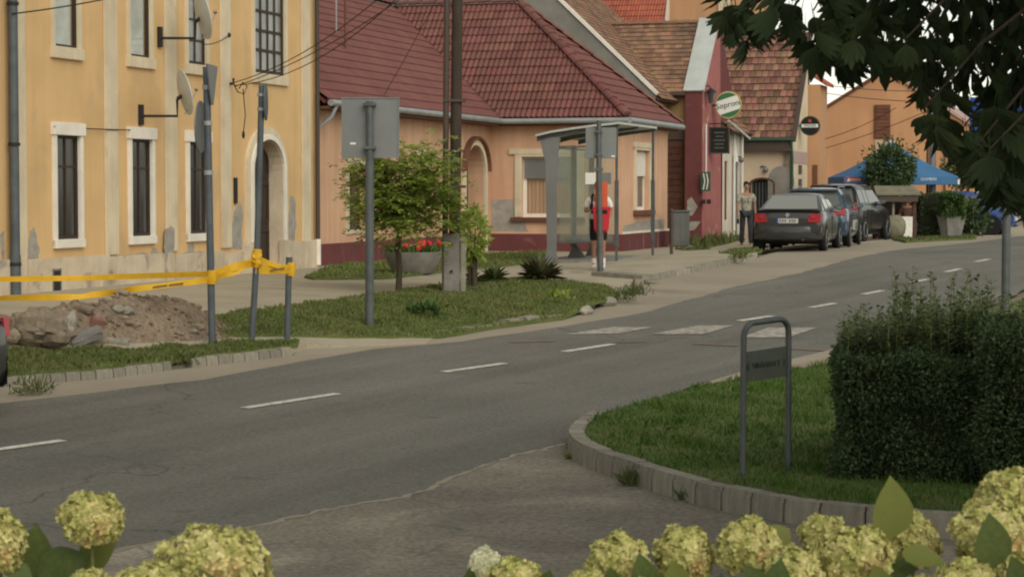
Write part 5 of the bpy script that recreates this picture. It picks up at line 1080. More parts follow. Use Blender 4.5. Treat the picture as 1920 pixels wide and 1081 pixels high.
for _ in range(520):
    x, y = random.uniform(x0, x1 - .1), random.uniform(HY - .85, HY + .4); s_ = random.choice((.012, .015, .02, .03)); y += HSL * (x - HX0); z = heap_h(x, y); R = Matrix.Rotation(random.uniform(0, 6), 3, Vector((random.random(), random.random(), 1)))
    gr.obox((x, y, z + s_ * .3), R @ Vector((s_, 0, 0)), R @ Vector((0, s_ * .7, 0)), R @ Vector((0, 0, s_ * .5)))
o = gr.build('gravel', 'earth', hb, recalc=False); o['kind'] = 'stuff'
def rock(px, py, r, lab, mat='stone', rot=(0, 0, 0), jit=.16, grp=None, Y=None, name='stone'):
    Y = (Y - 29.0 if Y else .05) + HY0 + .16; Y += HSL * (at(px, py, Y).x - HX0); x = at(px, py, Y).x; c = at(px, py, Y); o = link(name, boulder(r) if r[0] > .3 else (slab_rock(r) if r[2] < .09 or name == 'brick_piece' else ico_rock(None, r, jit)), mat, None, tuple(c)); o.rotation_euler = rot; return tag(o, lab, 'stone', grp)
rock(76, 616, (.39, .32, .25), 'big rounded grey boulder at the left foot of the rubble heap', rot=(0, .1, .2), Y=28.95)
rock(128, 612, (.10, .14, .20), 'pale upright slab leaning on the right side of the boulder', 'kerb', (0, .35, .4), .1)
rock(160, 631, (.22, .16, .05), 'flat grey flagstone lying right of the boulder', 'concrete', (.25, -.35, .3), .07, Y=28.85)
rock(270, 620, (.20, .1, .08), 'pale broken slab tilted in the middle of the heap', 'kerb', (.1, .75, .2), .08)
rock(327, 588, (.20, .05, .04), 'thin reddish slab sliding down the right flank of the heap', 'earth', (0, .8, 0), .08, Y=29.3)
rock(360, 638, (.17, .1, .04), 'flat pale stone at the right foot of the heap', 'kerb', (0, .05, .1), .08, Y=28.85)
rock(442, 628, (.13, .1, .07), 'single pale stone lying between the two posts', 'kerb', (0, .5, 0), .12, Y=29.2)
rock(181, 606, (.09, .08, .08), 'red brick fragment on the heap above the flagstone', 'brick_red', (.2, .3, .5), .08, Y=29.1, name='brick_piece')
rock(4, 604, (.10, .1, .08), 'red brick fragment at the far left of the heap', 'brick_red', (.2, .1, .5), .08, Y=29.1, name='brick_piece')
rock(20, 628, (.12, .1, .1), 'grey stone wedged left of the boulder', rot=(0, 0, .4))
rock(30, 597, (.17, .05, .02), 'dark broken plank lying behind the boulder', 'pole_wood', (0, .05, .1), .05, Y=29.4, name='plank_piece')
rock(300, 628, (.12, .08, .05), 'dark chunk below the tilted slab in the heap', 'earth', (0, -.2, .2)); rock(155, 578, (.14, .09, .05), 'brown clod on the left shoulder of the heap', 'earth', (0, .3, 0), Y=29.4)
rock(222, 640, (.16, .09, .05), 'long low stone at the grass edge in front of the heap', 'kerb', (0, .1, .1), .1, Y=28.8)
for i in range(26):
    x = random.uniform(x0 + .3, x1 - .3); y = random.uniform(HY - .8, HY + .1) + HSL * (x - HX0); z = heap_h(x, y); s_ = random.uniform(.035, .085)
    o = link('stone', ico_rock(None, (s_ * 1.3, s_, s_ * .7), .2), random.choice(['stone', 'stone', 'kerb', 'earth', 'earth']), None, (x, y, z)); tag(o, 'small broken stone scattered on the earth of the rubble heap', 'stone', 'small stones on the rubble heap')
# ------------------------------------------------------------------ barrier tape
def ribbon(mb, P, w, n=Vector((0, -1, 0)), tw=0.0):
    P = [Vector(p) for p in P]; Q = []
    for a, b in zip(P, P[1:]): Q += [a.lerp(b, i / 8) for i in range(8)]
    Q.append(P[-1]); rows = []
    for i, q in enumerate(Q):
        d = (Q[min(i + 1, len(Q) - 1)] - Q[max(i - 1, 0)]).normalized(); u = Vector((0, 0, 1)); u = (u - d * u.dot(d)).normalized(); a = tw * math.sin(i * .55) + .1 * math.sin(i * 1.3); f = d.cross(u); u = u * math.cos(a) + f * math.sin(a)
        rows.append([q - u * w / 2, q + f * .004 * math.sin(i), q + u * w / 2])
    mb.grid(rows); return Q
pA = pav(398, 641)
bt = thing('barrier_tape', 'yellow barrier tape strung in two strands round the posts in front of the yellow house', 'barrier tape', tuple(pA))
YA, YB_, YC = pA.y - .06, pB.y - .05, pC.y - .05
strands = [([(-60, 524, HY + 1.0), (150, 521, HY + 1.2), (395, 513, YA)], .075, .25), ([(-60, 560, HY - .3), (150, 556, HY - .35), (240, 543, HY + .1), (395, 524, YA)], .085, .7), ([(395, 516, YA), (440, 500, (YA + YB_) / 2), (479, 492, YB_)], .11, .2), ([(395, 522, YA), (440, 510, (YA + YB_) / 2), (481, 484, YB_)], .08, .5),
           ([(481, 484, YB_), (515, 497, (YB_ + YC) / 2), (546, 507, YC)], .07, .3), ([(479, 505, YB_), (512, 505, (YB_ + YC) / 2), (546, 504, YC)], .12, .15), ([(484, 472, YB_), (478, 488, YB_ - .03), (486, 500, YB_)], .12, .9)]
for L, w, tw in strands:
    mb = MB('W'); ribbon(mb, [at(*q) for q in L], w, tw=tw); o = mb.build('tape_strand', 'tape_yellow', bt, recalc=False, smooth=80)
for px, py in ((480, 487), (481, 478), (545, 503), (397, 518)):
    Y = YB_ if px < 490 and px > 450 else (YC if px > 500 else YA); c = at(px, py, Y + .05); mb = MB('W'); mb.tube([c - Vector((0, 0, .10)), c - Vector((0, 0, .02)), c + Vector((.01, 0, .08))], [.062, .075, .06], 9); mb.build('tape_knot', 'tape_yellow', bt, smooth=60)
for px, py, Y in ((330, 533, (HY + YA) / 2), (300, 537, (HY + YA) / 2 - .1), (428, 507, (YA + YB_) / 2), (520, 505, (YB_ + YC) / 2)):
    c = at(px, py, Y - .03); MB('W').obox(c, Vector((.09, .03, .012)), (0, .003, 0), (0, 0, .014)).build('print_mark', 'tape_print', bt)
# ------------------------------------------------------------------ bus shelter
zb = g(*S2W(15, -5.2)[:2]) + PAV - .0
SX0, SX1, SYb, SYf = 13.6, 17.1, -4.5, -5.95
bs = thing('bus_shelter', 'grey steel bus shelter with glass walls and curved flat roof', 'bus shelter', S2W(15.3, -5.2, zb), SROT)
rb = lambda x, y: g(*S2W(x, y)[:2]) + PAV
# flared rear plates
def flare(x, name, w0=.15, w1=.30):
    z0 = rb(x, SYb); mb = MB('S'); P = [(SYb + .18, z0 + .02), (SYb - .14, z0 + .02), (SYb - .09, z0 + .25), (SYb - .12, z0 + 2.3), (SYb - .18, z0 + 2.75), (SYb + .30, z0 + 2.78), (SYb + .16, z0 + 2.2), (SYb + .12, z0 + .35)]
    mb.slab([(x - .03, y, z) for y, z in P], (.06, 0, 0)); mb.build(name, 'sign_back' if x < 14 else 'steel', bs, bevel=.008)
flare(SX0, 'end_post')
for x in (15.35, 16.95):
    z0 = rb(x, SYb); mb = MB('S'); mb.box((x - .05, SYb - .07, z0 + .3), (x + .05, SYb + .05, z0 + 2.6)); mb.slab([(x - .05, SYb - .02, z0 + .35), (x - .05, SYb - .07, z0 + .35), (x - .05, SYb - .35, z0), (x - .05, SYb + .16, z0)], (.1, 0, 0)); mb.build('rear_post', 'steel', bs, bevel=.006)
for x in (SX0, SX1):
    z0 = rb(x, SYf); mb = MB('S'); mb.box((x - .03, SYf - .025, z0), (x + .03, SYf + .025, z0 + 2.95)); mb.box((x - .045, SYf - .04, z0 + .3), (x + .045, SYf + .04, z0 + 1.75)); mb.build('front_post', 'steel', bs, bevel=.004)
for a, b in ((13.70, 15.28), (15.42, 16.88)):
    z0 = rb((a + b) / 2, SYb); MB('S').box((a, SYb - .015, z0 + .45), (b, SYb - .003, z0 + 2.5)).build('rear_glass', 'shelter_glass', bs)
    for z in (.42, 2.5): MB('S').box((a, SYb - .03, z0 + z), (b, SYb + .01, z0 + z + .04)).build('glass_rail', 'steel', bs)
z0 = rb(SX0, -5.2); MB('S').box((SX0 - .008, SYf + .06, z0 + .45), (SX0 + .004, SYb - .16, z0 + 2.5)).build('end_glass', 'shelter_glass', bs)
for z in (.41, 2.5): MB('S').box((SX0 - .02, SYf + .05, z0 + z), (SX0 + .02, SYb - .14, z0 + z + .04)).build('glass_rail', 'steel', bs)
for y in (-5.35, -5.70): MB('S').box((SX0 - .012, y - .13, z0 + 1.70), (SX0 - .009, y + .10, z0 + 1.95)).build('notice', 'sign_white' if y > -5.5 else 'sign_back', bs)
rows = []; zt = rb(15.3, SYb) + 2.78
prof = [(SYb + .35, zt - .02), (SYb, zt + .06), (SYb - .5, zt + .13), (SYb - 1.0, zt + .19), (SYf + .1, zt + .22), (SYf - .08, zt + .24)]
mb = MB('S'); mb.grid([[(x, y, z) for y, z in prof] for x in (SX0 - .15, 15.3, SX1 + .06)]); mb.grid([[(x, y, z + .045) for y, z in prof] for x in (SX0 - .15, 15.3, SX1 + .06)])
for x in (SX0 - .15, SX1 + .06): mb.grid([[(x, y, z) for y, z in prof], [(x, y, z + .045) for y, z in prof]])
for y, z in (prof[0], prof[-1]): mb.add([(SX0 - .15, y, z), (SX1 + .06, y, z), (SX1 + .06, y, z + .045), (SX0 - .15, y, z + .045)], [(0, 1, 2, 3)])
mb.build('roof', 'pale_zinc', bs)
for x in (SX0, 15.35, SX1):
    mb = MB('S'); top = [(x - .03, y, z - .005) for y, z in prof]; bot = [(x - .03, y, z - (.10 - .05 * i / 5)) for i, (y, z) in enumerate(prof)]; mb.slab(top + bot[::-1], (.06, 0, 0)); mb.build('roof_bracket', 'steel', bs)
mb = MB('S'); mb.box((14.0, SYb - .55, zb + .44), (16.7, SYb - .15, zb + .49)); mb.build('bench_seat', 'steel', bs, bevel=.01)
mb = MB('S'); mb.box((SX0 - .3, SYf + .1, zb - .12), (SX1 + .4, SYb + .45, zb + .025)); mb.build('shelter_base', 'concrete', bs, bevel=.012)
# bus stop pole with its plate, litter bin on an orange post
p = pav(1126, 506); t = thing('bus_stop_sign', 'grey bus stop plate seen from behind on a pole in front of the shelter', 'bus stop sign', tuple(p))
tp = topz(p, 1123, 226); mb = MB(); mb.tube([(0, 0, -.1), tuple(topz(p, 1123, 320)), tuple(tp)], [.062, .056, .045], 12); mb.build('post', 'steel', t, smooth=60)
a, b = topz(p, 1098, 297), topz(p, 1156, 239); mb = MB(); mb.box((a.x, .05, a.z), (b.x, .075, b.z)); mb.build('sign_plate', 'sign_back', t, bevel=.006); MB().box((b.x - .10, .045, a.z + .03), (b.x - .03, .049, a.z + .06)).build('sticker', 'sign_white', t)
q = topz(p, 1123, 318); MB().box((q.x - .08, -.06, q.z - .03), (q.x + .08, .06, q.z + .03)).build('clamp', 'steel', t, bevel=.006)
for py in (247, 290): q = topz(p, 1123, py); MB().box((q.x - .07, -.06, q.z - .02), (q.x + .07, .049, q.z + .02)).build('clamp', 'steel', t)
pb = Vector((p.x + .02, p.y + .16, p.z)); t = thing('litter_bin', 'red litter bin on an upright orange board behind the bus stop pole', 'litter bin', tuple(pb))
zz = lambda py: at(1126, py, pb.y).z - pb.z
mb = MB(); mb.box((-.045, .0, 0), (.045, .04, zz(432))); mb.build('post', 'board_orange', t, bevel=.006); mb = MB(); mb.box((-.125, .0, zz(436)), (.125, .045, zz(341))); mb.build('back_board', 'board_orange', t, bevel=.01)
mb = MB(); z0, z1 = zz(433), zz(389); mb.add([(-.14, -.13, z0), (.14, -.13, z0), (.14, -.01, z0), (-.14, -.01, z0), (-.175, -.15, z1), (.175, -.15, z1), (.175, -.01, z1), (-.175, -.01, z1)], [(3, 2, 1, 0), (0, 1, 5, 4), (1, 2, 6, 5), (2, 3, 7, 6), (3, 0, 4, 7), (4, 5, 6, 7)]); mb.build('bin_body', 'bin_red', t, bevel=.02)
mb = MB(); mb.box((-.18, -.16, z1 - .03), (.18, -.005, z1 + .02)); mb.build('bin_lid', 'bin_red', t, bevel=.012); MB().box((-.11, -.154, z1 - .12), (.11, -.147, z1 - .05)).build('bin_slot', 'cloth_black', t)
# grey bin and iron post by the pink corner
p = at(1274, 447, 61.2); p.z = g(p.x, p.y) + PAV; t = thing('grey_bin', 'grey square bin standing at the right corner of the pink house', 'bin', tuple(p), .1)
a = at(1257, 446, p.y).x - p.x; b = at(1291, 446, p.y).x - p.x; h_ = at(1270, 394, p.y).z - p.z
mb = MB(); mb.box((a, -.2, .02), (b, .22, h_ - .06)); mb.build('body', 'bin_grey', t, bevel=.025); mb = MB(); mb.box((a - .02, -.22, h_ - .06), (b + .02, .24, h_)); mb.build('lid', 'bin_grey', t, bevel=.02)
for x in (a + .07, b - .07): mb = MB(); mb.lathe([(.05, -.02), (.05, .02)], (x, .2, .05), 10, 'x'); mb.build('wheel', 'rubber', t)
for i in range(3): x = a + (b - a) * (i + .5) / 3; MB().box((x - .015, -.208, .08), (x + .015, -.199, h_ - .12)).build('rib', 'bin_grey', t)
p = gp(1259, 476, .1); t = thing('iron_post', 'short dark iron post on the pavement in front of the grey bin', 'post', tuple(p)); h_ = at(1259, 395, p.y).z - p.z; mb = MB(); mb.tube([(0, 0, -.1), (0, 0, h_)], .04, 10); mb.build('post', 'brown_metal', t, smooth=60); mb = MB(); mb.ball((0, 0, h_), .05); mb.build('post_cap', 'brown_metal', t, smooth=80)
a, b = gp(1245, 447, .16), gp(1278, 457, .16); mb = MB('W'); mb.tube([a, b], .055, 10); tag(mb.build('pipe_piece', 'pipe_white', None, tuple(a), smooth=60), 'white plastic pipe lying on the ground by the pink corner', 'pipe')
p = gp(1298, 446, .1); mb = MB('W'); mb.box((p.x - .1, p.y - .1, p.z), (p.x + .14, p.y + .15, p.z + .5)); tag(mb.build('stone_block', 'kerb', None, tuple(p), bevel=.02), 'upright pale stone block at the foot of the burgundy wall', 'block')
# planter bowl with red flowers under the little tree
p = pav(775, 512); t = thing('planter_bowl', 'wide round concrete planter with red flowers behind the little tree', 'planter', tuple(p)); w_ = (at(832, 500, p.y).x - at(718, 500, p.y).x) / 2
mb = MB(); mb.lathe([(w_ * .62, 0), (w_ * .70, .05), (w_ * .98, .38), (w_, .42), (w_ * .92, .42), (w_ * .9, .36)], sides=28); mb.build('bowl', 'concrete', t, smooth=40); mb = MB(); mb.lathe([(w_ * .9, .34), (.01, .40)], sides=20); mb.build('soil', 'earth', t)
P = np.array([[math.cos(a) * r, math.sin(a) * r, .40] for a, r in zip(RNG.uniform(0, 6.3, 700), np.sqrt(RNG.uniform(0, 1, 700)) * w_ * .85)]); V, F = leaf_quads(P, np.tile([0, 0, 1.], (700, 1)), RNG.uniform(.08, .2, 700), .06); foliage('planting', V + np.array(p), F, 'leaf_mid', t)
for i in range(14):
    a, r = random.uniform(0, 6.3), random.uniform(.2, .85) * w_; mb = MB(); mb.ball((math.cos(a) * r, math.sin(a) * r, .54 + random.uniform(-.05, .08)), .05, 7, 5, .3); mb.build('flower', 'flower_red', t)
# frame with the street signboard on the island
p0, p1 = gp(1392, 896, .15), gp(1478, 884, .15); p0.z, p1.z = isl_fn(p0.x, p0.y), isl_fn(p1.x, p1.y)
t = thing('signboard_frame', 'grey tubular frame holding a dark green board with two arrows on the kerbed island', 'sign', tuple(p0))
hA = at(1394, 607, p0.y).z; top0 = Vector((p0.x + .005, p0.y, hA)) ; hB = at(1476, 604, p1.y).z; top1 = Vector((p1.x - .005, p1.y, hA + .03)); d = (top1 - top0).normalized()
mb = MB('W'); rr = .11; P = [p0 - Vector((0, 0, .1)), top0 - Vector((0, 0, rr))] + [top0 + d * rr * (1 - math.cos(a)) + Vector((0, 0, -rr + rr * math.sin(a))) for a in (.35, .8, 1.2, 1.57)] + [top1 - d * rr + Vector((0, 0, 0))] + [top1 - d * rr * (1 - math.sin(a)) + Vector((0, 0, -rr + rr * math.cos(a))) for a in (.4, .8, 1.2)] + [top1 - Vector((0, 0, rr)), p1 - Vector((0, 0, .1))]
mb.tube(P, .026, 12); mb.build('tube_frame', 'steel', t, smooth=60)
zA, zB = at(1400, 660, p0.y).z, at(1400, 716, p0.y).z; a0 = Vector((p0.x, p0.y, 0)) + d * .03; a1 = Vector((p1.x, p1.y, 0)) - d * .03; d2 = Vector((d.x, d.y, 0)).normalized(); nn = Vector((d2.y, -d2.x, 0))
mb = MB('W'); mb.slab([Vector((a0.x, a0.y, zB)), Vector((a1.x, a1.y, zB + .02)), Vector((a1.x, a1.y, zA + .03)), Vector((a0.x, a0.y, zA))], -nn * .012); mb.build('board', 'sign_olive', t)
cc = (a0 + a1) / 2; cc.z = (zA + zB) / 2 + .01; sl = Vector((d2.x, d2.y, .04)).normalized(); L_ = (a1 - a0).length
text_mesh(t, 'VIRÁGBOLT', .062, 'sign_ink', cc + nn * .004, sl, UPV, squeeze=L_ * .62 / .40 if False else .95)
for s_ in (-1, 1):
    c = cc + sl * (L_ * .43 * s_) + nn * .004; MB('W').slab([c + UPV * .032, c - UPV * .032, c + sl * .022 * s_], nn * .003).build('arrow', 'sign_ink', t)
# blue sign on the grey pole behind the hedge
p = gp(1885, 611, .1); t = thing('blue_road_sign', 'blue road sign on a grey pole behind the hedge, half hidden by chestnut leaves', 'road sign', tuple(p)); mb = MB(); mb.tube([(0, 0, -.3), (0, 0, at(1885, 170, p.y).z - p.z)], .062, 14); mb.build('post', 'steel', t, smooth=60)
a, b = topz(p, 1815, 330), topz(p, 1950, 183); mb = MB(); mb.box((a.x, -.09, a.z), (b.x, -.066, b.z)); mb.build('sign_plate', 'sign_blue', t, bevel=.006)
for py in (210, 300): q = topz(p, 1885, py); MB().box((-.09, -.065, q.z - .025), (.09, .07, q.z + .025)).build('clamp', 'steel', t)

# ------------------------------------------------------------------ cars
def make_car(label, loc, heading, paint, L=4.35, W=1.74, H=1.42, style='saloon', glass='car_glass', plate=True):
    """rear bumper at the origin, y forward, x to the right"""
    t = thing('parked_car', label, 'car', loc, heading, 'cars parked beside the road'); hw = W / 2
    def section(y, zb, zt, w): return [(x * w, y, z) for x, z in ((0, zb), (.80, zb), (.95, zb + .06), (1.0, zb + .2), (1.0, zb + (zt - zb) * .62), (.975, zt - .07), (.93, zt - .015), (.5, zt + .012), (0, zt + .02))]
    bz = {'saloon': .97, 'estate': .98, 'suv': 1.06}[style]; fl = {'saloon': .19, 'estate': .19, 'suv': .26}[style]
    st = [(0, .46, .78, hw * .84), (.03, .36, .90, hw * .93), (.10, .27, bz - .02, hw * .975), (.45, fl, bz, hw), (1.2, fl, bz - .02, hw), (L * .62, fl, bz - .05, hw), (L * .74, fl, bz - .07, hw * .99), (L * .9, fl + .02, bz - .18, hw * .96), (L * .965, fl + .1, bz - .29, hw * .88), (L, fl + .18, bz - .42, hw * .74)]
    rows = []
    for s_ in st: h_ = section(*s_); rows.append([(-x, y, z) for x, y, z in h_[::-1]][:-1] + h_)
    mb = MB(); mb.grid(rows); mb.poly(rows[0]); mb.poly(rows[-1]); mb.build('body', paint, t, smooth=38)
    rw = hw * .72; bw = hw * .915
    if style == 'saloon': cab = [(.44, bz - .01), (1.28, H - .03), (1.75, H), (2.35, H - .005), (3.22, bz - .06)]
    elif style == 'estate': cab = [(.10, bz - .01), (.42, H - .05), (.7, H), (2.35, H - .01), (3.2, bz - .06)]
    else: cab = [(.12, bz - .01), (.5, H - .06), (.8, H), (2.3, H - .02), (3.15, bz - .07)]
    def cs(y, zr):
        f = max(0.0, min(1.0, (zr - bz) / (H - bz))); b = bz - .02; w_ = bw + (rw - bw) * f
        return [(x, y, z) for x, z in ((bw, b), (w_ + .01, max(b, zr - .07)), (w_ - .05, max(b, zr - .015)), (w_ * .6, zr + .012 * f), (0, zr + .02 * f))]
    rows = [[(-x, y, z) for x, y, z in cs(*c)][:-1] + cs(*c)[::-1] for c in cab]
    mb = MB(); mb.grid(rows); mb.build('cabin', paint, t, smooth=35)
    (y0, z0), (y1, z1) = cab[0], cab[1]; yw, zw = cab[-2]; ye, ze = cab[-1]
    def pane(name, P, off, mat=glass): return MB().slab([Vector(p) + Vector(off) for p in P], Vector(off).normalized() * .008).build(name, mat, t)
    nr = Vector((0, -(z1 - z0), (y1 - y0))).normalized() * .012
    f = lambda a, w: (a * w[0], w[1], w[2])
    lo, hi = .10, .93; P = []
    for s_, q in ((-1, lo), (1, lo), (1, hi), (-1, hi)): wq = bw + (rw - bw) * q; P.append((s_ * (wq - .09), y0 + (y1 - y0) * q, z0 + (z1 - z0) * q))
    pane('rear_window', P, nr, 'pale_glass' if style == 'saloon' else glass)
    nf = Vector((0, (zw - ze), (ye - yw))).normalized() * .014; P = []
    for s_, q in ((-1, .06), (1, .06), (1, .94), (-1, .94)): wq = bw + (rw - bw) * q; P.append((s_ * (wq - .08), ye + (yw - ye) * q, ze + (zw - ze) * q))
    pane('windscreen', P, nf)
    for s_ in (-1, 1):
        ys = [cab[0][0] + (.62 if style == 'saloon' else .30), (y1 + .55), (yw + y1) / 2 + .1, ye - .28]
        for a, b in zip(ys, ys[1:]):
            P = []
            for y, q in ((a + .03, .10), (b - .03, .10), (b - .03, .84), (a + .03, .84)):
                lim_r = y0 + (y1 - y0) * (q * .95 + .12); lim_f = ye + (yw - ye) * (q * .95 + .10); y = max(lim_r, min(lim_f, y)); z = bz - .02 + (H - .07 - bz) * q; x = bw + (rw + .01 - bw) * q; P.append((s_ * (x + .006), y, z))
            if abs(P[1][1] - P[0][1]) > .15: pane('side_window', P, (s_ * .004, 0, .001))
        for y in ys[1:3]:
            mb = MB(); mb.box((s_ * (hw + .001) - .003, y - .004, fl + .12), (s_ * (hw + .001) + .003, y + .004, bz - .1)); mb.build('door_gap', 'cloth_black', t)
            mb = MB(); mb.box((s_ * (hw + .004) - .012, y + .08, bz - .20), (s_ * (hw + .004) + .012, y + .24, bz - .17)); mb.build('door_handle', paint, t, bevel=.004)
        mb = MB(); mb.ball((s_ * (bw + .13), ye - .42, bz + .06), (.11, .07, .075), 10, 7); mo = mb.build('wing_mirror', paint, t, smooth=70); MB().box((s_ * (bw + .13) - .08, ye - .497, bz + .01), (s_ * (bw + .13) + .08, ye - .485, bz + .11)).build('mirror_glass', 'car_glass', mo)
        for y in (.74, L - .86):
            R = .325 if style == 'suv' else .30
            mb = MB(); mb.lathe([(R + .055, -.06), (R + .055, .006)], (s_ * hw, y, R), 24, 'x'); mb.v = [v for v in mb.v]; mb.build('wheel_arch', 'cloth_black', t)
            mb = MB(); x0 = s_ * (hw - .19); x1 = s_ * (hw + .022); mb.lathe([(R * .72, x0), (R * .97, x0 + s_ * .015), (R, x0 + s_ * .05), (R, x1 - s_ * .045), (R * .96, x1 - s_ * .01), (R * .70, x1)], (0, y, R), 24, 'x'); wo = mb.build('wheel', 'rubber', t, smooth=40)
            mb = MB(); mb.lathe([(R * .69, x1 - .002 * s_), (R * .64, x1 + s_ * .008), (R * .60, x1 - s_ * .006), (.02, x1 - s_ * .002)], (0, y, R), 24, 'x'); mb.build('rim', 'rim', wo, smooth=40)
            for k_ in range(5):
                a = 2 * PI * (k_ + .5) / 5; mb = MB(); c = Vector((x1 + s_ * .001, y + math.cos(a) * R * .42, R + math.sin(a) * R * .42)); mb.obox(c, (.006, 0, 0), Vector((0, math.cos(a + 1.57), math.sin(a + 1.57))) * R * .12, Vector((0, math.cos(a), math.sin(a))) * R * .13); mb.build('rim_gap', 'cloth_black', wo)
        # tail lamps
        if style == 'saloon': P = [(hw * .56, .0, bz - .27), (hw * .93, .0, bz - .29), (hw * .955, .0, bz - .09), (hw * .66, .0, bz - .055)]
        elif style == 'estate': P = [(hw * .58, 0, bz - .16), (hw * .95, 0, bz - .18), (hw * .93, 0, bz + .02), (hw * .62, 0, bz - .03)]
        else: P = [(hw * .68, 0, bz - .26), (hw * .95, 0, bz - .26), (hw * .93, 0, bz + .05), (hw * .74, 0, bz + .02)]
        mb = MB(); mb.slab([(s_ * x, .055 if x < hw * .8 else .10, z) for x, y, z in P], (0, -.105, 0)); mb.build('tail_lamp', 'tail_red', t, bevel=.012)
        mb = MB(); zc = (P[0][2] + P[2][2]) / 2 + .02; mb.slab([(s_ * x, .06, z) for x, z in ((hw * .66, zc - .01), (hw * .80, zc - .02), (hw * .80, zc + .05), (hw * .69, zc + .05))], (0, -.118, 0)); mb.build('reversing_lamp', 'lamp_clear' if style != 'saloon' else 'tail_red', t)
    mb = MB(); P = []
    for x in (-1, -.8, -.4, 0, .4, .8, 1): P.append((x * hw * .97, -.035 + .12 * abs(x) ** 3, 0))
    rows = [[(x, y + dy, z) for x, y, _ in P] for z, dy in ((.28, .07), (.31, .0), (.44, -.012), (.585, -.008), (.625, .035), (.63, .09))]
    mb.grid(rows); mb.build('bumper', paint, t, smooth=50, recalc=False)
    mb = MB(); mb.box((-hw * .6, -.03, .275), (hw * .6, .2, .36)); mb.build('bumper_skirt', 'black_plastic', t, bevel=.02)
    mb = MB(); mb.box((-hw * .82, .5, .16), (hw * .82, L - .4, .30)); mb.build('underbody', 'cloth_black', t)
    if plate:
        zp = bz - .24 if style == 'saloon' else .72; mb = MB(); mb.box((-.26, -.018, zp - .057), (.26, .10, zp + .057)); po = mb.build('number_plate', 'plate_white', t); MB().box((-.26, -.021, zp - .056), (-.215, -.0185, zp + .056)).build('plate_band', 'plate_blue', po)
        for i, x in enumerate((-.17, -.11, -.05, .06, .12, .18)): MB().box((x - .016, -.0205, zp - .034), (x + .016, -.0185, zp + .034)).build('plate_character', 'bin_grey', po)
    mb = MB(); mb.lathe([(.05, -.0), (.05, .09)], (0, -.008, bz - .10), 14, 'y'); mb.build('badge', 'rim', t)
    mb = MB(); mb.tube([(hw * .45, -.02, .29), (hw * .45, .3, .27)], .03, 8); mb.build('exhaust', 'steel', t)
    if style == 'saloon':
        mb = MB(); P = [(x * hw * .90, .03 + .07 * abs(x) ** 2.5, bz + .005 - .03 * abs(x) ** 4) for x in (-1, -.7, -.35, 0, .35, .7, 1)]; mb.grid([[(x, y + .16, z) for x, y, z in P], [(x, y, z + .04) for x, y, z in P], [(x, y - .02, z + .03) for x, y, z in P], [(x, y + .02, z - .01) for x, y, z in P]]); mb.build('boot_lip', paint, t, smooth=40, recalc=False)
    else:
        mb = MB(); mb.box((-rw * .95, y1 - .16, z1 - .02), (rw * .95, y1 + .1, z1 + .03)); mb.build('roof_spoiler', paint, t, bevel=.015)
        mb = MB(); mb.tube([(.1, y0 + .02, bz + .10), (-.35, y0 + .10, bz + .20)], .012, 6); mb.build('wiper', 'cloth_black', t)
        if style == 'estate':
            for s_ in (-1, 1): mb = MB(); mb.tube([(s_ * (rw - .06), y1 + .2, H - .01), (s_ * (rw - .06), y1 + .3, H + .04), (s_ * (rw - .06), yw - .1, H + .04), (s_ * (rw - .06), yw, H)], .016, 6); mb.build('roof_rail', 'rim', t)
    return t
def car_at(px, py, th, Y=None): p = gp(px, py, .03) if Y is None else at(px, py, Y); return (p.x, p.y, g(p.x, p.y) + .02)
c1 = (6.62, 51.3, -1.42); make_car('dark grey saloon with boot lip spoiler parked nearest, seen from behind', c1, -rad(15.5), 'car_grey', L=4.25, W=1.69, H=1.38)
c2 = (7.74, 54.95, -1.40); make_car('blue estate car with roof rails parked between the grey saloon and the black car', c2, -rad(14.3), 'car_blue', L=4.45, W=1.78, H=1.50, style='estate')
c3 = (9.05, 61.2, -1.40); make_car('black tall car parked farthest along the row beside the wooden stand', c3, -rad(23.2), 'car_black', L=4.4, W=1.82, H=1.62, style='suv')
c4 = (at(1905, 440, 70).x, 70.0, -1.40); make_car('bright blue car at the far right edge under the chestnut leaves', c4, rad(72), 'car_bright_blue', style='saloon')
p = gp(0, 778, .02); o = make_car('dark car leaving the picture at the left edge, only its rear corner showing', (-5.97, 22.65, g(-5.97, 22.65) + .02), rad(152), 'car_grey', style='estate')
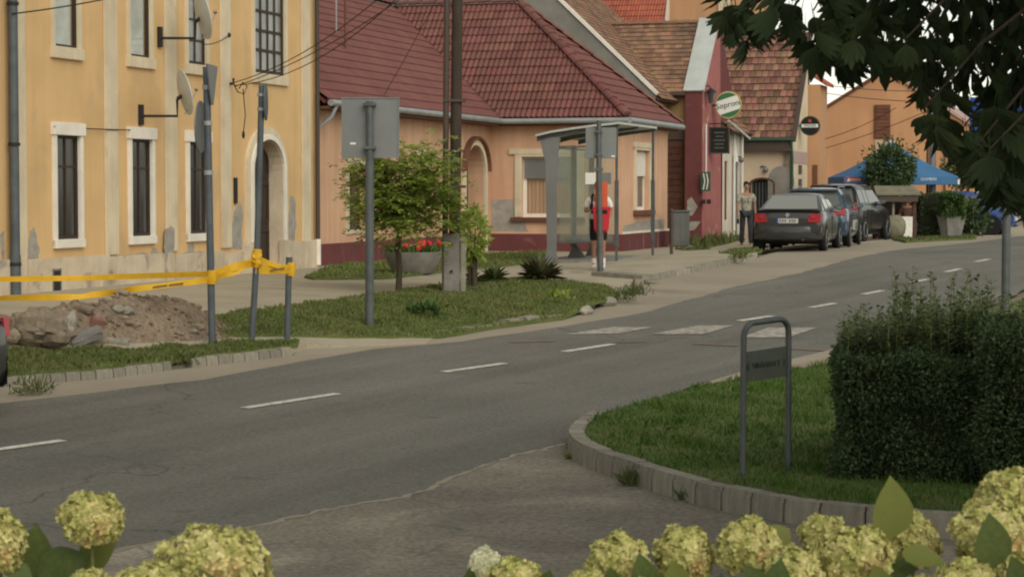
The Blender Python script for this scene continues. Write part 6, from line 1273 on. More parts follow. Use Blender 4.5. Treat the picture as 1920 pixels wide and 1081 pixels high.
# ------------------------------------------------------------------ people
def skin(name, V, E, R, mat, parent, sub=2, root=0):
    me = bpy.data.meshes.new(name); me.from_pydata(V, E, []); me.update(); o = bpy.data.objects.new(name, me); COL.objects.link(o)
    m = o.modifiers.new('s', 'SKIN'); m.use_smooth_shade = True; m.branch_smoothing = .6
    for i, d in enumerate(me.skin_vertices[0].data): r = R[i]; d.radius = r if isinstance(r, tuple) else (r, r); d.use_root = (i == root)
    s_ = o.modifiers.new('u', 'SUBSURF'); s_.levels = s_.render_levels = sub
    bpy.context.view_layer.update(); dg = bpy.context.evaluated_depsgraph_get(); nm = bpy.data.meshes.new_from_object(o.evaluated_get(dg)); bpy.data.objects.remove(o); nm.name = name
    nm.polygons.foreach_set('use_smooth', [True] * len(nm.polygons)); return link(name, nm, mat, parent)
def person(label, loc, rotz, J, shirt, legs, long_legs=True, shoes='cloth_black', socks=None, hs=1.0):
    """J: joints in metres, figure facing -y"""
    t = thing('person', label, 'person', loc, rotz); V = []; E = []; R = []
    def n(p, r, par=None):
        V.append(p); R.append(r); i = len(V) - 1
        if par is not None: E.append((par, i))
        return i
    pel = n(J['pelvis'], (.135, .10)); wa = n(J['waist'], (.12, .09), pel); ch = n(J['chest'], (.145, .10), wa); nk0 = n(J['neck'], (.06, .06), ch)
    nk1 = n(tuple(Vector(J['neck']) + (Vector(J['head']) - Vector(J['neck'])) * .45), (.053, .053), nk0); hd = n(tuple(Vector(J['head']) + Vector((0, -.012, -.03))), (.070, .085), nk1); n(tuple(Vector(J['head']) + Vector((0, .01, .07))), (.074, .088), hd)
    for s_ in ('l', 'r'):
        sh = n(J['sh' + s_], .062, ch); el = n(J['el' + s_], .043, sh); wr = n(J['wr' + s_], .028, el); wv = Vector(J['wr' + s_]); dv = (wv - Vector(J['el' + s_])).normalized(); pa = n(tuple(wv + dv * .07), (.036, .022), wr)
        sd = dv.cross(Vector((0, 1, 0))); sd = sd.normalized() if sd.length > .1 else Vector((1, 0, 0)); fw = sd.cross(dv)
        for k_, (o_, l_) in enumerate(((-.03, .07), (-.010, .082), (.010, .078), (.03, .06))):
            b = wv + dv * .09 + fw * o_; a1 = n(tuple(b), .010, pa); a2 = n(tuple(b + dv * l_ * .5 - sd * .006), .009, a1); n(tuple(b + dv * l_ * .95 - sd * .022), .007, a2)
        b = wv + dv * .035 + Vector((0, -.03, 0)); a1 = n(tuple(b), .012, wr); a2 = n(tuple(b + dv * .035 + Vector((0, -.018, 0))), .010, a1)
        hp = n(J['hp' + s_], .085, pel); kn = n(J['kn' + s_], .056, hp); an = n(J['an' + s_], .038, kn); n(tuple(Vector(J['an' + s_]) + Vector((0, -.12, -.045))), (.036, .026), an)
    skin('body', V, E, R, 'skin', t)
    V = []; E = []; R = []
    pw_ = n(tuple(Vector(J['pelvis']) + Vector((0, 0, -.06))), (.178, .138)); wa = n(J['waist'], (.172, .132), pw_); ch = n(J['chest'], (.176, .13), wa); n(tuple(Vector(J['neck']) + Vector((0, 0, -.02))), (.085, .075), ch)
    for s_ in ('l', 'r'): sh = n(J['sh' + s_], .082, ch); n(tuple(Vector(J['sh' + s_]).lerp(Vector(J['el' + s_]), .8)), .072, sh)
    skin('shirt', V, E, R, shirt, t)
    V = []; E = []; R = []
    pw_ = n(J['pelvis'], (.155, .118))
    for s_ in ('l', 'r'):
        hp = n(J['hp' + s_], .102, pw_); kv, av = Vector(J['kn' + s_]), Vector(J['an' + s_])
        if long_legs: kn = n(tuple(kv), .078, hp); n(tuple(av + Vector((0, 0, .0))), .066, kn)
        else: n(tuple(Vector(J['hp' + s_]).lerp(kv, .92)), .095, hp)
    skin('trousers' if long_legs else 'shorts', V, E, R, legs, t)
    for s_ in ('l', 'r'):
        a = Vector(J['an' + s_]); mb = MB(); mb.tube([a + Vector((0, .055, -.05)), a + Vector((0, .03, -.04)), a + Vector((0, -.06, -.045)), a + Vector((0, -.14, -.055)), a + Vector((0, -.19, -.06))], [.035, .048, .046, .042, .02], 10)
        for i, v in enumerate(mb.v): v.z = max(v.z, a.z - .088)
        mb.build('shoe', shoes, t, smooth=60)
        if socks: MB().tube([a + Vector((0, 0, -.03)), a + Vector((0, 0, .12))], [.048, .05], 10).build('sock', socks, t, smooth=60)
    h = Vector(J['head']); mb = MB(); mb.ball(h + Vector((0, .022, .06)), (.086, .098, .09), 14, 9, .05); mb.v = [v if v.y > h.y - .05 or v.z > h.z + .085 else Vector((v.x, h.y - .03, v.z)) for v in mb.v]; mb.build('hair', 'hair_dark', t, smooth=70)
    for s_ in (-1, 1):
        MB().ball(h + Vector((s_ * .032, -.079, .012)), (.012, .008, .008), 8, 6).build('eye', 'hair_dark', t); MB().ball(h + Vector((s_ * .078, .01, -.005)), (.014, .025, .034), 8, 6).build('ear', 'skin', t, smooth=80)
    MB().ball(h + Vector((0, -.095, -.018)), (.014, .02, .024), 8, 6).build('nose', 'skin', t, smooth=80); MB().ball(h + Vector((0, -.082, -.058)), (.026, .008, .006), 8, 6).build('mouth', 'brick_red', t)
    return t
def stand(h=1.75, step=.0, arms=0.0, bend=None):
    k_ = h / 1.75; J = {'pelvis': (0, 0, .95), 'waist': (0, .0, 1.10), 'chest': (0, .01, 1.30), 'neck': (0, .01, 1.46), 'head': (0, -.01, 1.615)}
    for s_, x in (('l', 1), ('r', -1)):
        J['sh' + s_] = (.185 * x, .01, 1.40); J['el' + s_] = (.245 * x, .02 + arms * x, 1.12); J['wr' + s_] = (.255 * x, -.05 + arms * 1.6 * x, .88)
        J['hp' + s_] = (.09 * x, 0, .90); J['kn' + s_] = (.095 * x, -.02 - step * x * .6, .49); J['an' + s_] = (.095 * x, .0 - step * x, .088)
    if bend: J.update(bend)
    return {a: tuple(q * k_ for q in b) for a, b in J.items()}
p = gp(1399, 462, .05); man = person('man in beige short sleeved shirt and dark jeans walking beside the grey saloon', (p.x, p.y, g(p.x, p.y) + .03), rad(8), stand(1.84, .12, .05), 'shirt_beige', 'denim')
for x in (-.07, .07): mb = MB(); mb.box((x - .05, -.150, 1.28), (x + .05, -.135, 1.40)); mb.build('shirt_pocket', 'shirt_beige', man)
mb = MB(); mb.tube([(-.28, -.17, .60), (-.27, -.16, .86)], .02, 6); mb = MB(); mb.box((-.30, -.18, .66), (-.25, -.12, .80)); mb.build('phone', 'cloth_black', man)
p = pav(1128, 507); p = Vector((at(1122, 505, p.y + .75).x, p.y + .75, 0)); p.z = g(p.x, p.y) + PAV + .03
kid = person('person in white t-shirt and black shorts waiting behind the bus stop pole', tuple(p), rad(-6), stand(1.76, .03, 0, {'elr': (-.27, .03, 1.14), 'wrr': (-.18, -.20, 1.16), 'ell': (.26, .03, 1.13), 'wrl': (.2, -.16, 1.0)}), 'tee_white', 'cloth_black', False, shoes='tee_white', socks='tee_white')
for s_ in (-1, 1): mb = MB(); P = [(s_ * .12, -.135, 1.10), (s_ * .125, -.158, 1.30), (s_ * .12, -.10, 1.46), (s_ * .11, .05, 1.49), (s_ * .11, .15, 1.40)]; mb.tube(P, .022, 6); mb.build('backpack_strap', 'cloth_black', kid)
mb = MB(); mb.box((-.15, .14, 1.02), (.15, .27, 1.46)); mb.build('backpack', 'cloth_black', kid, bevel=.04)
mb = MB(); mb.box((-.155, -.30, 1.15), (-.085, -.285, 1.29)); mb.build('phone', 'cloth_black', kid, bevel=.005)
# ------------------------------------------------------------------ wooden stand, tent, planters at the far end
KY = 66.0; zg = -1.40
def X(px, Y=KY): return at(px, 400, Y).x
def Z(py, Y=KY): return at(960, py, Y).z
t = thing('wooden_stand', 'small open wooden stand with a shingled roof and white cloth by the parked black car', 'stand', (X(1681), KY, zg))
for px in (1650, 1714):
    for dy in (0, 1.0): mb = MB('W'); x = X(px); mb.box((x - .06, KY + dy - .06, zg - .1), (x + .06, KY + dy + .06, Z(366))); mb.build('post', 'brown_plank', t, bevel=.01)
x0, x1 = X(1640), X(1724); mb = MB('W'); mb.slab([(x0, KY - .25, Z(366)), (x1, KY - .25, Z(366)), (x1 - .12, KY + .5, Z(351)), (x0 + .05, KY + .5, Z(351))], (0, 0, .05)); mb.slab([(x0, KY + 1.3, Z(366)), (x1, KY + 1.3, Z(366)), (x1 - .12, KY + .5, Z(351)), (x0 + .05, KY + .5, Z(351))], (0, 0, .05)); mb.build('roof', 'sack_olive', t)
mb = MB('W'); mb.box((x0 + .1, KY - .2, Z(378)), (x1 - .08, KY - .12, Z(367))); mb.build('fascia', 'brown_metal', t)
mb = MB('W'); mb.box((X(1650), KY + .9, zg), (X(1714), KY + .95, Z(372))); mb.build('back_wall', 'brown_metal', t)
mb = MB('W'); mb.box((X(1652), KY - .06, zg), (X(1712), KY + .5, Z(408))); mb.build('counter', 'brown_plank', t)
mb = MB('W'); mb.box((X(1673), KY - .02, zg), (X(1677), KY + .05, Z(372))); mb.build('strut', 'kerb', t)
mb = MB('W'); mb.slab([(X(1684), KY - .12, Z(407)), (X(1710), KY - .12, Z(406)), (X(1709), KY - .16, Z(447)), (X(1684), KY - .2, Z(446)), (X(1697), KY - .14, Z(428))], (0, .03, 0)); mb.box((X(1668), KY - .12, Z(409)), (X(1710), KY + .52, Z(406))); tag(mb.build('white_cloth', 'cloth_white', None, (X(1697), KY, zg)), 'white cloth hanging over the counter of the wooden stand', 'cloth')
mb = MB('W'); mb.ball((X(1673), KY - .35, zg + .33), (.38, .26, .37), 14, 9, .06); tag(mb.build('sack', 'sack_olive', None, (X(1673), KY - .35, zg), smooth=70), 'bulging olive sack leaning on the wooden stand', 'sack')
sj = stand(1.7, 0, 0); dzz = -.42
for kk in list(sj):
    x, y, z = sj[kk]
    if kk[:2] in ('kn',): sj[kk] = (x, y - .40, .50)
    elif kk[:2] in ('an',): sj[kk] = (x, y - .42, .088)
    else: sj[kk] = (x, y, z + dzz)
pp = (X(1700, 66.62), 66.62, zg); person('person in brown clothing sitting behind the white cloth of the wooden stand', pp, rad(15), sj, 'cloth_brown', 'denim')
mb = MB(); mb.box((-.2, -.18, 0), (.2, .2, .43)); st_ = mb.build('stool', 'brown_plank', None, (pp[0], pp[1] + .02, zg), bevel=.02); tag(st_, 'low wooden stool under the sitting person', 'stool')
# blue party tent
TY = 70.0; cxp = X(1672, TY); hwid = (X(1776, TY) - X(1568, TY)) / 2; ze = Z(332, TY); zt = Z(266, TY); zv = Z(346, TY)
t = thing('blue_tent', 'blue pavilion tent with a red label and white lettering on its valance', 'tent', (cxp, TY, zg))
y0, y1 = TY - hwid, TY + hwid; yc = TY; cs_ = [(cxp - hwid, y0), (cxp + hwid, y0), (cxp + hwid, y1), (cxp - hwid, y1)]
zef = -.0
mb = MB('W'); apx = (cxp, yc, zt); b = len(mb.v)
for (a, c_), (d_, e_) in zip(cs_, cs_[1:] + cs_[:1]):
    rows = []
    for i in range(9): f = i / 8; sag = -.10 * math.sin(PI * f); rows.append([(a + (cxp - a) * f, c_ + (yc - c_) * f, ze + (zt - ze) * f + sag), ((a + d_) / 2 + (cxp - (a + d_) / 2) * f, (c_ + e_) / 2 + (yc - (c_ + e_) / 2) * f, ze + (zt - ze) * f + sag - .05 * (1 - f)), (d_ + (cxp - d_) * f, e_ + (yc - e_) * f, ze + (zt - ze) * f + sag)])
    mb.grid(rows)
mb.build('canopy', 'tent_blue', t, smooth=30)
for (a, c_), (d_, e_) in zip(cs_, cs_[1:] + cs_[:1]): mb = MB('W'); mb.slab([(a, c_, zv), (d_, e_, zv), (d_, e_, ze), (a, c_, ze)], ((.0, .02, 0) if c_ == e_ else (.02, 0, 0))); mb.build('valance', 'tent_blue', t)
for a, c_ in cs_:
    mb = MB('W'); mb.tube([(a + (.06 if a < cxp else -.06), c_ + (.06 if c_ < yc else -.06), zg), (a + (.06 if a < cxp else -.06), c_ + (.06 if c_ < yc else -.06), ze)], .03, 8); mb.build('leg', 'steel', t)
    mb = MB('W'); mb.box((a - .015 if a < cxp else a - .05, c_ - .02, zv), (a + .05 if a < cxp else a + .015, c_ - .004, ze)); mb.build('corner_piece', 'sign_white' if a > cxp else 'tent_blue', t)
mb = MB('W'); mb.lathe([(.1, 0), (.06, .1), (.01, .16)], (cxp, yc, zt - .03), 10); mb.build('finial', 'sign_white', t)
F_ = lambda px: at(px, 340, y0).x
mb = MB('W'); mb.box((F_(1582), y0 - .008, at(0, 341, y0).z), (F_(1613), y0 - .002, at(0, 332, y0).z)); lab_ = mb.build('label_panel', 'sign_red', t)
mb = MB('W'); mb.slab([(F_(1588), y0 - .012, at(0, 340, y0).z), (F_(1594), y0 - .012, at(0, 340, y0).z), (F_(1591), y0 - .012, at(0, 333, y0).z)], (0, .003, 0)); mb.build('label_mark', 'sign_white', t)
text_mesh(t, 'BORSODI', .10, 'sign_white', Vector((F_(1603), y0 - .012, at(0, 337, y0).z)), (1, 0, 0), (0, 0, 1)); text_mesh(t, 'SAMSUNG' if False else 'GOMBÁS', .13, 'sign_white', Vector((F_(1741), y0 - .006, at(0, 336, y0).z)), (1, 0, 0), (0, 0, 1))
# ------------------------------------------------------------------ plants
def crown(root, c, r, n, L, W_, mat, name='foliage', shape=None, droop=.2, shell=.5):
    P = RNG.normal(0, 1, (n, 3)); P /= np.linalg.norm(P, axis=1)[:, None]; N = P.copy(); rad_ = RNG.uniform(shell, 1, n) ** .6
    lump = 1 + .22 * np.sin(P[:, 0] * 5 + c[0] * 3) * np.cos(P[:, 2] * 6 + c[1]) + .12 * np.sin(P[:, 1] * 9)
    P = P * rad_[:, None] * lump[:, None] * np.array(r) + np.array(c); V, F = leaf_quads(P, N, RNG.uniform(.6, 1.2, n) * L, W_, droop); return foliage(name, V, F, mat, root)
def shrub(name, lab, cat, c, r, n, L, W_, mat, trunk=None, grp=None):
    base = (c[0], c[1], g(c[0], c[1]) + .03); t = thing(name, lab, cat, base, 0, grp)
    h = c[2] - base[2]
    for k_ in range(4): a = k_ * 1.6 + .3; mb = MB(); mb.tube([(.05 * math.cos(a), .05 * math.sin(a), 0), (r[0] * .25 * math.cos(a), r[1] * .25 * math.sin(a), h * .7), (r[0] * .55 * math.cos(a), r[1] * .55 * math.sin(a), h * 1.1)], [.035, .025, .01], 6); mb.build('stem', 'bark', t)
    crown(t, c, r, n, L, W_, mat); return t
shrub('round_bush', 'round dark bush with loose shoots in front of the blue tent', 'bush', (X(1668, 67.6), 67.6, Z(322, 67.6)), (.75, .7, .78), 3600, .15, .08, 'leaf_dark')
crown(None, (X(1668, 67.6), 67.6, Z(300, 67.6)), (.86, .6, .75), 420, .16, .08, 'leaf_dark').name = 'loose_shoots'
o = bpy.data.objects['loose_shoots']; o.parent = bpy.data.objects['round_bush']; o.data.transform(ROOT['round_bush'].inverted())
shrub('street_tree', 'pale green small tree to the right of the blue tent', 'tree', (X(1808, 72), 72, Z(315, 72)), (.65, .6, .62), 1300, .2, .1, 'leaf_shoot')
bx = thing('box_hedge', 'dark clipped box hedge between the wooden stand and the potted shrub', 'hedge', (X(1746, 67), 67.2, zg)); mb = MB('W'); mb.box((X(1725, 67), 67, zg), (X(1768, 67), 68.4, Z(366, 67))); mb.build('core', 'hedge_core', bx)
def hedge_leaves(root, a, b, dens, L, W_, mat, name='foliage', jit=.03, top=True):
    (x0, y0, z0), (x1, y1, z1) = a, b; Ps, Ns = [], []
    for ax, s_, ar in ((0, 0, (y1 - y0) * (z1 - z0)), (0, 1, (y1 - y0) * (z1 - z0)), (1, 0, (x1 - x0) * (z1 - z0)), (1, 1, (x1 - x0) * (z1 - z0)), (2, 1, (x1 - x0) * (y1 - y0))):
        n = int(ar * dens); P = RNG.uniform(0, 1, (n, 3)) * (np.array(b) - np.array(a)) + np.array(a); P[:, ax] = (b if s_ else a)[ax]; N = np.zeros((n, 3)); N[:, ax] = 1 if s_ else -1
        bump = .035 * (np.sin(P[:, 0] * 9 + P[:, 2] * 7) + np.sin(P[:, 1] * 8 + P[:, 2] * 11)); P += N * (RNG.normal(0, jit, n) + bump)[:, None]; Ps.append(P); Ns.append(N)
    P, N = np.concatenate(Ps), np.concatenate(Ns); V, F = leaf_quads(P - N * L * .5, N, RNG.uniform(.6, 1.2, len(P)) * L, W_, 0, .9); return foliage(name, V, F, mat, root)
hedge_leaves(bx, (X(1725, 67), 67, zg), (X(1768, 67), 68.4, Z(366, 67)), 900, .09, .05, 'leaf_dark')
t = thing('potted_shrub', 'clipped green shrub in a tapered concrete pot at the far roadside', 'potted shrub', (X(1784, 66), 66, zg)); r0, r1 = .30, .44
mb = MB(); mb.lathe([(r0, 0), (r1, .62), (r1 + .03, .66), (r1 - .05, .66), (r1 - .07, .55)], sides=6); mb.build('pot', 'concrete', t)
hedge_leaves(t, (X(1768, 66), 65.6, zg + .62), (X(1803, 66), 66.5, Z(364, 66)), 1100, .10, .06, 'leaf_mid'); mb = MB('W'); mb.box((X(1770, 66), 65.65, zg + .55), (X(1801, 66), 66.45, Z(367, 66))); mb.build('core', 'hedge_core', t)
for px, w in ((1815, .5), (1832, .7)): shrub('roadside_shrub', 'dark low shrub %s of the potted shrub, under the chestnut leaves' % ('just right' if px == 1815 else 'farther right'), 'shrub', (X(px, 68), 68, Z(405, 68)), (w * .55, .5, .55), 700, .14, .08, 'leaf_dark')
# feathery little tree on the verge
p = pav(747, 546); t = thing('little_tree', 'small bright green tree with feathery leaves on the verge beside the telegraph pole', 'tree', tuple(p))
hz = lambda py: at(750, py, p.y).z - p.z
mb = MB(); mb.tube([(0, 0, -.05), (.02, 0, hz(500)), (-.01, 0, hz(465)), (.03, 0, hz(430))], [.06, .05, .048, .045], 10); mb.build('trunk', 'bark', t, smooth=60)
fr_v, fr_f = [], []; tips = []
cxl, cxr = at(640, 400, p.y).x - p.x, at(890, 400, p.y).x - p.x
for k_ in range(15):
    a = 2 * PI * k_ / 15 + random.uniform(-.2, .2); rr_ = random.uniform(.45, .88); st0 = Vector((.03, 0, hz(450 - random.uniform(0, 40)))); tip = Vector((math.cos(a) * rr_ + .04, math.sin(a) * rr_ * .95, random.choice((hz(312), hz(340), hz(370), hz(400), hz(430))) + random.uniform(-.1, .15))); md = st0.lerp(tip, .5) + Vector((0, 0, .15))
    mb = MB(); mb.tube([st0, md, tip], [.026, .016, .007], 6); mb.build('branch', 'bark', t, smooth=60); tips += [md, st0.lerp(tip, .75) + Vector((0, 0, .1)), tip]
for b in [(.03, 0, hz(292)), (.16, -.1, hz(300)), (-.2, .1, hz(310))]: mb = MB(); mb.tube([(.03, 0, hz(440)), Vector(b) * .6 + Vector((0, 0, hz(440) * .4)), b], [.03, .02, .008], 6); mb.build('branch', 'bark', t, smooth=60); tips += [Vector(b), Vector(b) * .8 + Vector((0, 0, hz(440) * .2))]
VV, FF = [], []
for i in range(900):
    c = random.choice(tips) + Vector((random.gauss(0, .20), random.gauss(0, .20), random.gauss(0, .17))); a = math.atan2(c.y, c.x) + random.uniform(-1.5, 1.5); out = Vector((math.cos(a), math.sin(a), 0)); ln = random.uniform(.22, .40); side = Vector((-out.y, out.x, 0)); rise = random.uniform(-.5, 1.1)
    for k_ in range(8):
        f = (k_ + .5) / 8; q = c + out * ln * f + Vector((0, 0, rise * ln * f - .45 * ln * f * f)); 
        for s_ in (-1, 1):
            d = (side * s_ * .9 + out * .55 + Vector((random.gauss(0, .2), random.gauss(0, .2), random.uniform(-.6, .3)))).normalized(); l = .125 * (1 - .45 * abs(f - .4)); w = d.cross(Vector((0, 0, 1)))*.024 + Vector((0, 0, random.uniform(-.012, .012))); n0 = len(VV); VV += [q, q + d * l * .5 + w, q + d * l, q + d * l * .5 - w]; FF.append((n0, n0 + 1, n0 + 2, n0 + 3))
o = link('leaves', np_mesh('leaves', [tuple(v) for v in VV], FF), 'leaf_bright', t); o['kind'] = 'stuff'
c = gp(885, 470, .1); c = at(886, 440, p.y + 1.4); shrub('verge_shrub', 'upright green shrub behind the telegraph pole', 'shrub', (c.x, c.y, c.z), (.26, .26, .52), 800, .13, .05, 'leaf_bright')
# spiky yucca and small plants
def spiky(px, py, n, L, W_, lab, mat='yucca', name='yucca', cat='plant', grp=None, lift=.5):
    q = pav(px, py); V, F = [], []
    for i in range(n):
        a = random.uniform(0, 2 * PI); el = random.uniform(.08, 1.35); l = L * random.uniform(.7, 1.1); d = Vector((math.cos(a) * math.cos(el), math.sin(a) * math.cos(el), math.sin(el))); s_ = d.cross(Vector((0, 0, 1))).normalized() * W_; b = Vector((0, 0, .06)); m = b + d * l * .5 + Vector((0, 0, .02)); e = b + d * l - Vector((0, 0, l * .12)); k_ = len(V); V += [b - s_ * .7, b + s_ * .7, m + s_, e, m - s_]; F.append((k_, k_ + 1, k_ + 2, k_ + 3, k_ + 4))
    return tag(link(name, np_mesh(name, [tuple(v) for v in V], F), mat, None, tuple(q)), lab, cat, grp)
spiky(1012, 527, 240, .52, .014, 'big spiky yucca rosette at the edge of the verge left of the bus shelter')
spiky(926, 530, 60, .36, .016, 'small spiky plant right of the telegraph pole, nearer the yucca', 'weed', 'spiky_plant'); spiky(888, 534, 45, .32, .015, 'small spiky plant close to the concrete foot of the telegraph pole', 'weed', 'spiky_plant')
def clump(px, py, r, n, L, W_, mat, lab, off=PAV + .03, name='weed_clump', cat='weeds'):
    q = gp(px, py, off); P = np.column_stack([np.clip(RNG.normal(0, r * .45, n), -r, r), np.clip(RNG.normal(0, r * .35, n), -r * .8, r * .8), np.clip(np.abs(RNG.normal(0, r * .3, n)), 0, r * .6)]); V, F = leaf_quads(P, np.tile([0, 0, 1.], (n, 1)), RNG.uniform(.5, 1.2, n) * L, W_, -.2, .8); return tag(link(name, np_mesh(name, V, F), mat, None, tuple(q)), lab, cat, None, 'stuff' if mat == 'weed' else None)
clump(800, 592, .26, 120, .16, .07, 'leaf_mid', 'broad leaved weed on the lawn left of centre'); clump(1050, 562, .2, 90, .13, .06, 'leaf_bright', 'bright green weed near the edging stones'); clump(1190, 556, .28, 200, .14, .02, 'weed', 'grassy weed at the corner of the bus bay'); clump(1388, 486, .25, 160, .13, .025, 'weed', 'grass tuft at the end of the bay kerb', .1)
clump(1325, 440, .4, 300, .3, .06, 'leaf_mid', 'low green bush under the chevron sign'); clump(1365, 434, .3, 200, .28, .05, 'weed', 'tall weeds at the foot of the white facade')
clump(1075, 842, .07, 60, .11, .02, 'leaf_shoot', 'small weed growing at the tip of the island kerb', .0); clump(1185, 912, .10, 110, .16, .016, 'weed', 'grassy weed against the island kerb, left one', .0); clump(1285, 940, .10, 90, .11, .018, 'weed', 'grassy weed against the island kerb, right one', .0); clump(1068, 862, .05, 40, .07, .02, 'old_leaf', 'dry leaves at the tip of the island kerb', 0, 'dry_leaves', 'leaves')
clump(60, 740, .25, 160, .12, .02, 'weed', 'grass creeping over the left end of the kerb', .0); clump(340, 684, .2, 160, .12, .02, 'weed', 'grass growing through the gap of the left kerb', .03)
clump(1165, 590 - 26, .3, 160, .11, .02, 'weed', 'grass between the pale edging stones', .02)
# clipped hedge with loose shoots and its dark neighbour
hp0 = gp(1572, 906, .12); hz0 = isl_fn(hp0.x, hp0.y); hx1 = at(1880, 900, hp0.y).x; hy1 = hp0.y + 2.0; htop = at(1600, 668, hp0.y).z
t = thing('clipped_hedge', 'clipped square green hedge on the kerbed island with loose shoots on top', 'hedge', (hp0.x, hp0.y, hz0))
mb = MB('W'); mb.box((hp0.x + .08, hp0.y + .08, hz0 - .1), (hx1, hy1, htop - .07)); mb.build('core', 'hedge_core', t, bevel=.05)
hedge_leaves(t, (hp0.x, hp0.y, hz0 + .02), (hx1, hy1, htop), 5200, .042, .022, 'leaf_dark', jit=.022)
n = 26; tt = MB(); SV, SF = [], []
for i in range(1050):
    x, y = random.uniform(hp0.x, hx1 + .3), random.uniform(hp0.y + .25, hy1); tall = random.random() ** 4.5; f = (x - hp0.x) / (hx1 - hp0.x); h_ = random.uniform(.10, .26) + tall * (.5 if f > .3 else .25) * (1.0 if .25 < f < .95 else .7); b = Vector((x, y, htop - .05)); lean = Vector((random.gauss(0, .10) - (.12 if f < .15 else 0), random.gauss(0, .1), 1)); e = b + lean * h_
    if h_ > .3: tt.tube([b, b.lerp(e, .5) + Vector((random.gauss(0, .01), 0, 0)), e], [.006, .004, .002], 4)
    k_ = int(h_ / .020)
    for j in range(k_):
        q = b.lerp(e, (j + .6) / k_); a = random.uniform(0, 6.3); d = Vector((math.cos(a), math.sin(a), random.uniform(.0, .7))).normalized(); l = random.uniform(.045, .085); w = d.cross(Vector((0, 0, 1))).normalized() * .019; m = len(SV); SV += [q, q + d * l * .5 + w, q + d * l, q + d * l * .5 - w]; SF.append((m, m + 1, m + 2, m + 3))
tt.sp = 'W'; o = tt.build('shoots', 'stem_green', t, recalc=False); o['kind'] = 'stuff'; foliage('shoot_leaves', np.array([tuple(v) for v in SV]), np.array(SF), 'leaf_shoot', t); t.rotation_euler.z = -rad(11)
q = at(1848, 910, hp0.y - .45); t = thing('dark_hedge', 'dark taller hedge at the right edge in front of the clipped hedge', 'hedge', (q.x, q.y, hz0)); zt_ = at(1880, 622, q.y).z
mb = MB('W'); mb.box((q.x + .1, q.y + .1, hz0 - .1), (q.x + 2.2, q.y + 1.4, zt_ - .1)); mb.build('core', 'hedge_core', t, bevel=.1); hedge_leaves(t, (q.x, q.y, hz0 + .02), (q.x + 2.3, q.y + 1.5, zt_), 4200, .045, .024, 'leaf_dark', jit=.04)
# ------------------------------------------------------------------ chestnut overhanging from the right
CT = Vector((4.6, 10.6, 0)); CT.z = g(CT.x, CT.y); t = thing('chestnut_tree', 'dark horse chestnut hanging its big leaves over the top right corner', 'tree', tuple(CT))
mb = MB('W'); mb.tube([CT - Vector((0, 0, .2)), CT + Vector((.02, 0, 1.2)), CT + Vector((-.05, 0, 2.6)), CT + Vector((0, .1, 4.6)), CT + Vector((.1, 0, 7))], [.30, .23, .2, .16, .06], 14); mb.build('trunk', 'bark', t, smooth=60)
def palmate():
    V, F = [], []; nl = random.choice((5, 6, 7)); dr = random.uniform(1.2, 1.9)
    for i in range(nl):
        a = (i - (nl - 1) / 2) * (2.0 / (nl - 1)); l = (.135 - .028 * abs(i - (nl - 1) / 2) / ((nl - 1) / 2)) * random.uniform(.85, 1.1); w = l * .17
        base = len(V); N_ = 5; dirx, diry = math.sin(a), math.cos(a); px_, py_ = diry, -dirx
        for k_ in range(N_ + 1):
            f = k_ / N_; wd = w * (math.sin(PI * min(1, f ** 1.75)) ** .75) + .002; s_ = l * f; z = -.35 * dr * l * f * f * 1.6 - .05 * l * f; fold = wd * .35
            for u, zz_ in ((-wd, fold), (0, 0), (wd, fold)): V.append((dirx * s_ + px_ * u, diry * s_ + py_ * u, z + zz_))
        for k_ in range(N_):
            for u in (0, 1): m = base + k_ * 3 + u; F.append((m, m + 1, m + 4, m + 3))
    n0 = len(V); V += [(-.003, 0, 0), (.003, 0, 0), (.002, -.10, .04), (-.002, -.10, .04)]; F.append((n0, n0 + 1, n0 + 2, n0 + 3))
    me = bpy.data.meshes.new('leaf'); me.from_pydata(V, [], F); me.update(); me.polygons.foreach_set('use_smooth', [True] * len(me.polygons)); me.materials.append(M['leaf_chestnut']); return me
PAL = [palmate() for _ in range(10)]
# where the hanging boughs are: outline of the canopy as the lower edge seen from the road, px -> lowest py
low = [(1345, 30), (1370, 70), (1400, 88), (1430, 60), (1470, 25), (1500, 70), (1530, 115), (1560, 92), (1590, 130), (1620, 95), (1650, 115), (1690, 110), (1710, 140), (1740, 255), (1775, 240), (1800, 180), (1815, 290), (1850, 350), (1880, 372), (1930, 380), (1990, 400)]
def lowest(px):
    for (a, b), (c, d) in zip(low, low[1:]):
        if a <= px <= c: return b + (d - b) * (px - a) / (c - a)
    return 0
cnt = 0; twigs = MB('W'); leafpos = []
def put_leaf(c, yaw, pitch, roll, s_):
    o = link('leaf', random.choice(PAL), None, t); m = Matrix.Rotation(yaw, 4, 'Z') @ Matrix.Rotation(pitch, 4, 'X') @ Matrix.Rotation(roll, 4, 'Y') @ Matrix.Scale(s_, 4); m.translation = c - CT; o.matrix_local = m
for i in range(46):
    px, py = random.uniform(1812, 1990), random.uniform(170, 370)
    if 1790 < px < 1858 and py < 245: continue
    if py > lowest(px) - 12: py = lowest(px) - random.uniform(12, 60)
    put_leaf(at(px, py, random.uniform(9.2, 11)), random.uniform(0, 6.3), random.uniform(-1.75, -.95), random.uniform(-.5, .5), random.uniform(.6, 1.0))
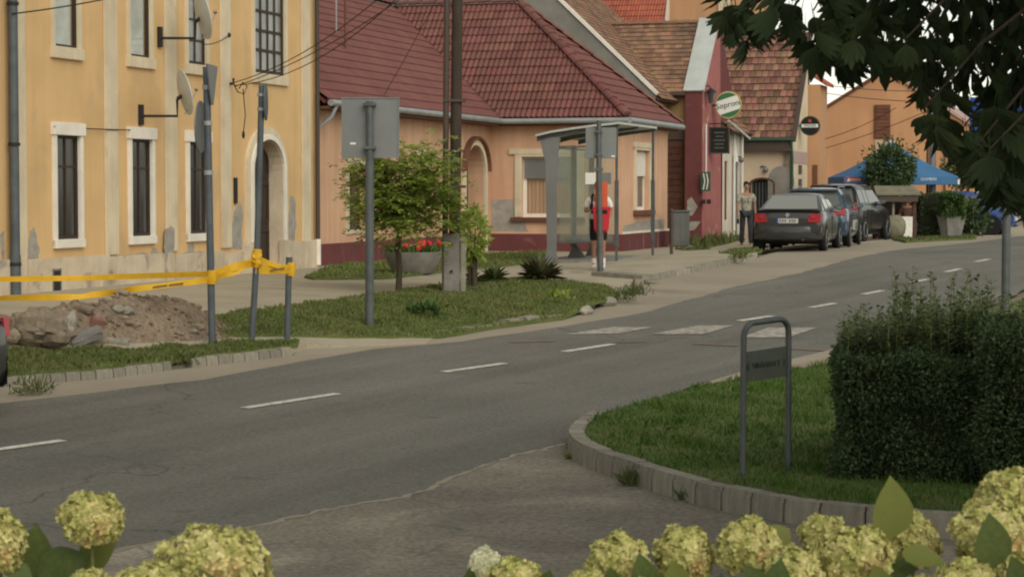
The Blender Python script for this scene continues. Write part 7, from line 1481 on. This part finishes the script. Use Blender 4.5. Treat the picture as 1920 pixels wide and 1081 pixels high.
while cnt < 246:
    px = random.uniform(1345, 1985); ly = lowest(px); py = ly - 18 - abs(random.gauss(0, 1)) * (150 if px > 1600 else 80)
    if cnt < 90: py = ly - random.uniform(0, 40); px = 1350 + 630 * (cnt + random.random()) / 90; ly = lowest(px); py = ly - random.uniform(5, 42)
    if 1790 < px < 1858 and 90 < py < 245: py = random.uniform(250, 300) if random.random() < .6 else random.uniform(20, 90)
    if py < -160: continue
    if px < 1520 and random.random() < .3: continue
    Y = random.uniform(9.0, 11.6); c = at(px, py, Y) ; put_leaf(c, random.uniform(0, 6.3), random.uniform(-1.75, -.95), random.uniform(-.5, .5), random.uniform(.55, 1.05)); cnt += 1
    if cnt % 5 == 0: leafpos.append(c)
for c in leafpos:
    b = c + Vector((random.uniform(.2, .5), random.uniform(-.2, .2), random.uniform(.3, .7))); twigs.tube([c + Vector((0, 0, .03)), c.lerp(b, .5) + Vector((0, 0, .06)), b], [.004, .007, .011], 5)
o = twigs.build('twigs', 'bark', t, recalc=False); o['kind'] = 'stuff'
for e, m in (((1.3, 10.2, 1.25), (3.0, 10.4, 1.3)), ((2.0, 9.6, .95), (3.4, 10.0, 1.1)), ((2.1, 11.3, 1.0), (3.5, 11, 1.5)), ((3.6, 8.4, 1.4), (4.2, 9.4, 1.5)), ((6.8, 11.5, 1.6), (5.6, 11, 1.5)), ((4.2, 13.5, 1.9), (4.4, 12.2, 1.8))):
    mb = MB('W'); mb.tube([CT + Vector((0, 0, 3.3)), m, e], [.10, .06, .018], 8); mb.build('bough', 'bark', t, smooth=60)
def seen(P):
    f = P[:, 1] * _cp - P[:, 2] * _sp; u = P[:, 1] * _sp + P[:, 2] * _cp; f = np.maximum(f, .01); return 960 + FPX * P[:, 0] / f, 540.5 - FPX * u / f
def crown_cloud(root, c, r, n, floor):
    P = RNG.normal(0, 1, (n, 3)); P /= np.linalg.norm(P, axis=1)[:, None]; rr = RNG.uniform(.2, 1, n) ** .5; Pn = P * rr[:, None] * np.array(r) + np.array(c)
    px, py = seen(Pn); keep = (Pn[:, 2] > floor) & ((py < -45) | (px > 2010) | (px < -200) | ((px > 1700) & (py < 150) & (Pn[:, 1] > 9) & (RNG.random(n) < .3) & ((px < 1790) | (px > 1858))))
    V, F = leaf_quads(Pn[keep], P[keep], RNG.uniform(.16, .28, keep.sum()), .10, .5); return foliage('crown', V, F, 'leaf_crown', root)
crown_cloud(t, (CT.x + .1, CT.y - 1.0, 3.7), (4.2, 4.6, 3.4), 22000, .55)  # out-of-view crown widened towards the camera and thickened to shade the hanging leaves
CT2 = Vector((8.6, 2.4, 0)); CT2.z = g(8.6, 8); shade_tree = thing('chestnut_tree', 'horse chestnut added out of view to shade the first one and the hedge', 'tree', tuple(CT2), 0)  # unseen tree, added to shade the hanging leaves and the hedge
mb = MB('W'); mb.tube([CT2 - Vector((0, 0, .2)), CT2 + Vector((.02, 0, 2.4)), CT2 + Vector((0, .1, 5)), CT2 + Vector((.1, 0, 8))], [.30, .22, .16, .06], 14); mb.build('trunk', 'bark', shade_tree, smooth=60)
crown_cloud(shade_tree, (CT2.x, CT2.y, 4.4), (4.3, 4.6, 3.8), 17000, .9)
for c_, nm in ((CT, 'first'), (CT2, 'second')):
    ring_ = [(c_.x + 1.5 * math.cos(i * .45), c_.y + 1.5 * math.sin(i * .45)) for i in range(14)]; tag(sheet('tree_bed', ring_, .05, 'soil_grass', .5), kind='structure'); V, F = blades(ring_, 2500, .07, .006, lambda x, y: g(x, y) + .04); q = foliage('grass', V, F, 'dark_grass'); q['label'] = 'grass in the round bed of a chestnut tree'; q['category'] = 'grass'
# dense inner leaves at the right, joined
m_ = 1700; pts = []
while len(pts) < m_:
    px = random.uniform(1560, 2050); ly = lowest(min(px, 1985)); py = ly - random.uniform(45, 450 if px > 1600 else 150)
    if py < -260 or (1805 < px < 1850 and 150 < py < 235) or (px < 1800 and random.random() > (px - 1500) / 420): continue
    pts.append(tuple(at(px, py, random.uniform(10.0, 12.2))))
V, F = leaf_quads(np.array(pts), np.tile([0, -.2, -1.], (m_, 1)), RNG.uniform(.09, .15, m_), .05, .3, .55); foliage('inner_leaves', V, F, 'leaf_crown', t)
# ------------------------------------------------------------------ hydrangeas in the raised bed right in front
bedp = [(-2.2, 3.3), (2.4, 3.3), (2.4, 5.2), (-2.2, 5.2)]; BZ = -1.62
mb = MB('W'); mb.box((-2.4, 3.1, -3.2), (2.6, 5.35, BZ)); tag(mb.build('raised_bed', 'concrete', None, (0, 4.2, -3.0), bevel=.02), kind='structure'); mb = MB('W'); mb.box((-2.3, 3.2, BZ + .004), (2.5, 5.25, BZ + .05)); tag(mb.build('bed_soil', 'earth', None, (0, 4.2, BZ)), kind='structure')
def flower_head(root, c, r, mat, flat=.85, dens=1.0):
    r = (r[0] * .86, r[1] * .86); c = (c[0], c[1], c[2] - .008)
    n = int(520 * dens); i = np.arange(n) + .5; ph = np.arccos(1 - 1.75 * i / n); th = PI * (1 + 5 ** .5) * i; D = np.column_stack([np.cos(th) * np.sin(ph), np.sin(th) * np.sin(ph), np.cos(ph)]); D += RNG.normal(0, .05, D.shape); D /= np.linalg.norm(D, axis=1)[:, None]
    lump = 1 + .13 * np.sin(D[:, 0] * 6 + c[0] * 20) * np.cos(D[:, 2] * 5 + c[1]) + RNG.normal(0, .035, n); P = D * lump[:, None] * np.array([r[0], r[0], r[1]]); V, F = [], []; s0 = .0098 * (r[0] / .072) ** .35
    for p_, d in zip(P, D):
        d = Vector(d); d = (d + Vector(RNG.normal(0, .35, 3))).normalized(); u = d.orthogonal().normalized(); v = d.cross(u); a0 = random.uniform(0, 1.5); p_ = Vector(p_); s_ = s0 * random.uniform(.75, 1.25)
        for k_ in range(4):
            a = a0 + k_ * PI / 2; e = u * math.cos(a) + v * math.sin(a); f_ = d.cross(e); m = len(V); V += [p_, p_ + e * s_ * .6 + f_ * s_ * .5 + d * s_ * .18, p_ + e * s_ * 1.15 + d * s_ * .32, p_ + e * s_ * .6 - f_ * s_ * .5 + d * s_ * .18]; F.append((m, m + 1, m + 2, m + 3))
    loc = Vector(c) - Vector(root.location); o = link('flower_head', np_mesh('flower_head', [tuple(v) for v in V], F), mat, root); o.location = loc
    mb = MB(); mb.ball((0, 0, 0), (r[0] * .86, r[0] * .86, r[1] * .86), 14, 9); mb.build('flower_core', 'petal', o).location = (0, 0, 0)
    b = Vector((c[0] + random.uniform(-.05, .05), c[1] + .03, BZ)) - Vector(root.location); mb = MB(); mb.tube([b, b.lerp(loc, .6) + Vector((.02, 0, 0)), loc - Vector((0, 0, r[1] * .3))], [.006, .005, .004], 6); mb.build('stem', 'stem_green', root, smooth=60); return o
def leaf_mesh():
    V, F = [], []; n = 8; l = 1.0
    for k_ in range(n + 1):
        f = k_ / n; w = .36 * math.sin(PI * f ** .8) ** .9 * (1 - .15 * f) if 0 < f < 1 else .004; z = -.12 * f * f
        for u, dz in ((-1, .10), (-.5, .04), (0, 0), (.5, .04), (1, .10)): V.append((u * w, f, z + dz * w * 1.4 + .012 * math.sin(f * 30) * abs(u)))
    for k_ in range(n):
        for u in range(4): m = k_ * 5 + u; F.append((m, m + 1, m + 6, m + 5))
    me = bpy.data.meshes.new('leaf'); me.from_pydata(V, [], F); me.update(); me.polygons.foreach_set('use_smooth', [True] * len(me.polygons)); return me
LFM = leaf_mesh(); LFO = leaf_mesh(); LFM.materials.append(M['hydrangea_leaf']); LFO.materials.append(M['old_leaf'])
def big_leaf(root, base, tip, face=(0, -1, .3), old=False, s_=1.0):
    b, e = Vector(base), Vector(tip); y = (e - b); l = y.length; y.normalize(); z = Vector(face); z = (z - y * z.dot(y)).normalized(); x = y.cross(z); m = Matrix((x, y, z)).transposed().to_4x4() @ Matrix.Diagonal((l * s_, l, l, 1)); m.translation = b - Vector(root.location); o = link('leaf', LFO if old else LFM, None, root); o.matrix_local = m
def bush(lab, x, heads, leaves):
    r_ = thing('hydrangea_bush', lab, 'hydrangea', (x, 4.4, BZ), 0, 'hydrangeas in the raised bed')
    for px, py, rx, ry, Y, mat in heads: k_ = Y / FPX; flower_head(r_, tuple(at(px, py, Y)), (rx * k_, ry * k_), mat)
    for (bx, by), (tx, ty), Y, f, old in leaves: big_leaf(r_, at(bx, by, Y), at(tx, ty, Y - .03), f, old)
    for i in range(46):
        px = 960 + (x + random.uniform(-.55, .55)) / 4.5 * FPX; b = at(px, random.uniform(1120, 1350), random.uniform(4.3, 4.9)); a = random.uniform(0, 6.3); big_leaf(r_, b, b + Vector((math.cos(a), math.sin(a), random.uniform(-.3, .4))) * random.uniform(.08, .13), (0, -.3, 1), i % 9 == 0)
    return r_
bush('cream green hydrangea at the bottom left with four big heads', -.95, [(-2, 1016, 52, 72, 4.5, 'petal'), (172, 968, 66, 58, 4.5, 'petal'), (402, 1050, 116, 78, 4.4, 'petal'), (280, 1108, 88, 62, 4.25, 'petal'), (168, 1100, 50, 44, 4.2, 'petal'), (60, 1130, 60, 50, 4.3, 'petal')],
     [((66, 1085), (66, 985), 4.6, (0, -1, .2), False), ((70, 1075), (165, 1040), 4.55, (0, -1, .5), False), ((60, 1080), (0, 1060), 4.5, (0, -.8, .6), False), ((150, 1060), (215, 1010), 4.62, (0, -1, .3), True), ((400, 1125), (370, 1066), 4.3, (0, -1, .3), False), ((110, 1110), (130, 1050), 4.4, (0, -1, .3), False)])
bush('hydrangea at the bottom centre with a small white head and browning flowers', .35, [(910, 1052, 32, 34, 4.5, 'petal_white'), (968, 1088, 60, 54, 4.4, 'petal'), (1160, 1050, 64, 62, 4.45, 'petal'), (1282, 1038, 60, 66, 4.5, 'petal'), (1100, 1102, 50, 46, 4.3, 'petal'), (1210, 1120, 50, 44, 4.3, 'petal')],
     [((1215, 1110), (1200, 1040), 4.35, (0, -1, .3), False), ((885, 1110), (880, 1068), 4.5, (0, -1, .3), False), ((1150, 1115), (1145, 1066), 4.3, (0, -1, .3), False), ((1020, 1110), (1030, 1070), 4.4, (0, -1, .4), False), ((1275, 1120), (1262, 1052), 4.35, (0, -1, .3), True)])
bush('large hydrangea at the bottom right with an upright pointed leaf among its heads', .92, [(1402, 1020, 64, 62, 4.45, 'petal'), (1488, 1072, 62, 58, 4.35, 'petal'), (1545, 1000, 50, 44, 4.62, 'petal'), (1602, 1040, 82, 68, 4.4, 'petal'), (1710, 1010, 56, 60, 4.55, 'petal'), (1862, 1000, 84, 78, 4.4, 'petal'), (1898, 920, 72, 52, 4.6, 'petal'), (1815, 1092, 66, 54, 4.25, 'petal'), (1730, 1110, 50, 40, 4.3, 'petal'), (1905, 1080, 54, 60, 4.3, 'petal')],
     [((1674, 1008), (1674, 896), 4.42, (.15, -1, .15), True), ((1480, 990), (1420, 1035), 4.55, (0, -.8, .6), True), ((1865, 1062), (1858, 965), 4.28, (0, -1, .25), False), ((1690, 1035), (1775, 1050), 4.35, (0, -.6, .8), True), ((1640, 1075), (1720, 1060), 4.4, (0, -.7, .7), False), ((1430, 1120), (1400, 1060), 4.3, (0, -1, .3), False), ((1450, 1120), (1465, 1050), 4.3, (0, -1, .3), False), ((1920, 1120), (1900, 1045), 4.2, (0, -1, .3), False), ((1655, 1110), (1640, 1060), 4.3, (0, -1, .3), True), ((1345, 1115), (1352, 1078), 4.35, (0, -1, .3), False)])
